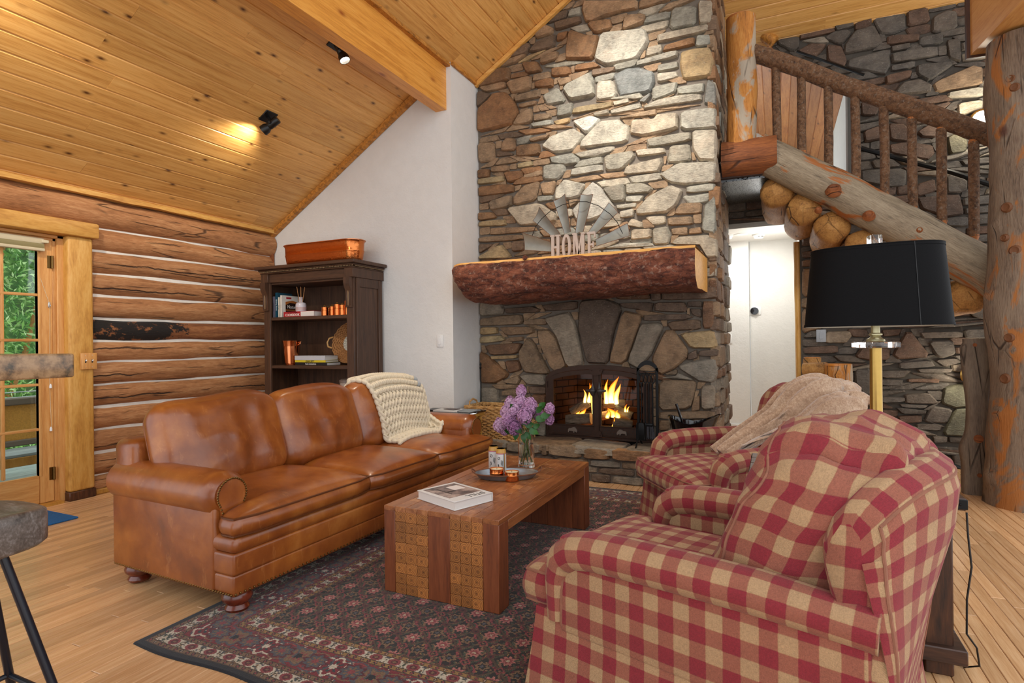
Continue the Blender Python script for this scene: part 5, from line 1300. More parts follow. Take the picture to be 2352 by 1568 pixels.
MB().box2((-.1, -.02, -.02), (-.0, .02, .02)).build('box', MT['fir'], bpy.data.objects['light_switch'], smooth=False); bpy.data.objects['box'].rotation_euler = (0, 0, R(90)); bpy.data.objects['box'].location = (0, 0, 0)
swplate('light_switch', 'white rocker switch on the plaster wall right of the bookcase', onY(1011, 783, YW-.001), (0, -1, 0), .072, .118, MT['white'], [(0, 'rocker')], MT['white'])
swplate('light_switch', 'white rocker switch on the narrow hallway wall', onY(1674, 778, HB-.141), (0, -1, 0), .085, .13, MT['white'], [(0, 'rocker')], MT['white'])
swplate('light_switch', 'grey rocker switch on the stone wall left of the lamp shade', onY(1886, 771, YR-.02), (0, -1, 0), .09, .13, MT['grey_plastic'], [(0, 'rocker')], MT['grey_plastic'])
p = onY(1733, 714, HB-.001)
th_ = thing('thermostat', 'round black thermostat on a white plate in the hallway', 'thermostat', p)
MB().rbox((0, -.004, 0), (.165, .008, .115), .004, 1).build('wall_plate', MT['white'], th_); mb = MB(); mb.lathe([(.05, 0), (.052, .02), (.048, .026), (0, .027)], (0, -.008, 0), 28, Matrix.Rotation(R(90), 3, 'X')); mb.build('dial', MT['black_gloss'], th_); mb = MB(); mb.lathe([(.049, .0), (.056, .0), (.056, .018), (.051, .02)], (0, -.008, 0), 28, Matrix.Rotation(R(90), 3, 'X')); mb.build('ring', MT['steel'], th_)
def hallceil(u, v): return onZ(u, v, 2.6)
for u, v, lab in ((1743, 538, 'white smoke detector on the hallway ceiling right of the downlight'), (1670, 540, 'white smoke detector at the left edge of the hallway ceiling')):
    p = hallceil(u, v); s_ = thing('smoke_detector', lab, 'smoke detector', (p.x, p.y, 2.6)); mb = MB(); mb.lathe([(.075, 0), (.075, -.018), (.06, -.024)], (0, 0, 0), 24); mb.lathe([(.055, -.024), (.055, -.045), (.045, -.052), (0, -.052)], (0, 0, 0), 24); mb.build('housing', MT['white'], s_)
    for k in range(8): a = k*math.pi/4; MB().rbox((.055*math.cos(a), .055*math.sin(a), -.035), (.006, .018, .008), .001, 1, Matrix.Rotation(a, 3, 'Z')).build('vent', pc('vent_grey', '#6a6a68'), s_)
p = hallceil(1702, 538); s_ = thing('recessed_downlight', 'lit recessed downlight in the hallway ceiling', 'ceiling light', (p.x, p.y, 2.6))
mb = MB(); mb.lathe([(.06, 0), (.085, 0), (.085, -.006), (.06, -.008)], (0, 0, 0), 28); mb.build('trim_ring', MT['white'], s_); mb = MB(); mb.lathe([(0, -.004), (.06, -.004), (.06, -.001)], (0, 0, 0), 24); mb.build('lit_lens', MT['bulb_white'], s_)
lamp('downlight', 'AREA', (p.x, p.y, 2.58), 8, (1, .97, .92), target=(p.x, p.y, 0), size=.14)
lamp('hall_point_light', 'POINT', (-.1, 7.7, 2.2), 5, (1, .97, .92), size=.1)  # point light in mid-hall, without a fixture of its own
# ---- bookcase against the white wall
BKX0, BKX1, BKY0, BKY1 = -4.90, -3.70, 4.34, 4.785
bcx = (BKX0+BKX1)/2; bw = BKX1-BKX0; bd = BKY1-BKY0
bc = thing('bookcase', 'tall dark walnut bookcase with beaded cornice in the corner', 'bookcase', (bcx, BKY1, 0))
def bx(name, a, b, mat='walnut', r=.003, par=bc): return MB().rbox2(a, b, r, 1).build(name, MT[mat], par)
h = bw/2; y0 = -bd; TOP = 1.905
for s_ in (-1, 1):
    bx('side_panel', (s_*h, y0+.02, 0), (s_*(h-.03), -.012, TOP)); bx('stile', (s_*h, y0, 0), (s_*(h-.09), y0+.025, TOP))
    sp_ = MB(); x = s_*(h+.003)
    for a, b in (((y0+.03, .1), (y0+.08, TOP-.01)), ((-.08, .1), (-.02, TOP-.01)), ((y0+.08, TOP-.10), (-.08, TOP-.01)), ((y0+.08, .1), (-.08, .25))):
        bx('side_frame', (s_*h, a[0], a[1]), (s_*(h+.012), b[0], b[1]), r=.004)
bx('back_panel', (-h+.03, -.02, .05), (h-.03, -.005, TOP))
for z, t in ((.10, .03), (.56, .03), (1.034, .033), (1.535, .033)): bx('shelf', (-h+.03, y0+.012, z-t), (h-.03, -.02, z), 'walnut_x')
bx('top_board', (-h+.03, y0+.02, TOP-.03), (h-.03, -.02, TOP), 'walnut_x')
bx('frieze', (-h+.07, y0-.004, 1.895), (h-.07, y0+.03, 1.985), 'walnut_x')
bx('frieze_end', (-h-.01, y0-.03, 1.895), (-h+.09, -.0, 1.985)); bx('frieze_end', (h-.09, y0-.03, 1.895), (h+.018, -.0, 1.985))
for k, (z0, z1, e) in enumerate(((1.985, 2.0, .022), (2.012, 2.028, .035), (2.028, 2.062, .062))): bx('cornice', (-h-e, y0-e-.01, z0), (h+e, 0, z1), 'walnut_x', .006)
mb = MB()
for k in range(66): mb.ell((-h-.02+(bw+.04)*k/65, y0-.034, 2.006), (.007, .006, .006), 6, 4)
for k in range(24): mb.ell((h+.024, y0+.0+bd*k/24, 2.006), (.006, .007, .006), 6, 4)
o = mb.build('beading', MT['bead'], bc, fix=False); tag(o, kind='stuff')
for s_ in (-1, 1):
    prof = [(0, 0), (0, -.045), (-.02, -.07), (-.045, -.11), (-.055, -.14), (-.04, -.165), (-.02, -.19), (-.02, -.3), (.0, -.3), (.02, -.3), (.02, 0)]
    prof = [(-.055, 0), (-.055, -.05), (-.05, -.08), (-.03, -.12), (-.022, -.16), (-.022, -.29), (0, -.29), (0, 0)]
    xs_ = s_*(h-.045)
    cb = MB().prism(prof, lambda a, b, d: (xs_+d, y0+a, 1.895+b), -.036, .036).build('corbel', MT['walnut'], bc, sharp=50)
    for k in range(3): MB().rbox2((xs_-.024+.02*k-.005, y0-.028, 1.62), (xs_-.024+.02*k+.007, y0-.02, 1.77), .003, 1).build('flute', MT['bead'] if k == 1 else MT['walnut'], cb)
bx('base_rail', (-h, y0-.01, 0), (h, y0+.02, .1), 'walnut_x')

# copper planter on top
def bkp(u, v, y): return onY(u, v, y)
zc = 2.064; p0 = bkp(655, 605, 4.45); p1 = bkp(823, 590, 4.45); pcx = (p0.x+p1.x)/2; pL = (p1.x-p0.x)/2+.01
pt = thing('copper_planter', 'long oval copper planter lying on top of the bookcase', 'planter', (pcx, 4.50, zc))
def stad(r, L, n=44):
    m = n//2; out = []
    for k in range(m): a = R(-90+180*k/(m-1)); out.append((L-r+r*math.cos(a), r*math.sin(a)))
    for k in range(m): a = R(90+180*k/(m-1)); out.append((-(L-r)+r*math.cos(a), r*math.sin(a)))
    return out
mb = MB(); ph = .215; lv = [(0, .085), (.03, .098), (.09, .108), (.105, .112), (.11, .114), (.12, .11), (.19, .113), (.205, .12), (.214, .124), (.214, .117), (.2, .108), (.03, .092), (.02, .02)]
vs = []; n = 44
for z, r in lv: vs += [(x, y, z*ph/.214) for x, y in stad(r, pL-.12+r, n)]
fs = [(i*n+j, i*n+(j+1) % n, (i+1)*n+(j+1) % n, (i+1)*n+j) for i in range(len(lv)-1) for j in range(n)]+[tuple(range(n-1, -1, -1)), tuple((len(lv)-1)*n+j for j in range(n))]
mb.add(vs, fs); mb.build('body', MT['copper_h'], pt, sharp=50)
MB().tube([(x, y, ph) for x, y in stad(.124, pL+.004, n)], .006, 6, close=True).build('rolled_rim', MT['copper'], pt)

# books and ornaments
def book(name, label, loc, d, col, grp=None, standing=True, txt=None, tcol='#e8e2d8', tsize=.02, spine='x', cat='book', rz=0, extra=None, tm=None):
    """d = (width along x, depth along y, height z); pages box inside covers"""
    b = thing(name, label, cat, loc, rz, grp); w, dp, hh = d; m = pc('cover_'+col.strip('#'), col, .35)
    if standing:   # spine faces -y, thickness along x
        MB().rbox2((-w/2, -dp/2, 0), (-w/2+.003, dp/2, hh), .001, 1).build('cover', m, b); MB().rbox2((w/2-.003, -dp/2, 0), (w/2, dp/2, hh), .001, 1).build('cover', m, b)
        MB().rbox2((-w/2, -dp/2-.001, 0), (w/2, -dp/2+.004, hh), .001, 1).build('spine', m, b); MB().box2((-w/2+.003, -dp/2+.004, .003), (w/2-.003, dp/2-.004, hh-.004)).build('pages', MT['paper'], b, smooth=False)
        if txt: text_mesh('lettering', txt, tsize, pc('ink_'+tcol.strip('#'), tcol, .6), b, Matrix.Translation((0, -dp/2-.0018, hh*.5)) @ Matrix.Rotation(R(90), 4, 'X') @ Matrix.Rotation(R(-90), 4, 'Z'))
    else:          # lying flat, spine toward -y
        MB().rbox2((-w/2, -dp/2, 0), (w/2, dp/2, .003), .001, 1).build('cover', m, b); MB().rbox2((-w/2, -dp/2, hh-.003), (w/2, dp/2, hh), .001, 1).build('cover', m, b)
        MB().rbox2((-w/2, -dp/2-.001, 0), (w/2, -dp/2+.004, hh), .001, 1).build('spine', m, b); MB().box2((-w/2+.004, -dp/2+.004, .003), (w/2-.004, dp/2-.004, hh-.003)).build('pages', MT['paper'], b, smooth=False)
        if txt: text_mesh('lettering', txt, tsize, pc('ink_'+tcol.strip('#'), tcol, .6), b, Matrix.Translation((0, -dp/2-.0018, hh*.5)) @ Matrix.Rotation(R(90), 4, 'X'), bold=.0006)
    return b
S1, S2 = 1.5355, 1.0345; G = 'books on the bookcase'
def sx(u, y=4.46): return onY(u, 700, y).x
book('book', 'slim grey-lilac book standing at the far left of the upper shelf', (sx(636), 4.50, S1), (.02, .17, .225), '#8d8796', G, txt='COFFEE STORIES', tcol='#3a2c30', tsize=.012)
book('book', 'tall teal blue book standing second from left on the upper shelf', (sx(642), 4.52, S1), (.034, .20, .265), '#1f4a5c', G, txt='Baking Book', tcol='#c9d6d8', tsize=.024)
book('book', 'thin cream book standing third from left on the upper shelf', (sx(648), 4.50, S1), (.016, .17, .215), '#d8d0c0', G, txt='Everyday', tcol='#555048', tsize=.012)
cb_ = book('cookbook', 'large white cookbook with dark food photo cover at the right of the row', (sx(652.5), 4.555, S1), (.022, .27, .235), '#e3ddd2', G, txt='Kitchen', tcol='#8a7a66', tsize=.012)
xf = .0112
def face(name, poly, mat, k=0): MB().prism([(p-.135, q) for p, q in poly], lambda a, b, d: (d, a, b), xf-.0005, xf+.0004+k*.0004).build(name, mat, cb_, smooth=False)
face('printed_photo', [(.05, .02), (.25, .02), (.25, .15), (.18, .165), (.1, .165), (.05, .15)], pc('print_dark', '#2a1712', .4))
face('printed_food', [(.05, .135), (.11, .16), (.24, .15), (.25, .165), (.14, .185), (.05, .168)], pc('print_orange', '#b06a30', .4), 1)
face('printed_band', [(.05, .075), (.25, .08), (.25, .092), (.05, .086)], pc('print_orange', '#b06a30', .4), 1)
face('printed_logo', [(.06, .2), (.13, .2), (.13, .218), (.06, .218)], pc('print_red', '#a82028', .4), 1)
for tx_, zz, sz in (('Nature', .115, .05), ('Stew', .047, .045)):
    text_mesh('lettering', tx_, sz, pc('ink_e8e2d8', '#e8e2d8', .6), cb_, Matrix.Translation((xf+.0012, .01, zz)) @ Matrix.Rotation(R(90), 4, 'Z') @ Matrix.Rotation(R(90), 4, 'X'))
rx0, rx1 = sx(653, 4.40), sx(697, 4.40)
rbk = book('book', 'thick red cookbook lying flat on the upper shelf under the diffuser', ((rx0+rx1)/2+.085, 4.475, S1), (rx1-rx0+.15, .19, .054), '#a8202a', G, standing=False)
text_mesh('lettering', 'COOKBOOK', .034, pc('ink_e8e2d8', '#e8e2d8', .6), rbk, Matrix.Translation((-.085, -.0972, .019)) @ Matrix.Rotation(R(90), 4, 'X'), bold=.0008)
text_mesh('lettering', 'new good cooking', .018, pc('ink_2a1014', '#2a1014', .6), rbk, Matrix.Translation((-.085, -.0972, .043)) @ Matrix.Rotation(R(90), 4, 'X'))
MB().box2((.03, -.0962, .003), ((rx1-rx0+.15)/2+.001, -.0945, .051)).build('page_block', MT['paper'], rbk, smooth=False)
df = thing('reed_diffuser', 'milky glass reed diffuser bottle standing on the red cookbook', 'diffuser', (sx(688, 4.43), 4.45, S1+.0555))
mb = MB(); mb.lathe([(0, 0), (.05, 0), (.054, .01), (.054, .07), (.045, .09), (.018, .1), (.016, .135), (.02, .15)], (0, 0, 0), 24); mb.build('bottle', pc('milk_glass', '#c9c3c8', .12), df)
mb = MB(); mb.lathe([(.0545, .012), (.0548, .045)], (0, 0, 0), 24); mb.build('oil_level', pc('oil_pink', '#b9a09c', .2), df)
for k in range(6): a = k*1.05; MB().tube([(.006*math.cos(a), .006*math.sin(a), .02), (.045*math.cos(a+.2), .045*math.sin(a+.2), .255)], .0022, 5).build('reed', pc('reed', '#a8774a', .7), df)
def mug(u, hgt, r, lab, y=4.42, lid=False):
    y += .1 if u == 754.5 else 0
    m = thing('copper_mug', lab, 'mug', (sx(u, y), y, S1), 0, 'copper mugs on the upper shelf')
    mb = MB(); mb.lathe([(0, 0), (r, 0), (r*1.02, hgt*.3), (r, hgt*.62), (r*1.06, hgt*.64), (r*1.02, hgt*.7), (r*1.03, hgt), (r*.96, hgt), (r*.94, hgt*.1), (0, hgt*.08)], (0, 0, 0), 20); mb.build('cup', MT['copper_h'], m)
    MB().tube([(r*.3, 0, hgt+.002), (r*.1, 0, hgt+.02), (-r*.25, 0, hgt+.018), (-r*.45, 0, hgt+.0)], .004, 6).build('brass_loop', MT['brass'], m)
for a in ((746, .085, .034, 'small copper mug leftmost of the row on the upper shelf'), (754.5, .085, .03, 'copper mug second from left of the row on the upper shelf'), (763, .09, .026, 'narrow copper mug in the middle of the row'), (775, .11, .036, 'tall copper mug fourth from left of the row'), (787, .1, .036, 'copper mug with brass loop fifth from left of the row'), (799, .14, .034, 'tallest copper mug at the right end of the row')): mug(*a)
p = onY(675, 820, 4.44); ib = thing('copper_bucket', 'tapered copper ice bucket with two side handles on the middle shelf', 'bucket', (p.x-.02, 4.43, S2))
mb = MB(); mb.lathe([(0, 0), (.062, 0), (.064, .01), (.06, .014), (.072, .12), (.076, .125), (.074, .13), (.084, .2), (.09, .24), (.094, .255), (.088, .255), (.07, .02), (0, .018)], (0, 0, 0), 28); mb.build('body', MT['copper'], ib)
for s_ in (-1, 1): MB().tube([(s_*.085, 0, .205), (s_*.12, 0, .225), (s_*.125, 0, .24), (s_*.09, 0, .235)], .006, 6).build('handle', MT['copper'], ib)
bx0, bx1 = sx(680, 4.40), sx(737, 4.40); bcx2 = (bx0+bx1)/2+.035; bwid = bx1-bx0+.09
book('book', 'black book at the bottom of the middle-shelf stack', (bcx2+.01, 4.48, S2), (bwid, .2, .03), '#1c1c1e', G, False, 'Rock connections', '#cfcac4', .02)
book('book', 'yellow book lying in the middle of the stack on the middle shelf', (bcx2, 4.475, S2+.031), (bwid-.015, .19, .022), '#c9b52c', G, False, 'JOAN JETT', '#20201a', .024)
book('book', 'white book on top of the stack on the middle shelf', (bcx2-.005, 4.475, S2+.0535), (bwid-.02, .19, .045), '#b9bcc2', G, False)
wtp = onY(800, 770, 4.58)
wv_ = thing('woven_tray', 'round woven seagrass tray leaning on the middle shelf back', 'tray', (onY(795, 775, 4.60).x, 4.665, S2+.225), 0)
wv_.rotation_euler = (R(-12), 0, 0)
Mx = Matrix.Rotation(R(90), 3, 'X')
for k in range(15):
    r_ = .03+.013*k; pts = [(r_*math.cos(a*math.pi/30), -.006*math.sin(a*math.pi/30*22+k*3)-.03*(k/15)**3, r_*math.sin(a*math.pi/30)) for a in range(60)]
    MB().tube(pts, .0085, 5, close=True).build('woven_ring', MT['seagrass'] if k > 4 else pc('tray_centre', '#c9c4b6', .6), wv_, fix=False)
for s_ in (-1,): MB().tube([(s_*.21, -.03, .06), (s_*.265, -.03, .045), (s_*.285, -.03, 0), (s_*.265, -.03, -.045), (s_*.21, -.03, -.06)], .0095, 7).build('handle', MT['wicker'], wv_)
lb_ = onY(790, 880, 4.44); cn = thing('lidded_canister', 'pale lidded canister on the lower shelf behind the throw', 'canister', (onY(795, 880, 4.48).x, 4.5, .561))
mb = MB(); mb.lathe([(0, 0), (.075, 0), (.075, .3), (0, .3)], (0, 0, 0), 24); mb.build('body', pc('canister', '#a8988c', .4), cn); mb = MB(); mb.lathe([(.08, .3), (.08, .325), (.06, .335), (0, .34)], (0, 0, 0), 24); mb.build('lid', pc('canister_lid', '#7a6a60', .4), cn)
book('book', 'yellow book lying on the lower shelf just above the sofa back', (onY(677, 900, 4.44).x, 4.5, .561), (.2, .2, .035), '#a8963c', G, False)
def puff(mb, xy, nu, nv, z0, z1, ct, cb, bulge=.012, wr=.0, ws=9, seed=0, side=5, pw=.55, corner=1.0, edge=.012):
    """closed cushion: xy(s,t)->(x,y); flat border z0..z1, crowned top/bottom"""
    def crown(s, t):
        a = max(0, 1-abs(2*s-1)**3.2); b = max(0, 1-abs(2*t-1)**3.2); return (a*b)**pw
    def w(x, y, k):
        if not wr: return 0
        n1 = nz(x*ws+seed*7, y*ws*.45, k); n2 = nz(x*ws*.5+3, y*ws+seed*5, k+4)
        return wr*((1-abs(n1)*2.4)*.5+(1-abs(n2)*2.4)*.5)
    T = {}; B = {}
    for j in range(nv+1):
        for i in range(nu+1):
            s, t = i/nu, j/nv; x, y = xy(s, t); c = crown(s, t); mb.v.append((x, y, z1+ct*c+w(x, y, 1)*c)); T[i, j] = len(mb.v)-1
    for j in range(nv+1):
        for i in range(nu+1):
            s, t = i/nu, j/nv; x, y = xy(s, t); c = crown(s, t); mb.v.append((x, y, z0-cb*c-w(x, y, 5)*c)); B[i, j] = len(mb.v)-1
    def F(*f): mb.f.append(f); mb.m.append(mb.cm)
    for j in range(nv):
        for i in range(nu): F(T[i, j], T[i+1, j], T[i+1, j+1], T[i, j+1]); F(B[i, j], B[i, j+1], B[i+1, j+1], B[i+1, j])
    loop = [(i, 0) for i in range(nu)]+[(nu, j) for j in range(nv)]+[(i, nv) for i in range(nu, 0, -1)]+[(0, j) for j in range(nv, 0, -1)]
    n = len(loop); P = [Vector(mb.v[T[q]]) for q in loop]; cen = sum(P, Vector())/n
    rows = [[T[q] for q in loop]]
    for k in range(1, side):
        f = k/side; r_ = []
        for idx, q in enumerate(loop):
            a, b = Vector(mb.v[T[q]]), Vector(mb.v[B[q]]); tg = P[(idx+1) % n]-P[idx-1]; nr = Vector((tg.y, -tg.x, 0)); nr = nr.normalized() if nr.length > 1e-9 else Vector()
            if nr.dot(a-cen) < 0 and corner: nr = nr
            p = a.lerp(b, f)+nr*bulge*math.sin(math.pi*f); mb.v.append(tuple(p)); r_.append(len(mb.v)-1)
        rows.append(r_)
    rows.append([B[q] for q in loop])
    for k in range(side):
        for i in range(n): i2 = (i+1) % n; F(rows[k][i], rows[k+1][i], rows[k+1][i2], rows[k][i2])
    return [mb.v[T[q]] for q in loop], [mb.v[B[q]] for q in loop]
def rect_xy(x0, x1, y0, y1, r=.05, p=6.0):
    """rectangle with rounded corners"""
    cx, cy, hx, hy = (x0+x1)/2, (y0+y1)/2, (x1-x0)/2, (y1-y0)/2
    def f(s, t):
        a, b = 2*s-1, 2*t-1
        k = r*(max(0, abs(a)-.6)/.4)**2*(max(0, abs(b)-.6)/.4)**2
        return cx+a*hx-math.copysign(k, a), cy+b*hy-math.copysign(k, b)
    return f

SO = (-2.232, 1.79, 0); SLN = 2.46
so = thing('leather_sofa', 'cognac leather three-seat sofa with rolled arms and nailhead trim', 'sofa', SO, R(-1.8))
LE = MT['leather']
# base bands
def band(name, z0, z1, ex, r):
    return MB().rbox2((-.93, .012-ex*.4, z0), (-.012+ex, SLN-.012+ex*.4, z1), r, 4).build(name, LE, so)
band('lower_rail', .10, .198, .0, .012); band('middle_rail', .196, .298, .004, .014); band('upper_rail', .292, .376, .012, .036)
for sd in (0, 1):
    y0 = 0 if sd == 0 else SLN; sg_ = 1 if sd == 0 else -1
    mb = MB(); mb.rbox2((-.95, y0+sg_*.004, .10), (-.135, y0+sg_*.19, .56), .02, 3); mb.build('arm_panel', LE, so)
    yc = y0+sg_*.085; zc = .545; rr_ = .105; n = 28; m = 26
    def armp(s, t):
        x = lerp(-.94, -.125, t); a = 2*math.pi*s; k = 1-.22*(t > .985)-.06*max(0, (t-.93)/.07)**2; 
        k *= 1+.006*nz(x*6, math.cos(a)*2, sd)
        return (x, yc+rr_*1.02*math.cos(a)*k*(1.06 if math.cos(a)*sg_ < 0 else 1.0), zc+rr_*math.sin(a)*k)
    mb = MB(); mb.grid(armp, n, m, closeu=True); mb.add([armp(i/n, 1) for i in range(n)], [tuple(range(n))]); mb.add([armp(i/n, 0) for i in range(n)], [tuple(range(n))]); ar = mb.build('arm_roll', LE, so, sharp=60)
    # front panel with horseshoe of nails
    prof = [(-.072, -.19)]+[(.085*math.cos(a)*1.0, .085*math.sin(a)) for a in [R(200-k*220/12) for k in range(13)]]+[(.072, -.19)]
    prof = [(-.05, -.2), (-.05, -.075)]+[(.075*math.cos(R(215-k*250/14)), .075*math.sin(R(215-k*250/14))) for k in range(15)]+[(.05, -.075), (.05, -.2)]
    fpn = MB().prism(prof, lambda a, b, d: (d, yc+a, zc+b), -.13, -.112).build('arm_front', LE, so, sharp=50)
    for a, b in [(p, q) for p, q in prof if q > -.19]+[((prof[i][0]+prof[i+1][0])/2, (prof[i][1]+prof[i+1][1])/2) for i in range(len(prof)-1)]+[(-.05, -.105), (.05, -.105), (-.05, -.165), (.05, -.165)]:
        MB().ell((-.11, yc+a*1.02, zc+b*1.02), (.004, .0055, .0055), 7, 4).build('nail', MT['brass_nail'], fpn)
# nailheads along the base (shared mesh)
nm = MB().ell((0, 0, 0), (.0055, .0055, .0055), 6, 4).build('base_nail', MT['brass_nail'], so); NAILS = []
k = 0
for i in range(98): NAILS.append((-.008, .02+i*.0247, .115))
for i in range(52): NAILS.append((-.02-i*.0178, .006, .115))
nm.location = NAILS[0]
for p in NAILS[1:]:
    c = nm.copy(); COL.objects.link(c); c.parent = so; c.location = p
for a in ((-.09, .09), (-.86, .09), (-.09, SLN-.09), (-.86, SLN-.09)):
    mb = MB(); mb.lathe([(0, .0), (.05, .0), (.056, .012), (.05, .024), (.046, .03), (.066, .05), (.07, .066), (.062, .085), (.05, .1)], (a[0], a[1], .009), 22); mb.build('bun_foot', MT['mahog'], so)
# back frame
mb = MB(); mb.rbox2((-.97, .02, .12), (-.80, SLN-.02, .76), .045, 4); mb.build('back_frame', LE, so)
# seat cushions (T shaped at both ends)
SB = [.0, .93, 1.66, SLN]
def smst(x, a, b): return smooth01((x-a)/(b-a))
for k in range(3):
    ya, yb = SB[k]+.004, SB[k+1]-.004
    def xy(s, t, k=k, ya=ya, yb=yb):
        x = lerp(-.74, .014, s); l, r_ = ya, yb
        if k == 0: l = lerp(.198, .016, smst(x, -.135, -.095))
        if k == 2: r_ = lerp(SLN-.198, SLN-.016, smst(x, -.135, -.095))
        if k == 1: l, r_ = ya, yb
        y = lerp(l, r_, t); e = .03*max(0, (s-.8)/.2)**3; ex = (.028*max(0, abs(2*t-1)-.75)/.25)*max(0, (s-.75)/.25)**2
        return x-ex, y
    mb = MB(); tl, bl = puff(mb, xy, 40, 26, .378, .456, .062, .004, .016, .005, 5, k, pw=.6); cu = mb.build('seat_cushion', LE, so, sharp=80)
    for lp in (tl, bl): MB().tube(lp, .006, 6, close=True).build('piping', MT['leather_shadow'], cu, fix=False)
# back cushions
BB = [.1, .83, 1.52, SLN-.1]; 
for k in range(3):
    ya, yb = BB[k]-.004, BB[k+1]+.004; w = yb-ya; H_ = .49
    def xyb(s, t, w=w, k=k):
        a, b = 2*s-1, 2*t-1
        px_ = a*H_/2*(1-.015*abs(b)**4)+(.012*math.sin(b*3+k) if a > 0 else 0); py_ = b*w/2*(1-.03*abs(a)**4)
        kk = .025*(max(0, abs(a)-.6)/.4)**2*(max(0, abs(b)-.6)/.4)**2
        return px_-math.copysign(kk, a), py_-math.copysign(kk, b)
    mb = MB(); tl, bl = puff(mb, xyb, 34, 36, -.075, .07,   .055, .03, .03, .02, 5.0, k+4, side=6, pw=.5)
    mb.v = [(x, y, z+.02*max(0, -x/H_)) for x, y, z in mb.v]
    cu = mb.build('back_cushion', LE, so, sharp=80)
    cu.matrix_parent_inverse = Matrix()
    lean = R(17)
    # local x of the pad -> up, local z -> forward
    M = Matrix(((-math.sin(lean), 0, math.cos(lean), -.705), (0, 1, 0, (ya+yb)/2), (math.cos(lean), 0, math.sin(lean), .70), (0, 0, 0, 1)))
    cu.matrix_basis = M
    MB().tube([(x, y, z+.02*max(0, -x/H_)) for x, y, z in bl], .0058, 6, close=True).build('piping', MT['leather'], cu, fix=False)

# ---- chunky knit throw over the far corner
kt = thing('knit_throw', 'chunky cream knitted throw draped over the far end of the sofa back', 'blanket', SO, R(-1.8))
from mathutils.bvhtree import BVHTree
def drape_tree(roots, frame):
    bpy.context.view_layer.update(); inv = frame.matrix_world.inverted(); vs = []; fs = []
    def rec(o):
        if o.type == 'MESH':
            n = len(vs); M = inv @ o.matrix_world; vs.extend(M @ v.co for v in o.data.vertices); fs.extend(tuple(i+n for i in p.vertices) for p in o.data.polygons)
        for c in o.children: rec(c)
    for r_ in roots: rec(r_)
    return BVHTree.FromPolygons(vs, fs)
def drop_z(bv, x, y, floor=.5):
    h = bv.ray_cast(Vector((x, y, 2.0)), Vector((0, 0, -1))); return max(floor, h[0].z) if h[0] is not None else floor
def resample(pts, n):
    L = [0]
    for i in range(1, len(pts)): L.append(L[-1]+(pts[i]-pts[i-1]).length)
    out = []; k = 0
    for j in range(n):
        d = L[-1]*j/(n-1)
        while k < len(pts)-2 and L[k+1] < d: k += 1
        f = (d-L[k])/max(1e-9, L[k+1]-L[k]); out.append(pts[k].lerp(pts[k+1], max(0, min(1, f))))
    return out
bvs = drape_tree([so], kt); KN = 60; KS = 31
def kcol(s):
    pts = []
    for k in range(80):
        f = k/79; x = lerp(-.985, -.40, f); g = smooth01((f-.2)/.8); y = lerp(lerp(1.62, 1.72, g), lerp(2.40, 2.27, g), s); pts.append(Vector((x, y, drop_z(bvs, x, y, .5))))
    for _ in range(4): pts = [pts[0]]+[Vector((pts[i].x, pts[i].y, max(pts[i].z, (pts[i-1].z+pts[i].z+pts[i+1].z)/3))) for i in range(1, len(pts)-1)]+[pts[-1]]
    return resample([Vector((pts[0].x-.01, pts[0].y, pts[0].z-.12))]+pts, KN)
KC = [kcol(i/(KS-1)) for i in range(KS)]
for _ in range(3): KC = [KC[0]]+[[(KC[i-1][j]+KC[i][j]*2+KC[i+1][j])/4 if KC[i][j].z < max(KC[i-1][j].z, KC[i+1][j].z)+.004 else KC[i][j] for j in range(KN)] for i in range(1, KS-1)]+[KC[-1]]
PL = [sum((KC[KS//2][j+1]-KC[KS//2][j]).length for j in range(KN-1))]
def thr(s, t):
    a, b = max(0, min(1, s))*(KS-1), max(0, min(1, t))*(KN-1); i, j = min(int(a), KS-2), min(int(b), KN-2); f, g = a-i, b-j
    return (KC[i][j]*(1-f)+KC[i+1][j]*f)*(1-g)+(KC[i][j+1]*(1-f)+KC[i+1][j+1]*f)*g
NCOL, NROW = 15, 24
def stitch(mb, p, d, w, sz, M=None):
    d = d.normalized(); n_ = d.cross(w).normalized(); w2 = n_.cross(d); Mx = Matrix((d, w2, n_)).transposed()
    mb.ell(p, sz, 7, 5, Mx)
mbc = MB(); mbg = MB()
for j in range(NROW):
    for i in range(NCOL):
        s, t = (i+.5)/NCOL, (j+.5)/NROW; p = thr(s, t); du = thr(min(1, s+.02), t)-thr(max(0, s-.02), t); dt = thr(s, min(1, t+.02))-thr(s, max(0, t-.02)); du.normalize(); dt.normalize()
        nrm = du.cross(dt).normalized(); nrm = nrm if nrm.x*1+nrm.z > 0 else -nrm
        cw = (thr(1, t)-thr(0, t)).length/NCOL; ch = PL[-1]/NROW
        tgt = mbg if (s > .86 and t < .62) else mbc
        purl = 9 <= j <= 15
        if purl:
            for sg_ in (-1, 1): stitch(tgt, p+du*cw*.25*sg_+nrm*.02, du*.9+dt*.35*sg_, dt, (cw*.42, ch*.46, .022))
        else:
            for sg_ in (-1, 1): stitch(tgt, p+du*cw*.24*sg_+nrm*.02, dt*.85+du*.5*-sg_, du, (ch*.86, cw*.31, .022))
for i in range(int(NCOL*1.6)):
    s = i/(NCOL*1.6-1)
    for t in (1.0,):
        p = thr(s, t); du = (thr(min(1, s+.02), t)-thr(max(0, s-.02), t)); stitch(mbc, p+Vector((.01, 0, .012)), du+Vector((0, 0, .006*(-1)**i)), Vector((1, 0, .2)), (.034, .02, .018))
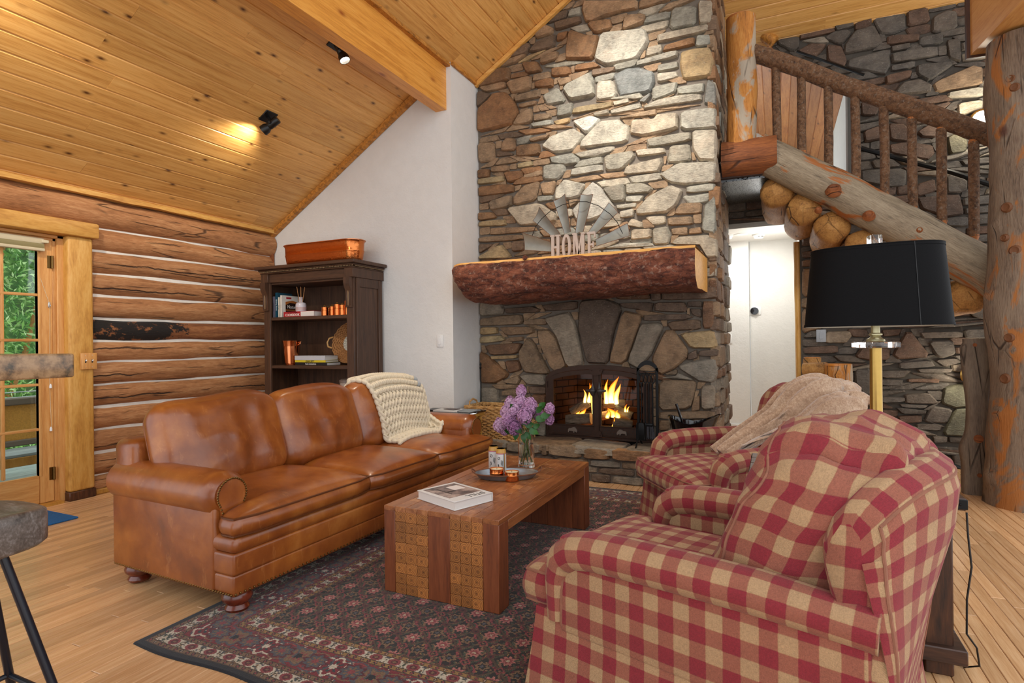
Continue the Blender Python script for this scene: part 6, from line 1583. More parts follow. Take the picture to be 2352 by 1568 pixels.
for j in range(int(NROW*1.3)):
    t = j/(NROW*1.3-1)
    for s in (0.0, 1.0):
        p = thr(s, t); dt = thr(s, min(1, t+.02))-thr(s, max(0, t-.02)); stitch(mbg if (s > .5 and t < .62) else mbc, p+Vector((.01, 0, .012)), dt, Vector((0, 1, 0)), (.034, .02, .018))
mb = MB(); mb.grid(lambda s, t: tuple(thr(s, t)+Vector((.004, 0, .004))), 20, 24); mb.grid(lambda s, t: tuple(thr(s, t)+Vector((.008, 0, .008))), 20, 24)
mb.build('knit_backing', MT['knit'], kt); o = mbc.build('cream_stitches', MT['knit'], kt, fix=False); tag(o, kind='stuff'); o = mbg.build('grey_stitches', MT['knit_grey'], kt, fix=False); tag(o, kind='stuff')
# ---- persian rug, pattern knotted cell by cell into the pile
RX0, RY0, RX1, RY1 = -2.463, 1.488, -.135, 4.69
def rug():
    c = .0046; nx, ny = int((RX1-RX0)/c), int((RY1-RY0)/c)
    xs = np.linspace(RX0, RX1, nx+1); ys = np.linspace(RY0, RY1, ny+1)
    Xc, Yc_ = np.meshgrid((xs[:-1]+xs[1:])/2, (ys[:-1]+ys[1:])/2)
    dl, dr, db, dt = Xc-RX0, RX1-Xc, Yc_-RY0, RY1-Yc_
    d = np.minimum(np.minimum(dl, dr), np.minimum(db, dt))
    along = np.where(np.minimum(dl, dr) < np.minimum(db, dt), Yc_-RY0, Xc-RX0)
    rg = np.random.default_rng(3); C = {k: np.array(lin(v)[:3]) for k, v in dict(navy='#14161f', black='#12100f', red='#7c1c28', dred='#561420', cream='#b8a58c', white='#c9bda8', tan='#7d5f43', brown='#4f3a28', pink='#b06e66', rose='#8a3a3c', green='#3d4634', teal='#22383a', gold='#9a7440', slate='#4f5056').items()}
    col = np.empty(Xc.shape+(3,)); col[:] = C['black']
    def put(m, k): col[m] = C[k]
    def hashn(a, b): return np.modf(np.abs(np.sin(a*127.1+b*311.7)*43758.5453))[0]
    # field: diagonal lattice of rosettes and leaves
    P = .148
    def rosettes(ox, oy, r0, petals, ring, mid, core, per=P, amp=.22):
        u = (Xc+ox)/per; v = (Yc_+oy)/per; iu, iv = np.floor(u), np.floor(v); a = (u-iu-.5)*per; b = (v-iv-.5)*per
        rr = np.hypot(a, b); th = np.arctan2(b, a); rim = r0*(1+amp*np.cos(th*petals)); m = rr < rim; put(m & (rr > rim*.62), ring); put(m & (rr <= rim*.62), mid); put(m & (rr <= rim*.3), core)
    def scrolls(per, ox, oy, r0, w, k):
        u = (Xc+ox)/per; v = (Yc_+oy)/per; a = (u-np.floor(u)-.5)*per; b = (v-np.floor(v)-.5)*per; rr = np.hypot(a, b); th = np.arctan2(b, a); put((np.abs(rr-r0-.008*np.sin(th*2)) < w) & (np.cos(th*1.0+1) > -.5), k)
    n1 = hashn(np.floor(Xc/.0078), np.floor(Yc_/.0078)); put(n1 > .91, 'tan'); put((n1 > .78) & (n1 < .81), 'dred'); put((n1 > .7) & (n1 < .72), 'green'); put((n1 > .82) & (n1 < .835), 'gold')
    scrolls(P, 0, 0, .062, .0055, 'rose'); scrolls(P, P/2, P/2, .062, .005, 'tan'); scrolls(P/2, .02, .01, .026, .004, 'green'); scrolls(P/2, P/4, .01, .022, .004, 'dred')
    put((np.abs(np.abs(((Xc/P) % 1)-.5)+np.abs(((Yc_/P) % 1)-.5)-.5) < .035), 'brown')
    rosettes(0, 0, .028, 8, 'pink', 'rose', 'cream'); rosettes(P/2, P/2, .026, 6, 'tan', 'black', 'slate'); rosettes(P/2, 0, .02, 5, 'brown', 'dred', 'black'); rosettes(0, P/2, .02, 4, 'rose', 'black', 'tan')
    # borders
    def strip(a, b): return (d >= a) & (d < b)
    def guard(a, b, bg, k1, k2, per):
        m = strip(a, b); put(m, bg); u = along/per; f = u-np.floor(u); q = (d-a)/(b-a); dm = np.abs(f-.5)+np.abs(q-.5)*.8; put(m & (dm < .34), k1); put(m & (dm < .2), k2); put(m & (dm < .09), 'cream'); put(m & ((q < .1) | (q > .9)), 'brown')
    def flowers(a, b, bg, per):
        m = strip(a, b); put(m, bg); q = (d-a)-(b-a)/2; u = along/per; f = (u-np.floor(u)-.5)*per; th = np.arctan2(q, f); rr = np.hypot(f*.8, q); h_ = hashn(np.floor(along/.007), np.floor(d/.007)+3)
        put(m & (np.abs(q-.35*(b-a)*np.sin(along/per*2*np.pi+1.5)) < .004), 'slate'); put(m & (h_ > .78) & (rr > .03), 'green'); put(m & (h_ < .14) & (rr > .03), 'tan'); put(m & (h_ > .5) & (h_ < .6) & (rr > .03), 'slate')
        put(m & (rr < .03), bg); put(m & (rr < .022), 'rose'); put(m & (rr < .013), 'dred'); put(m & (rr < .006), 'tan')
    put(strip(0, .37), 'brown')
    guard(.034, .058, 'tan', 'navy', 'rose', .034); flowers(.058, .108, 'white', .105); guard(.108, .132, 'tan', 'navy', 'rose', .034)
    m = strip(.132, .278); put(m, 'red'); q = d-.205
    h_ = hashn(np.floor(along/.0078), np.floor(d/.0078)+9); put(m & (h_ > .93), 'tan'); put(m & (h_ < .05), 'slate'); put(m & (h_ > .5) & (h_ < .53), 'cream'); put(m & (h_ > .6) & (h_ < .68), 'dred')
    for ph, kk in ((0, 'tan'), (1.6, 'slate'), (3.1, 'rose')): put(m & (np.abs(q-.055*np.sin(along*17.45+ph)) < .0035), kk)
    for off, pal in ((0, ('white', 'red', 'teal', 'white')), (.5, ('slate', 'tan', 'rose', 'navy')), (.25, ('dred', 'slate', 'tan', 'rose')), (.75, ('dred', 'slate', 'tan', 'rose'))):
        per = .36; u = along/per+off; f = (u-np.floor(u)-.5)*per; rr = np.hypot(f*.85, q); th = np.arctan2(q, f*.85); R0 = (.058 if off in (0, .5) else .046)*(1+.16*np.cos(th*(8 if off != .5 else 6))); mm = m & (rr < R0)
        put(mm, pal[0]); put(mm & (rr < R0*.8), pal[1]); put(mm & (rr < R0*.55) & (np.cos(th*8) > 0), pal[2]); put(mm & (rr < R0*.28), pal[3]); put(m & (np.abs(rr-.064) < .0035) & (np.sin(th+off*9) > .2), 'slate')
    guard(.278, .302, 'gold', 'navy', 'rose', .034); flowers(.302, .346, 'white', .088); guard(.346, .372, 'gold', 'brown', 'rose', .034)
    put(strip(0, .034), 'navy')
    col *= (.55+.3*rg.random(Xc.shape))[..., None]
    gx, gy = np.meshgrid(xs, ys); wav = .0025*np.sin(gx*7+1)*np.sin(gy*5)
    dv = np.minimum(np.minimum(gx-RX0, RX1-gx), np.minimum(gy-RY0, RY1-gy))
    gz = np.where(dv < 1e-6, .0008, .0085+.0)
    ex = np.where(gy-RY0 < .25, .010*np.sin(gx*9), 0); gy2 = gy+ex*(1-np.minimum(1, (gy-RY0)/.25))
    V = np.stack([gx, gy2, gz], -1).reshape(-1, 3)
    ii = np.arange(nx*ny).reshape(ny, nx); i0 = (np.arange(ny)[:, None]*(nx+1)+np.arange(nx)[None]).ravel()
    Fq = np.stack([i0, i0+1, i0+nx+2, i0+nx+1], -1).astype(np.int32)
    me = bpy.data.meshes.new('rug'); me.vertices.add(len(V)); me.vertices.foreach_set('co', V.astype(np.float32).ravel()); me.loops.add(len(Fq)*4); me.loops.foreach_set('vertex_index', Fq.ravel()); me.polygons.add(len(Fq)); me.polygons.foreach_set('loop_start', np.arange(0, len(Fq)*4, 4, dtype=np.int32)); me.update(calc_edges=True)
    at = me.color_attributes.new('knots', 'FLOAT_COLOR', 'CORNER'); cc = np.concatenate([col.reshape(-1, 3), np.ones((nx*ny, 1))], -1); at.data.foreach_set('color', np.repeat(cc, 4, 0).astype(np.float32).ravel())
    t = NT('rug_pile'); a = t.n('ShaderNodeVertexColor'); a.layer_name = 'knots'; n = t.noise(t.coord('Object'), 260, 3, .6)
    me.materials.append(t.out(t.hsv(a.outputs[0], v=t.math('MULTIPLY_ADD', n, .9, .62)), .95, 0, t.bump(n, .5, .004), Sheen_Weight=.15))
    o = bpy.data.objects.new('rug', me); COL.objects.link(o); tag(o, 'dark red and navy Persian rug with floral borders under the coffee table', 'rug')
rug()
RZ = .0095
# ---- coffee table
TX0, TX1, TY0, TY1, TZ = -1.80, -1.155, 2.32, 3.69, .4376
ct_ = thing('coffee_table', 'reclaimed wood coffee table with end-grain block panels', 'coffee table', ((TX0+TX1)/2, TY0, RZ))
ctx = (TX0+TX1)/2; tw = TX1-TX0; h = tw/2; TT = TZ-RZ; tl = TY1-TY0; lt = .10; ap_ = .072
rt = random.Random(17)
colx = [(-h, -h+.068, 'post'), (-h+.068, -.062, 'blk'), (-.062, .062, 'post'), (.062, h-.085, 'blk'), (h-.085, h, 'post')]
# in the photograph: left post, 3 columns of blocks, wide post, 3 columns, right post
for end in (0, 1):
    yf = 0 if end == 0 else tl-lt
    for a, b, kd in colx:
        if kd == 'post': MB().rbox2((a, yf, 0), (b, yf+lt, TT-.022), .003, 1).build('leg_post', MT['table_z'], ct_)
        else:
            MB().box2((a, yf+.02, 0), (b, yf+lt-.002, TT-.022)).build('leg_core', MT['table_z'], ct_, smooth=False)
            n = 3; w = (b-a)/n; rows = 8; hh = (TT-.022)/rows
            if end == 0:
                for i in range(n):
                    for j in range(rows):
                        o = MB().rbox((0, 0, 0), (w-.0012, .02, hh-.0012), .0012, 1).build('end_grain_block', MT['endgrain'], ct_); o.location = (a+w*(i+.5), yf+.010-rt.uniform(0, .001), hh*(j+.5))
            else: MB().box2((a, yf, 0), (b, yf+.02, TT-.022)).build('leg_core', MT['table_z'], ct_, smooth=False)
cuts = [-h, -h+.068]+[-h+.068+k*((h-.062-.068)/3) for k in (1, 2)]+[-.062, .062]+[.062+k*((h-.085-.062)/3) for k in (1, 2)]+[h-.085, h]
for i in range(len(cuts)-1):
    a, b = cuts[i], cuts[i+1]; long = i in (0, 4, 8)
    if long: MB().rbox2((a+.0006, 0, TT-.024), (b-.0006, tl, TT), .002, 1).build('top_board', MT['table'], ct_)
    else:
        y = 0; w = b-a
        while y < tl-.005:
            L = rt.uniform(.06, .16); y2 = min(tl, y+L); y2 = tl if tl-y2 < .04 else y2
            o = MB().rbox((0, 0, 0), (b-a-.0012, y2-y-.0012, .024), .0015, 1).build('top_block', MT['table_top'], ct_); o.location = ((a+b)/2, (y+y2)/2, TT-.012+rt.uniform(-.0005, .0003)); y = y2
for s_ in (-1, 1): MB().rbox2((s_*h, lt, TT-ap_), (s_*(h-.03), tl-lt, TT-.0245), .002, 1).build('apron', MT['table'], ct_)
MB().box2((-h+.03, lt, TT-.05), (h-.03, tl-lt, TT-.0245)).build('sub_top', MT['table_z'], ct_, smooth=False)

# ---- things on the coffee table
bkc = [onZ(x/4.2+940, y/4.2+1000, TZ+.045) for x, y in ((85, 530), (440, 640), (805, 545), (430, 442))]
ax = ((bkc[1]-bkc[0])+(bkc[2]-bkc[3])); aw = ax.length/2; ang = math.atan2(ax.y, ax.x); dp = ((bkc[3]-bkc[0]).length+(bkc[2]-bkc[1]).length)/2; cen = sum(bkc, Vector())/4
bo = thing('coffee_table_book', 'large white hardback book titled STILL lying on the coffee table', 'book', (cen.x, cen.y, TZ+.0005), ang)
wb2 = pc('book_white', '#d8d4d0', .4)
MB().rbox2((-aw/2, -dp/2, 0), (aw/2, dp/2, .004), .001, 1).build('cover', wb2, bo); MB().rbox2((-aw/2, -dp/2, .040), (aw/2, dp/2, .044), .001, 1).build('cover', wb2, bo); MB().rbox2((-aw/2, dp/2-.005, 0), (aw/2, dp/2, .044), .001, 1).build('spine', wb2, bo)
MB().box2((-aw/2+.005, -dp/2+.005, .004), (aw/2-.005, dp/2-.006, .040)).build('pages', MT['paper'], bo, smooth=False)
def photo_mat():
    t = NT('printed_room_photo'); v = t.coord('Object'); n = t.noise(v, 26, 5, .7); n2 = t.noise(v, 9, 3)
    return t.out(t.ramp(t.math('ADD', t.math('MULTIPLY', n, .5), t.math('MULTIPLY', n2, .5)), [(.38, '#2c2426'), (.5, '#7d665e'), (.6, '#b79f92'), (.68, '#d8cdc6')]), .35)
MB().box2((-aw/2+.022, -dp/2+.022, .0440), (aw/2-.068, dp/2-.022, .0445)).build('cover_photo', photo_mat(), bo, smooth=False)
dk = pc('print_umber', '#3a2c2a', .5)
MB().box2((-aw*.30, -dp*.2, .0445), (aw*.12, -dp*.16, .0448)).build('printed_bench', dk, bo, smooth=False); MB().box2((-aw*.06, -dp*.16, .0445), (aw*.0, dp*.05, .0448)).build('printed_shadow', dk, bo, smooth=False); MB().box2((-aw*.3, dp*.05, .0445), (-aw*.05, dp*.34, .0448)).build('printed_window', pc('print_pale', '#ddd2cc', .5), bo, smooth=False)
text_mesh('lettering', 'STILL', .05, pc('ink_dark', '#3a3634', .6), bo, Matrix.Translation((aw/2-.034, dp*.14, .0446)) @ Matrix.Rotation(R(-90), 4, 'Z'))
tcn = onZ(1155, 1093, TZ)
ty_ = thing('metal_tray', 'oval galvanised tray with curled handles on the coffee table', 'tray', (-1.475, 3.075, TZ+.001), R(40))
ty_.rotation_euler = (0, 0, R(28))
def tray(s, t, off=0): a = 2*math.pi*s; k = [.0, .55, .86, .95, 1.0, 1.04][t]; z = [.0, .0, .002, .016, .03, .034][t]; return (math.cos(a)*.185*k*1.0, math.sin(a)*.108*k, z+off)
mb = MB(); 
for off in (0, .002): mb.add([tray(i/40, t, off) for t in range(1, 6) for i in range(40)], [(t*40+i, t*40+(i+1) % 40, (t+1)*40+(i+1) % 40, (t+1)*40+i) for t in range(4) for i in range(40)]+[tuple(range(40))])
mb.build('pan', MT['tin_dark'], ty_, fix=False); MB().tube([tray(i/40, 5) for i in range(40)], .004, 6, close=True).build('rolled_rim', MT['rust_edge'], ty_)
for s_ in (-1, 1): MB().tube([(s_*.186, -.035, .034), (s_*.205, -.03, .05), (s_*.21, 0, .058), (s_*.205, .03, .05), (s_*.186, .035, .034)], .004, 6).build('handle', MT['rust_edge'], ty_)
def can(p, lab):
    c = thing('drink_can', lab, 'can', (p[0], p[1], TZ+.0035), R(28), 'drink cans on the tray'); r_ = .0315
    mb = MB(); mb.lathe([(.022, 0), (.026, .002), (r_, .012), (r_, .128)], (0, 0, 0), 28); mb.build('body', pc('can_white', '#cfccc8', .3), c)
    mb = MB(); mb.lathe([(r_, .128), (r_*.97, .136), (r_*.9, .144)], (0, 0, 0), 28); mb.build('shoulder', pc('can_gold', '#b98a3c', .3), c); mb = MB(); mb.lathe([(r_*.9, .144), (r_*.84, .152), (r_*.86, .155)], (0, 0, 0), 28); mb.build('gold_neck', pc('can_gold', '#b98a3c', .3), c)
    mb = MB(); mb.lathe([(r_*.86, .155), (r_*.8, .155), (r_*.78, .15), (0, .15)], (0, 0, 0), 28); ld = mb.build('lid', MT['steel'], c); MB().rbox((.006, 0, .152), (.02, .012, .0015), .0005, 1).build('pull_tab', MT['steel'], ld)
    def cyl(name, a0, a1, z0, z1, mat, k=1.012, n=6): MB().grid(lambda s, t: (r_*k*math.cos(lerp(a0, a1, s)), r_*k*math.sin(lerp(a0, a1, s)), lerp(z0, z1, t)), n, 2).build(name, mat, c, fix=False)
    cyl('dark_stripe', R(-62), R(-52), .012, .128, pc('can_dark', '#2c2a26', .3)); cyl('gold_stripe', R(-52), R(-45), .012, .128, pc('can_gold', '#b98a3c', .3)); cyl('pink_band', 0, 6.28, .122, .128, pc('can_pink', '#b0607a', .3), 1.006, 28)
    ik = pc('can_ink', '#3a3836', .5)
    def on_can(a, z): return Vector((r_*1.014*math.cos(a), r_*1.014*math.sin(a), z))
    for k in range(9): a0 = R(-96+k*1.6); MB().tube([on_can(a0-R(k*1.2), .066+k*.0028), on_can(a0+R(11), .058+k*.003), on_can(a0+R(20-k), .05+k*.0036)], .0007, 4).build('wing_feather', ik, c)
    for k in range(4): a0 = R(-128+k*3); MB().tube([on_can(a0, .062), on_can(a0+R(5), .05-k*.003), on_can(a0-R(4), .03+k*.004)], .0007, 4).build('wing_feather', ik, c)
    mb = MB(); ms = [(on_can(R(-118)+.28*math.cos(k*math.pi/8), .098+.0095*math.sin(k*math.pi/8))) for k in range(16)]; mb.add(ms, [tuple(range(16))]); mb.build('emblem', ik, c, fix=False)
can((-1.548, 3.150), 'white and gold drink can at the right of the pair on the tray'); can((-1.628, 3.205), 'white and gold drink can at the left of the pair, further back')
def candle(p, r_, hh, lab):
    c = thing('candle_cup', lab, 'candle', (p[0], p[1], TZ+.0035), 0, 'copper candle cups on the tray'); mb = MB(); mb.lathe([(0, 0), (r_*.96, 0), (r_, .006), (r_, hh*.55), (r_*1.03, hh*.6), (r_, hh*.65), (r_*1.01, hh), (r_*.95, hh), (r_*.94, hh*.86), (0, hh*.84)], (0, 0, 0), 28); mb.build('cup', MT['copper_h'], c)
    MB().lathe([(0, hh*.88), (r_*.935, hh*.88), (r_*.935, hh*.91), (0, hh*.915)], (0, 0, 0), 20).build('wax', pc('wax', '#d8cba8', .4), c)
    MB().tube([(0, 0, hh*.86), (.001, 0, hh*.86+.012)], .0012, 5).build('wick', MT['black'], c)
candle((-1.512, 3.018), .043, .062, 'copper candle cup at the left front of the tray'); candle((-1.415, 3.020), .043, .052, 'squat copper candle cup at the right front of the tray')

# ---- vase of lilac
vx, vy = -1.485, 3.395
va = thing('glass_vase', 'tall cylindrical glass vase holding lilac on the coffee table', 'vase', (vx, vy, TZ+.001)); VR, VH = .053, .245
mb = MB(); mb.lathe([(0, 0), (VR, 0), (VR, VH), (VR-.004, VH), (VR-.004, .022), (0, .018)], (0, 0, 0), 36); mb.build('glass_cylinder', MT['glass'], va); mb = MB(); mb.lathe([(0, .0225), (VR-.0045, .0225), (VR-.0045, .15), (0, .15)], (0, 0, 0), 36); mb.build('water', MT['water'], va)
rl_ = random.Random(5)
def vp(u, v, dy=0): q = onY(u, v, vy+dy); return q-Vector(va.location)
HE = [((1175, 985), .05, 0), ((1195, 930), .05, .02), ((1198, 905), .04, .0), ((1215, 940), .05, -.03), ((1180, 955), .05, -.05), ((1163, 965), .045, -.03), ((1150, 990), .045, 0), ((1183, 970), .05, -.07), ((1205, 960), .05, -.06), ((1163, 1010), .04, .02), ((1265, 942), .035, -.02), ((1262, 965), .035, .02), ((1182, 975), .045, .06), ((1225, 955), .04, .04)]
HE[0] = ((1183, 978), .05, -.08)
NM = ['front left', 'upper middle', 'topmost', 'upper right', 'left of centre', 'left shoulder', 'far left', 'centre left', 'centre', 'lowest left', 'far right', 'lower right', 'rear left', 'rear right']
HE[9] = ((1184, 972+10), .045, -.03)
POS = [((1182, 980), .040), ((1195, 925), .042), ((1197, 897), .030), ((1218, 932), .042), ((1180, 942), .040), ((1162, 945), .034), ((1148, 975), .038), ((1168, 962), .040), ((1205, 955), .042), ((1160, 958+28), .030), ((1263, 938), .028), ((1262, 962), .028), ((1172, 925), .034), ((1235, 950), .034)]
SPR = []
for k, ((u, v), r_) in enumerate(POS):
    dy = [-.07, 0, .02, -.02, -.05, .03, 0, -.06, -.07, .03, -.01, .03, .06, .05][k]; c = vp(u, v, dy)
    s_ = thing('lilac_sprig', f'lilac bloom sprig at the {NM[k]} of the bouquet in the vase', 'flower', va.location, 0, 'lilac sprigs in the vase'); a_ = k*.9; SPR.append(s_)
    foot = Vector((.03*math.cos(a_), .03*math.sin(a_), .03)); neck = Vector((.028*math.cos(a_+2.6), .028*math.sin(a_+2.6), VH-.01)); 
    MB().tube([foot, neck, neck.lerp(c, .55)+Vector((0, 0, .02)), c], [.0025, .0025, .002, .0015], 6).build('stem', MT['stem'], s_)
    mb = MB(); r_ *= 1.12; n = int(230*(r_/.04)**2)
    ht = r_*1.15
    for i in range(n):
        zz = rl_.uniform(-1, 1); aa = rl_.uniform(0, 6.283); q = math.sqrt(max(0, 1-zz*zz)); tap = 1-.28*max(0, zz); dirv = Vector((q*math.cos(aa), q*math.sin(aa), zz)); p = c+Vector((dirv.x*r_*tap, dirv.y*r_*tap, dirv.z*ht))*rl_.uniform(.82, 1.06)
        e1 = dirv.orthogonal().normalized(); e1 = (Matrix.Rotation(rl_.uniform(0, 3), 3, dirv) @ e1); e2 = dirv.cross(e1); fs = rl_.uniform(.007, .0105)
        vs = [p-dirv*.003]; 
        for w in range(4): d_ = (e1 if w % 2 == 0 else e2)*(1 if w < 2 else -1); o2 = (e2 if w % 2 == 0 else e1); vs += [p+d_*fs*.5+o2*fs*.36+dirv*.002, p+d_*fs+dirv*.0035, p+d_*fs*.5-o2*fs*.36+dirv*.002]
        mb.add(vs, [(0, 1+3*w, 2+3*w, 3+3*w) for w in range(4)])
    mb.ell(c, (r_*.72, r_*.72, ht*.74), 10, 8); o = mb.build('blossom', MT['lilac'], s_, smooth=False, fix=False)
LV = [((1205, 968), -.08, 40), ((1190, 985), -.09, -60), ((1215, 975), -.07, 10), ((1232, 978), -.05, 20), ((1185, 1000), -.06, -100), ((1238, 940), -.02, 60), ((1252, 955), -.03, 10), ((1240, 962), -.04, -20), ((1178, 935), -.07, 120), ((1245, 930), .01, 40), ((1203, 1005), -.07, -80), ((1225, 990), -.06, -30), ((1168, 990), -.03, 170), ((1212, 1000), -.05, -50)]
for k, ((u, v), dy, ang_) in enumerate(LV):
    c = vp(u, v, dy); d_ = (CR*math.cos(R(ang_))+CU*math.sin(R(ang_)))*1.0-CF*.35; d_.normalize(); wv = d_.cross(-CF+Vector((rl_.uniform(-.4, .4), 0, .3))).normalized(); L = rl_.uniform(.055, .075); nn = d_.cross(wv)
    s_ = SPR[(k*3+1) % len(SPR)]
    mb = MB(); prof = [(0, .02), (.1, .22), (.3, .33), (.55, .26), (.8, .11), (1, 0)]
    vs = []
    for t, w in prof: m_ = c+d_*L*(t-.4)+nn*(-.012*(t-.4)**2*4); vs += [m_+wv*w*L+nn*.006*w*2, m_, m_-wv*w*L+nn*.006*w*2]
    mb.add(vs, [(i*3, i*3+1, i*3+4, i*3+3) for i in range(5)]+[(i*3+1, i*3+2, i*3+5, i*3+4) for i in range(5)]); lf = mb.build('leaf', MT['leaf'], s_, fix=False)
    neck = Vector((.02*math.cos(k), .02*math.sin(k), VH-.02)); MB().tube([neck, neck.lerp(c, .6)+Vector((0, 0, .01)), c-d_*L*.4], .0012, 5).build('leaf_stalk', MT['stem'], lf)
GH = MT['gingham']; GPI = MT['gingham_pipe']
def armchair(label, loc, rz, seed):
    ch = thing('armchair', label, 'armchair', loc, rz, 'gingham armchairs'); rq = random.Random(seed)
    # skirted base, flaring to the floor
    def base(s, t):
        a = s*4; i = int(a) % 4; f = a-int(a); e = .035*(1-t)**1.3; x0, x1, y0, y1 = -.555-e, .44+e, -.425-e, .425+e
        P = [(x1, y0), (x1, y1), (x0, y1), (x0, y0)]; p, q = P[i], P[(i+1) % 4]; x, y = lerp(p[0], q[0], f), lerp(p[1], q[1], f)
        cr = .03; x = max(min(x, x1), x0); fold = .006*math.sin(f*19+i)*(1-t)
        n_ = [(1, 0), (0, 1), (-1, 0), (0, -1)][i]
        return (x+n_[0]*fold, y+n_[1]*fold, lerp(.012, .335, t))
    mb = MB(); mb.grid(base, 64, 8, closeu=True); mb.add([base(i/64, 1) for i in range(64)], [tuple(range(64))]); mb.build('skirt', GH, ch, uv=True, sharp=60)
    for sd in (-1, 1):
        # side panel under the arm
        def panel(s, t):
            x = lerp(-.44, .335, s); z = lerp(.3, .58, t); return x, z
        mb = MB(); mb.rbox2((-.56, sd*.345, .28), (.335, sd*.432, .60), .012, 3); mb.build('arm_panel', GH, ch, uv=True)
        MB().tube([(-.55, sd*.434, .535), (-.2, sd*.436, .548), (.25, sd*.436, .545), (.31, sd*.434, .5), (.325, sd*.432, .42), (.328, sd*.43, .3)], .0045, 6).build('piping', GPI, ch)
        # rolled arm turning down at the front
        pts = [(-.575, sd*.385, .555), (-.42, sd*.387, .565), (-.3, sd*.388, .572), (-.1, sd*.39, .572), (.1, sd*.39, .568), (.22, sd*.39, .562), (.29, sd*.39, .548), (.335, sd*.389, .515), (.355, sd*.388, .46), (.36, sd*.386, .40), (.36, sd*.385, .31)]
        rad = [.066, .07, .074, .076, .078, .078, .078, .074, .066, .06, .055]
        # resample
        P = []; Rr = []
        for i in range(len(pts)-1):
            for k in range(4): f = k/4; P.append(tuple(lerp(pts[i][j], pts[i+1][j], f) for j in range(3))); Rr.append(lerp(rad[i], rad[i+1], f))
        P.append(pts[-1]); Rr.append(rad[-1])
        mb = MB(); mb.tube(P, Rr, 22, up=(0, 0, 1), ell=.80); ar = mb.build('arm', GH, ch, sharp=70)
        me = ar.data; ul = me.uv_layers.new(name='UVMap').data; n = 22; L = 0
        acc = [0]
        for i in range(1, len(P)): acc.append(acc[-1]+math.dist(P[i], P[i-1]))
        for pl in me.polygons:
            ids = [me.loops[li].vertex_index for li in pl.loop_indices]; js = [v % n for v in ids]; wrap = len(js) == 4 and max(js)-min(js) > n/2
            for li, v in zip(pl.loop_indices, ids): j = v % n; j = j+n if (wrap and j < n/2) else j; ul[li].uv = (acc[min(v//n, len(acc)-1)]+.02, j/n*.44)
        for (px_, pz) in ((.30, .0),): pass
    # seat cushion, T shaped
    def xy(s, t):
        x = lerp(-.42, .53, s); w = lerp(.305, .40, smooth01((x-.375)/.035)); y = (2*t-1)*w
        return x-.03*max(0, (s-.8)/.2)**2*abs(2*t-1)**6, y
    mb = MB(); tl, bl = puff(mb, xy, 30, 26, .335, .44, .06, .004, .018, .004, 4, seed, pw=.6); cu = mb.build('seat_cushion', GH, ch, uv=True, sharp=80)
    for lp in (tl, bl): MB().tube(lp, .005, 6, close=True).build('piping', GPI, cu, fix=False)
    # sloping, rounded back
    prof = [(-.50, .40), (-.515, .52), (-.535, .66), (-.555, .80), (-.58, .885), (-.612, .925), (-.65, .93), (-.69, .90), (-.705, .84), (-.695, .74), (-.655, .58), (-.612, .40), (-.585, .22), (-.57, .10), (-.52, .10), (-.49, .25)]
    pp = []
    for i in range(len(prof)):
        a, b = prof[i], prof[(i+1) % len(prof)]
        for k in range(3): pp.append((lerp(a[0], b[0], k/3), lerp(a[1], b[1], k/3)))
    cx, cz = -.47, .55; NS = 32; mb = MB(); vs = []; fs = []; n = len(pp)
    for i in range(NS+1):
        s = 2*i/NS-1; e = (1-abs(s)**9)**.32 if abs(s) < 1 else 0.0; e = max(e, .0)
        for (x, z) in pp:
            w = lerp(.40, .425, smooth01((z-.2)/.3)) if z < .5 else lerp(.425, .36, smooth01((z-.5)/.45))
            drop = -.11*abs(s)**3.5*smooth01((z-.55)/.38)
            # shrink toward the spine of the back at the ends
            spx = lerp(-.555, -.64, (z-.1)/.83); k = .55+.45*e
            wing = .23*s*s*smooth01((z-.35)/.5)
            vs.append((lerp(spx, x, k)+wing*.6, s*w, z*(1 if z < .7 else 1)+drop-(1-e)*.03*(z > .8)))
    for i in range(NS):
        for j in range(n): fs.append((i*n+j, i*n+(j+1) % n, (i+1)*n+(j+1) % n, (i+1)*n+j))
    fs += [tuple(range(n-1, -1, -1)), tuple(NS*n+j for j in range(n))]
    mb.add(vs, fs); bkk = mb.build('back', GH, ch, sharp=75)
    me = bkk.data; ul = me.uv_layers.new(name='UVMap').data; ua = [0.0]; va_ = [0.0]; jm = 8*3
    for i in range(1, NS+1): ua.append(ua[-1]+(Vector(vs[i*n+jm])-Vector(vs[(i-1)*n+jm])).length)
    for j in range(1, n+1): va_.append(va_[-1]+math.dist(pp[j % n], pp[j-1]))
    for pl in me.polygons:
        ids = [me.loops[li].vertex_index for li in pl.loop_indices]
        if len(ids) > 4:
            for li, v in zip(pl.loop_indices, ids): c = me.vertices[v].co; ul[li].uv = (c.x, c.z)
            continue
        js = [v % n for v in ids]; wrap = max(js)-min(js) > n/2
        for li, v in zip(pl.loop_indices, ids): j = v % n; ul[li].uv = (ua[v//n], va_[n]+va_[j] if (wrap and j < n/2) else va_[j])
    idx = 7*3+1
    MB().tube([Vector(vs[i*n+idx])*1.0for i in range(1, NS)], .0045, 6).build('piping', GPI, bkk, fix=False)
    for side in (1, NS-1): MB().tube([Vector(vs[side*n+j])for j in range(idx, idx+20)], .0045, 6).build('piping', GPI, bkk, fix=False)
    return ch
c1p = Vector((-.228, 2.114, 0)); c1r = math.atan2(.276, -.961)
ch1 = armchair('red and tan gingham armchair nearest the camera seen from the side', (c1p.x, c1p.y, .0005), c1r, 1)
c2p = Vector((-.243, 3.913, 0)); c2r = math.atan2(-.586, -.81)
ch2 = armchair('red and tan gingham armchair near the hearth with a throw on it', (c2p.x, c2p.y, .0005), c2r, 2)

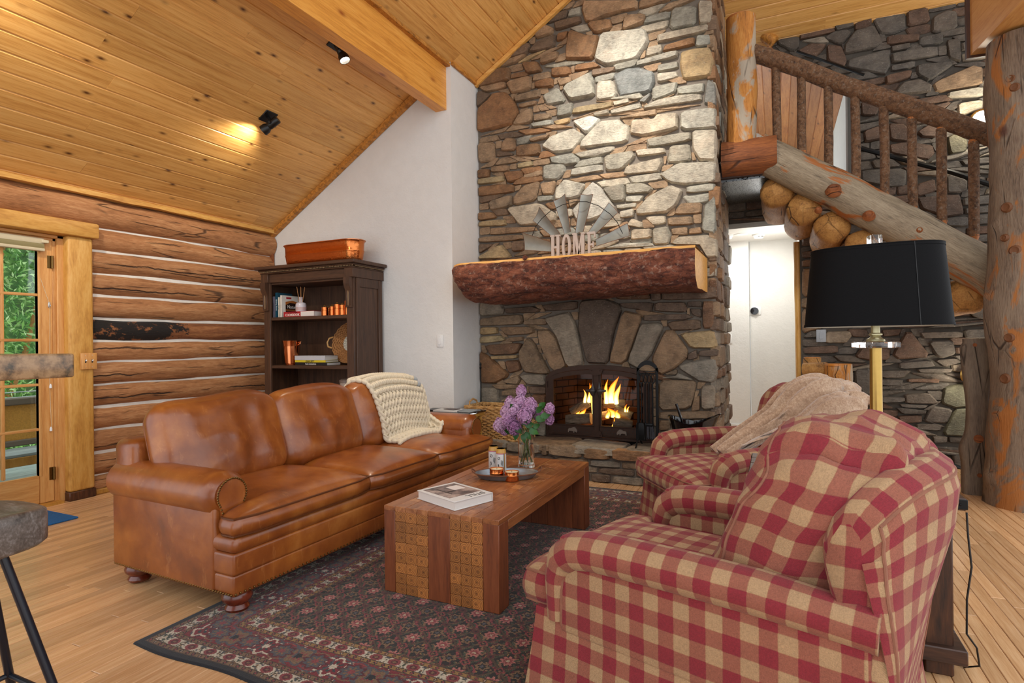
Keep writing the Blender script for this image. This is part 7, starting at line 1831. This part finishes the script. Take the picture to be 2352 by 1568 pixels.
# loose pillow on the near chair
pw_ = thing('cushion', 'plump slumped gingham cushion leaning on the near armchair back', 'cushion', c1p, c1r)
def xyp(s, t):
    a, b = 2*s-1, 2*t-1; k = .05*(max(0, abs(a)-.5)/.5)**2*(max(0, abs(b)-.5)/.5)**2
    x = a*.275*(1-.06*abs(b)**3); y = b*.305*(1-.10*abs(a)**3)
    return x-math.copysign(k, a), y-math.copysign(k, b)
mb = MB(); tl, bl = puff(mb, xyp, 40, 40, -.165, .15, .04, .03, .022, .014, 5.5, 9, side=12, pw=.5)
def deform(p):      # slumped: the top leans back and wrinkles
    x, y, z = p; f = (x+.275)/.55
    z2 = z+.05*max(0, f-.55)*math.sin((y+.1)*9)+.02*nz(x*7, y*7, z*5)+.018*f*nz(x*16, y*16, z*12)-.02*f*f-.15*f+.03
    top = max(0, f-.7)/.3
    return (x+.02*math.cos(y*7)*f-.05*max(0, f-.6)*abs(y/.3)**2+.014*nz(y*7, z*7, 2)+top*.03*nz(y*13, z*13, 8)+.02*top*(1-(z/.17)**2), y+.012*nz(x*8, z*9, 5)+.02*math.cos(z*9)*math.copysign(1, y)*math.sin(math.pi*f), z2)
cu = mb.build('pillow', GH, pw_, uv=True, sharp=85)
for v in cu.data.vertices: v.co = deform(v.co)
lean = R(4)
cu.matrix_basis = Matrix(((-math.sin(lean), 0, math.cos(lean), -.30), (0, 1, 0, .0), (math.cos(lean), 0, math.sin(lean), .69), (0, 0, 0, 1))) @ Matrix.Rotation(R(-3), 4, 'Z')
MB().tube([deform(p) for p in tl], .005, 6, close=True).build('piping', GPI, cu, fix=False)
# back cushion of the far chair (under the throw)
pw2 = thing('cushion', 'gingham back cushion half hidden by the throw on the far armchair', 'cushion', c2p, c2r)
mb = MB(); puff(mb, xyp, 26, 26, -.07, .05, .05, .04, .03, .006, 5, 3, side=6, pw=.5)
cu = mb.build('pillow', GH, pw2, uv=True, sharp=85); lean = R(14)
cu.matrix_basis = Matrix(((-math.sin(lean), 0, math.cos(lean), -.40), (0, 1, 0, .0), (math.cos(lean), 0, math.sin(lean), .665), (0, 0, 0, 1)))

# fleece throw over the far chair, draped on what lies beneath it
ft = thing('fleece_throw', 'tan plush throw draped over the back and seat of the far armchair', 'blanket', c2p, c2r)
bv2 = drape_tree([ch2, pw2], ft)
NTs, NSs = 64, 72
def fcol(s):
    pts = []
    for k in range(90):
        f = k/89; x = lerp(-.74, .09, f); g = smooth01((f-.35)/.65); yl = lerp(.05, -.11, g)+.015*math.sin(f*9); yr = lerp(.41, .20, g)+.015*math.sin(f*8); y = lerp(yl, yr, s)
        pts.append(Vector((x, y, max(drop_z(bv2, x+dx_, y+dy_, .45) for dx_, dy_ in ((0, 0), (.03, 0), (-.03, 0), (0, .06), (0, -.06), (0, .11))))))
    for _ in range(3): pts = [pts[0]]+[Vector((pts[i].x, pts[i].y, max(pts[i].z, (pts[i-1].z+pts[i].z+pts[i+1].z)/3))) for i in range(1, len(pts)-1)]+[pts[-1]]
    hull = []
    for p in pts:                      # the plush hangs taut between the back and the seat
        while len(hull) > 1 and (hull[-1].z-hull[-2].z)*(p.x-hull[-2].x) < (p.z-hull[-2].z)*(hull[-1].x-hull[-2].x): hull.pop()
        hull.append(p)
    hp_ = []; k = 0
    for p in pts:
        while k < len(hull)-2 and hull[k+1].x < p.x: k += 1
        f = (p.x-hull[k].x)/max(1e-6, hull[k+1].x-hull[k].x); hz = lerp(hull[k].z, hull[k+1].z, max(0, min(1, f))); hp_.append(Vector((p.x, p.y, lerp(p.z, hz, .85 if p.x > -.5 else 0))))
    pts = hp_
    pts = [Vector((pts[0].x-.012, pts[0].y, pts[0].z-.25)), Vector((pts[0].x-.008, pts[0].y, pts[0].z-.1))]+pts
    return resample(pts, NTs)
FC = [fcol(i/(NSs-1)) for i in range(NSs)]
for _ in range(4): FC = [FC[0]]+[[(FC[i-1][j]+FC[i][j]*2+FC[i+1][j])/4 if FC[i][j].z < max(FC[i-1][j].z, FC[i+1][j].z)+.004 else FC[i][j] for j in range(NTs)] for i in range(1, NSs-1)]+[FC[-1]]
def fthr(i, j, off):
    s, t = i/(NSs-1), j/(NTs-1); p = FC[i][j]; q0, q1 = FC[i][max(0, j-1)], FC[i][min(NTs-1, j+1)]; r0, r1 = FC[max(0, i-1)][j], FC[min(NSs-1, i+1)][j]
    n_ = (q1-q0).cross(r1-r0); n_ = n_.normalized() if n_.length > 1e-9 else Vector((0, 0, 1)); n_ = n_ if n_.z+n_.x*.5 > 0 else -n_
    fold = .022*(1+math.sin(s*21-t*5+.9*math.sin(t*6)))*smooth01(t*3)+.006*math.sin(s*57+t*4)+.005*nz(s*14, t*14, 2); eg = 1-.6*smooth01((abs(2*s-1)-.9)/.1)
    return tuple(p+n_*(.010+fold*eg+off))
mb = MB(); 
for off in (.014, -.0): mb.add([fthr(i, j, off) for j in range(NTs) for i in range(NSs)], [(j*NSs+i, j*NSs+i+1, (j+1)*NSs+i+1, (j+1)*NSs+i) for j in range(NTs-1) for i in range(NSs-1)])
for i in (0, NSs-1): mb.add([fthr(i, j, .014) for j in range(NTs)]+[fthr(i, j, 0) for j in range(NTs)], [(j, j+1, NTs+j+1, NTs+j) for j in range(NTs-1)])
for j in (0, NTs-1): mb.add([fthr(i, j, .014) for i in range(NSs)]+[fthr(i, j, 0) for i in range(NSs)], [(i, i+1, NSs+i+1, NSs+i) for i in range(NSs-1)])
mb.build('plush', MT['fleece'], ft, weld=True, sharp=80)
# ---- rustic end table with lamp between the chairs
EX0, EX1, EY0, EY1, EZ = -.12, .615, 2.545, 3.17, .668
et = thing('end_table', 'rustic dark plank end table with iron corner straps beside the chairs', 'table', ((EX0+EX1)/2, (EY0+EY1)/2, 0)); hx, hy = (EX1-EX0)/2, (EY1-EY0)/2
for k in range(5): a = -hy+2*hy*k/5; MB().rbox2((-hx, a+.001, EZ-.045), (hx, a+2*hy/5-.001, EZ), .004, 1).build('top_board', MT['rustic_x'], et)
for sx_ in (-1, 1):
    for sy_ in (-1, 1):
        MB().rbox2((sx_*(hx-.035), sy_*(hy-.03), .10), (sx_*(hx-.125), sy_*(hy-.115), EZ-.045), .005, 1).build('leg', MT['rustic'], et); MB().rbox2((sx_*(hx-.035), sy_*(hy-.03), 0), (sx_*(hx-.125), sy_*(hy-.115), .06), .005, 1).build('foot', MT['rustic'], et)
        st2 = MB().rbox2((sx_*(hx+.003), sy_*(hy+.003), EZ-.04), (sx_*(hx-.07), sy_*(hy-.07), EZ-.004), .002, 1).build('iron_corner', MT['iron'], et)
        for q in (.02, .05): MB().ell((sx_*(hx-q), sy_*(hy+.004), EZ-.022), (.005, .003, .005), 7, 4).build('stud', MT['iron'], st2)
for k in range(4): a = -hy+2*hy*k/4; MB().rbox2((-hx, a+.001, .058), (hx, a+2*hy/4-.001, .115), .004, 1).build('shelf_board', MT['rustic_x'], et)
MB().rbox2((-hx+.05, -hy+.04, EZ-.10), (hx-.05, -hy+.06, EZ-.045), .003, 1).build('apron', MT['rustic_x'], et); MB().rbox2((hx-.06, -hy+.06, EZ-.10), (hx-.04, hy-.06, EZ-.045), .003, 1).build('apron', MT['rustic_x'], et)
cord = [(2193, 1150, 2.60), (2196, 1200, 2.60), (2199, 1260, 2.60), (2192, 1320, 2.60), (2190, 1380, 2.6)]
pts = [(.632, 2.62, .60), (.635, 2.62, .52), (.645, 2.62, .40), (.63, 2.62, .28), (.628, 2.62, .15), (.66, 2.63, .10), (.67, 2.64, .03), (.63, 2.66, .006), (.56, 2.8, .005)]
MB().tube(pts, .0035, 6).build('lamp_cord', MT['black']); tag(bpy.data.objects['lamp_cord'], 'black lamp cord hanging down beside the end table leg', 'cord')
# lamp
LX, LY = .402, 3.0
lp_ = thing('table_lamp', 'tall brass column lamp with oval black shade on the end table', 'lamp', (LX, LY, EZ+.001))
def lz(v, u=2012): return onY(u, v, LY).z-EZ
mb = MB(); mb.rbox((0, 0, .02), (.11, .11, .04), .006, 2); mb.build('base', MT['brass'], lp_)
mb = MB(); mb.lathe([(.045, .04), (.045, .055), (.028, .07), (.0255, .1), (.024, lz(797))], (0, 0, 0), 28); mb.build('column', MT['brass'], lp_)
mb = MB(); mb.rbox((0, 0, lz(792)), (.135, .135, lz(786)-lz(800)), .004, 2, Matrix.Rotation(R(30), 3, 'Z')); mb.build('crystal_plate', MT['crystal'], lp_)
mb = MB(); z0 = lz(786); mb.lathe([(.03, z0), (.038, z0+.004), (.036, z0+.012), (.022, z0+.022), (.02, z0+.028), (.027, z0+.032), (.027, z0+.037), (.018, z0+.042), (.016, z0+.2)], (0, 0, 0), 24); mb.build('neck', pc('champagne', '#b8b08c', .3), lp_); MT['champagne'].node_tree.nodes['Principled BSDF'].inputs['Metallic'].default_value = .8
zb, zt2 = lz(750), lz(571); SHR = R(-8)
def shp(a, z, k=1.0):
    f = (z-zb)/(zt2-zb); rx, ry = lerp(.283, .252, f)*k, lerp(.170, .150, f)*k; c, s = math.cos(a), math.sin(a); e = 2/2.6
    x, y = rx*math.copysign(abs(c)**e, c), ry*math.copysign(abs(s)**e, s); return (x*math.cos(SHR)-y*math.sin(SHR), x*math.sin(SHR)+y*math.cos(SHR), z)
N = 72
def shell(k): return lambda s, t: shp(2*math.pi*s, lerp(zb, zt2, t), k)
sh_ = MB().grid(shell(1.0), N, 8, closeu=True).build('shade', MT['shade'], lp_, fix=False)
MB().grid(shell(.985), N, 8, closeu=True).build('lining', MT['lining'], sh_, fix=False)
for z, w in ((zb, .012), (zt2-.012, .012)): MB().grid(lambda s, t: shp(2*math.pi*s, z+w*t, 1.008), N, 2, closeu=True).build('binding', MT['shade'], sh_, fix=False)
MB().tube([shp(2*math.pi*i/N, zt2, 1.0) for i in range(N)], .003, 6, close=True).build('top_wire', MT['shade'], sh_); MB().tube([shp(R(-62), lerp(zb, zt2, k/5), 1.006) for k in range(6)], .0018, 5).build('seam', MT['black'], sh_)
for a in (0, 90, 180, 270): MB().tube([(0, 0, zt2-.01), shp(R(a), zt2-.01, .98)], .0025, 5).build('spider', MT['steel'], lp_)
MB().tube([(0, 0, z0+.2), (0, 0, zt2+.004)], .006, 8).build('harp_rod', MT['brass'], lp_)
mb = MB(); mb.rbox((0, 0, zt2+.032), (.045, .045, .056), .004, 2, Matrix.Rotation(R(25), 3, 'Z')); mb.build('crystal_finial', MT['crystal'], lp_)
mb = MB(); mb.ell((0, 0, z0+.25), (.03, .03, .04), 12, 8); mb.build('bulb', pc('bulb_off', '#d8d4c8', .3), lp_)
# clear acrylic stand and papers on the end table
p = onZ(2062, 1082, EZ)
ac = thing('acrylic_stand', 'clear acrylic brochure stand on the end table behind the armchair', 'stand', (p.x, p.y, EZ+.001), R(-20))
MB().rbox((0, 0, .004), (.2, .13, .006), .002, 1).build('base_plate', MT['crystal'], ac); MB().rbox((0, .05, .055), (.2, .005, .1), .002, 1, Matrix.Rotation(R(-25), 3, 'X')).build('slanted_panel', MT['crystal'], ac)
mg = thing('magazine_stack', 'small pile of magazines on the end table between the two armchairs', 'magazines', (-.0, 2.98, EZ+.001), R(10))
# three single magazines
for k, (c, lab) in enumerate((('#c9c6c0', 'white magazine on top of the pile between the armchairs'), ('#5b6066', 'grey magazine second in the pile between the armchairs'), ('#d3cdc2', 'cream magazine at the bottom of the pile between the armchairs'))):
    m_ = thing('magazine', lab, 'magazine', (.055+.004*k, 2.98, EZ+.001+.024-.012*k), R(6+5*k), 'magazines on the end table'); MB().rbox2((-.1, -.14, 0), (.1, .14, .0115), .0015, 1).build('cover', pc('mag_%d' % k, c, .35), m_); MB().box2((-.099, -.141, .0015), (.1005, .1405, .010)).build('pages', MT['paper'], m_, smooth=False)
bpy.data.objects.remove(mg)

# ---- side table with papers behind the sofa's far arm
gt = thing('side_table', 'low side table with a glass top behind the far sofa arm', 'table', (-2.72, 4.55, 0)); gz_ = onY(1020, 943, 4.5).z
MB().rbox((0, 0, gz_-.01), (.5, .34, .018), .004, 1).build('glass_top', MT['glass'], gt); MB().rbox((0, 0, gz_-.036), (.48, .32, .03), .004, 1).build('frame', MT['bench'], gt)
for sx_ in (-1, 1):
    for sy_ in (-1, 1): MB().rbox2((sx_*.22, sy_*.14, 0), (sx_*.18, sy_*.1, gz_-.05), .003, 1).build('leg', MT['bench'], gt)
for k, (dx_, dy_, w, d_, c, hh, rz_, lab) in enumerate(((-.02, -.05, .24, .17, '#c4c4c4', .014, 6, 'pale magazine lying on the side table behind the sofa arm'), (.0, -.03, .13, .09, '#3a2320', .004, -14, 'dark card lying on the magazine on the side table'), (-.17, .0, .16, .16, '#1c2328', .008, 12, 'dark folder at the left of the side table'), (.16, .0, .13, .2, '#8d9498', .006, -4, 'grey leaflet at the right of the side table'))):
    zz = gz_+.0005+(.0145 if k == 1 else 0); m_ = thing('paper_item', lab, 'magazine', (-2.72+dx_, 4.55+dy_, zz), R(rz_), 'papers on the side table'); MB().rbox2((-w/2, -d_/2, 0), (w/2, d_/2, hh), .001, 1).build('cover', pc('paper_%d' % k, c, .35), m_)
    if hh > .01: MB().box2((-w/2-.0005, -d_/2-.0005, .002), (w/2, d_/2, hh-.002)).build('pages', MT['paper'], m_, smooth=False)
# iron curtain-like fire bracket beside the chimney
p = onY(1087, 870, YC-.1); br = thing('iron_rod', 'slim black iron rod standing against the stone beside the white wall', 'rod', (XC+.05, YC-.06, HZ))
MB().tube([(0, 0, 0), (0, 0, p.z-HZ+.1)], .006, 8).build('shaft', MT['iron'], br); mb = MB(); mb.lathe([(.006, 0), (.012, .015), (.006, .03), (.011, .05), (0, .08)], (0, 0, p.z-HZ+.1), 10); mb.build('finial', MT['iron'], br)

# ---- bar counter end and stool at the left edge
gc = thing('bar_counter', 'speckled brown granite bar top end at the left edge', 'counter', (-1.45, .755, 0))
MB().rbox2((-.75, -1.2, 1.181), (0, 0, 1.235), .005, 3).build('granite_slab', MT['granite'], gc); MB().box2((-.75, -1.2, 0), (-.42, -.5, 1.181)).build('counter_base', MT['fir'], gc, smooth=False)
sl = onZ(0, 1180, .735); stc = Vector((-2.228, .856, 0))
bs = thing('bar_stool', 'weathered wood bar stool seat on dark metal legs at the left edge', 'stool', stc)
def seat(s, t):
    a = 2*math.pi*s; lv = [(.6, -.02, 0), (.93, .0, 0), (1.0, .012, 0), (1.0, .085, 0), (.985, .1, 0), (.93, .107, 0), (.6, .098, 0), (.3, .092, 0)]
    k, z, _ = lv[t]; c, s2 = math.cos(a), math.sin(a); e = 2/2.7
    return (.165*k*math.copysign(abs(c)**e, c), .19*k*math.copysign(abs(s2)**e, s2), z+.012*c*c*(t > 3))
n = 40; mb = MB(); mb.add([seat(i/n, t) for t in range(8) for i in range(n)], [(t*n+i, t*n+(i+1) % n, (t+1)*n+(i+1) % n, (t+1)*n+i) for t in range(7) for i in range(n)]+[tuple(range(n-1, -1, -1)), tuple(7*n+i for i in range(n))]); so2 = mb.build('seat', MT['stool_wood'], bs, sharp=60); so2.location = (0, 0, .63)
for sx_ in (-1, 1):
    for sy_ in (-1, 1): MB().tube([(sx_*.05, sy_*.07, .62), (sx_*.17, sy_*.2, 0)], .0125, 10).build('leg', pc('leg_navy', '#141a26', .35), bs)
for zz in (.14,):
    k = 1-zz/.62; q = lambda a, b: (a*lerp(.05, .17, k), b*lerp(.07, .2, k), zz)
    for a, b in ((q(-1, -1), q(1, -1)), (q(1, -1), q(1, 1)), (q(1, 1), q(-1, 1)), (q(-1, 1), q(-1, -1))): MB().tube([a, b], .009, 8).build('footrest', pc('leg_navy', '#141a26', .35), bs)
# blue door mat
p0, p1, p2 = onZ(178, 1190, 0), onZ(105, 1168, 0), onZ(100, 1214, 0)
d_ = (p2-p0); d_.z = 0; L2 = 1.0; e1 = Vector((-.98, .07, 0)).normalized(); 
mt = thing('door_mat', 'blue woven mat on the floor in front of the glazed door', 'mat', (p0.x, p0.y, .001), 0)
MB().rbox2((-.62, -.95, 0), (0, 0, .012), .004, 2).build('pile', MT['blue_mat'], mt); MB().tube([(-.62, -.95, .006), (0, -.95, .006), (0, 0, .006), (-.62, 0, .006)], .007, 6, close=True).build('bound_edge', MT['blue_mat'], mt)

# ---- ceiling spotlights
def spot_fix(u, v, label, aim, energy, lit=True, on_pt=None, col=(1, .86, .66), ang=75):
    if on_pt is None:
        d = ray(u, v); t = (ZE-SL*XL-CAMZ)/(d.z-SL*d.x); c = CAMP+d*t
    else: c = Vector(on_pt)
    f = thing('ceiling_spotlight', label, 'spotlight', c, 0, 'black ceiling spotlights'); nrm = Vector((math.sin(TH), 0, -math.cos(TH)))
    M = nrm.to_track_quat('Z', 'Y').to_matrix()
    MB().rbox((0, 0, 0), (.125, .125, .018), .004, 1, M).build('mount_plate', MT['black'], f)
    k = nrm*.06; ad = (Vector(aim)-(c+k)).normalized(); Mh = ad.to_track_quat('Z', 'Y').to_matrix(); hc = nrm*.085
    MB().tube([nrm*.008, nrm*.06, hc], .014, 10).build('stem', MT['black'], f); MB().tube([hc-Mh.col[0]*.05, hc+Mh.col[0]*.05], .012, 10).build('knuckle', MT['black'], f)
    mb = MB(); mb.lathe([(0, -.07), (.03, -.07), (.034, -.06), (.034, .03), (.03, .035), (.043, .06), (.045, .1), (.041, .1), (.037, .07), (0, .066)], hc, 24, Mh); mb.build('can', MT['black'], f)
    if lit: mb = MB(); mb.lathe([(0, .074), (.037, .074), (.037, .078)], hc, 20, Mh); mb.build('lit_lens', MT['bulb'], f)
    lamp('spot_beam', 'SPOT', c+hc+ad*.11, energy, col, target=c+hc+ad*3, size=.04, spot=ang, blend=.9)
spot_fix(772, 98, 'black ceiling spotlight with lit face beside the beam', (-1.6, 4.0, 0), 70)
spot_fix(616, 268, 'black ceiling spotlight beside the bright patch on the plank ceiling', (-4.72, 3.42, 2.72), 12, lit=False, ang=130, col=(1, .93, .8))
# further fixtures of the same kind, on the ceiling and beam out of the frame
spot_fix(0, 0, 'black ceiling spotlight above the frame aimed at the chimney', (-1.35, 5.3, 3.35), 230, on_pt=(-1.35, 3.2, ceilz(-1.35)-.01), col=(1, .96, .9), ang=50)
spot_fix(0, 0, 'black ceiling spotlight above the frame aimed at the mantel right side', (-.9, 5.3, 2.3), 110, on_pt=(-1.0, 3.0, ceilz(-1.0)-.01), col=(1, .93, .82), ang=50)
spot_fix(0, 0, 'black ceiling spotlight above the frame aimed at the log wall', (-5.3, 3.9, 1.5), 70, on_pt=(-3.6, 1.2, ceilz(-3.6)-.01), col=(1, .9, .75), ang=70)
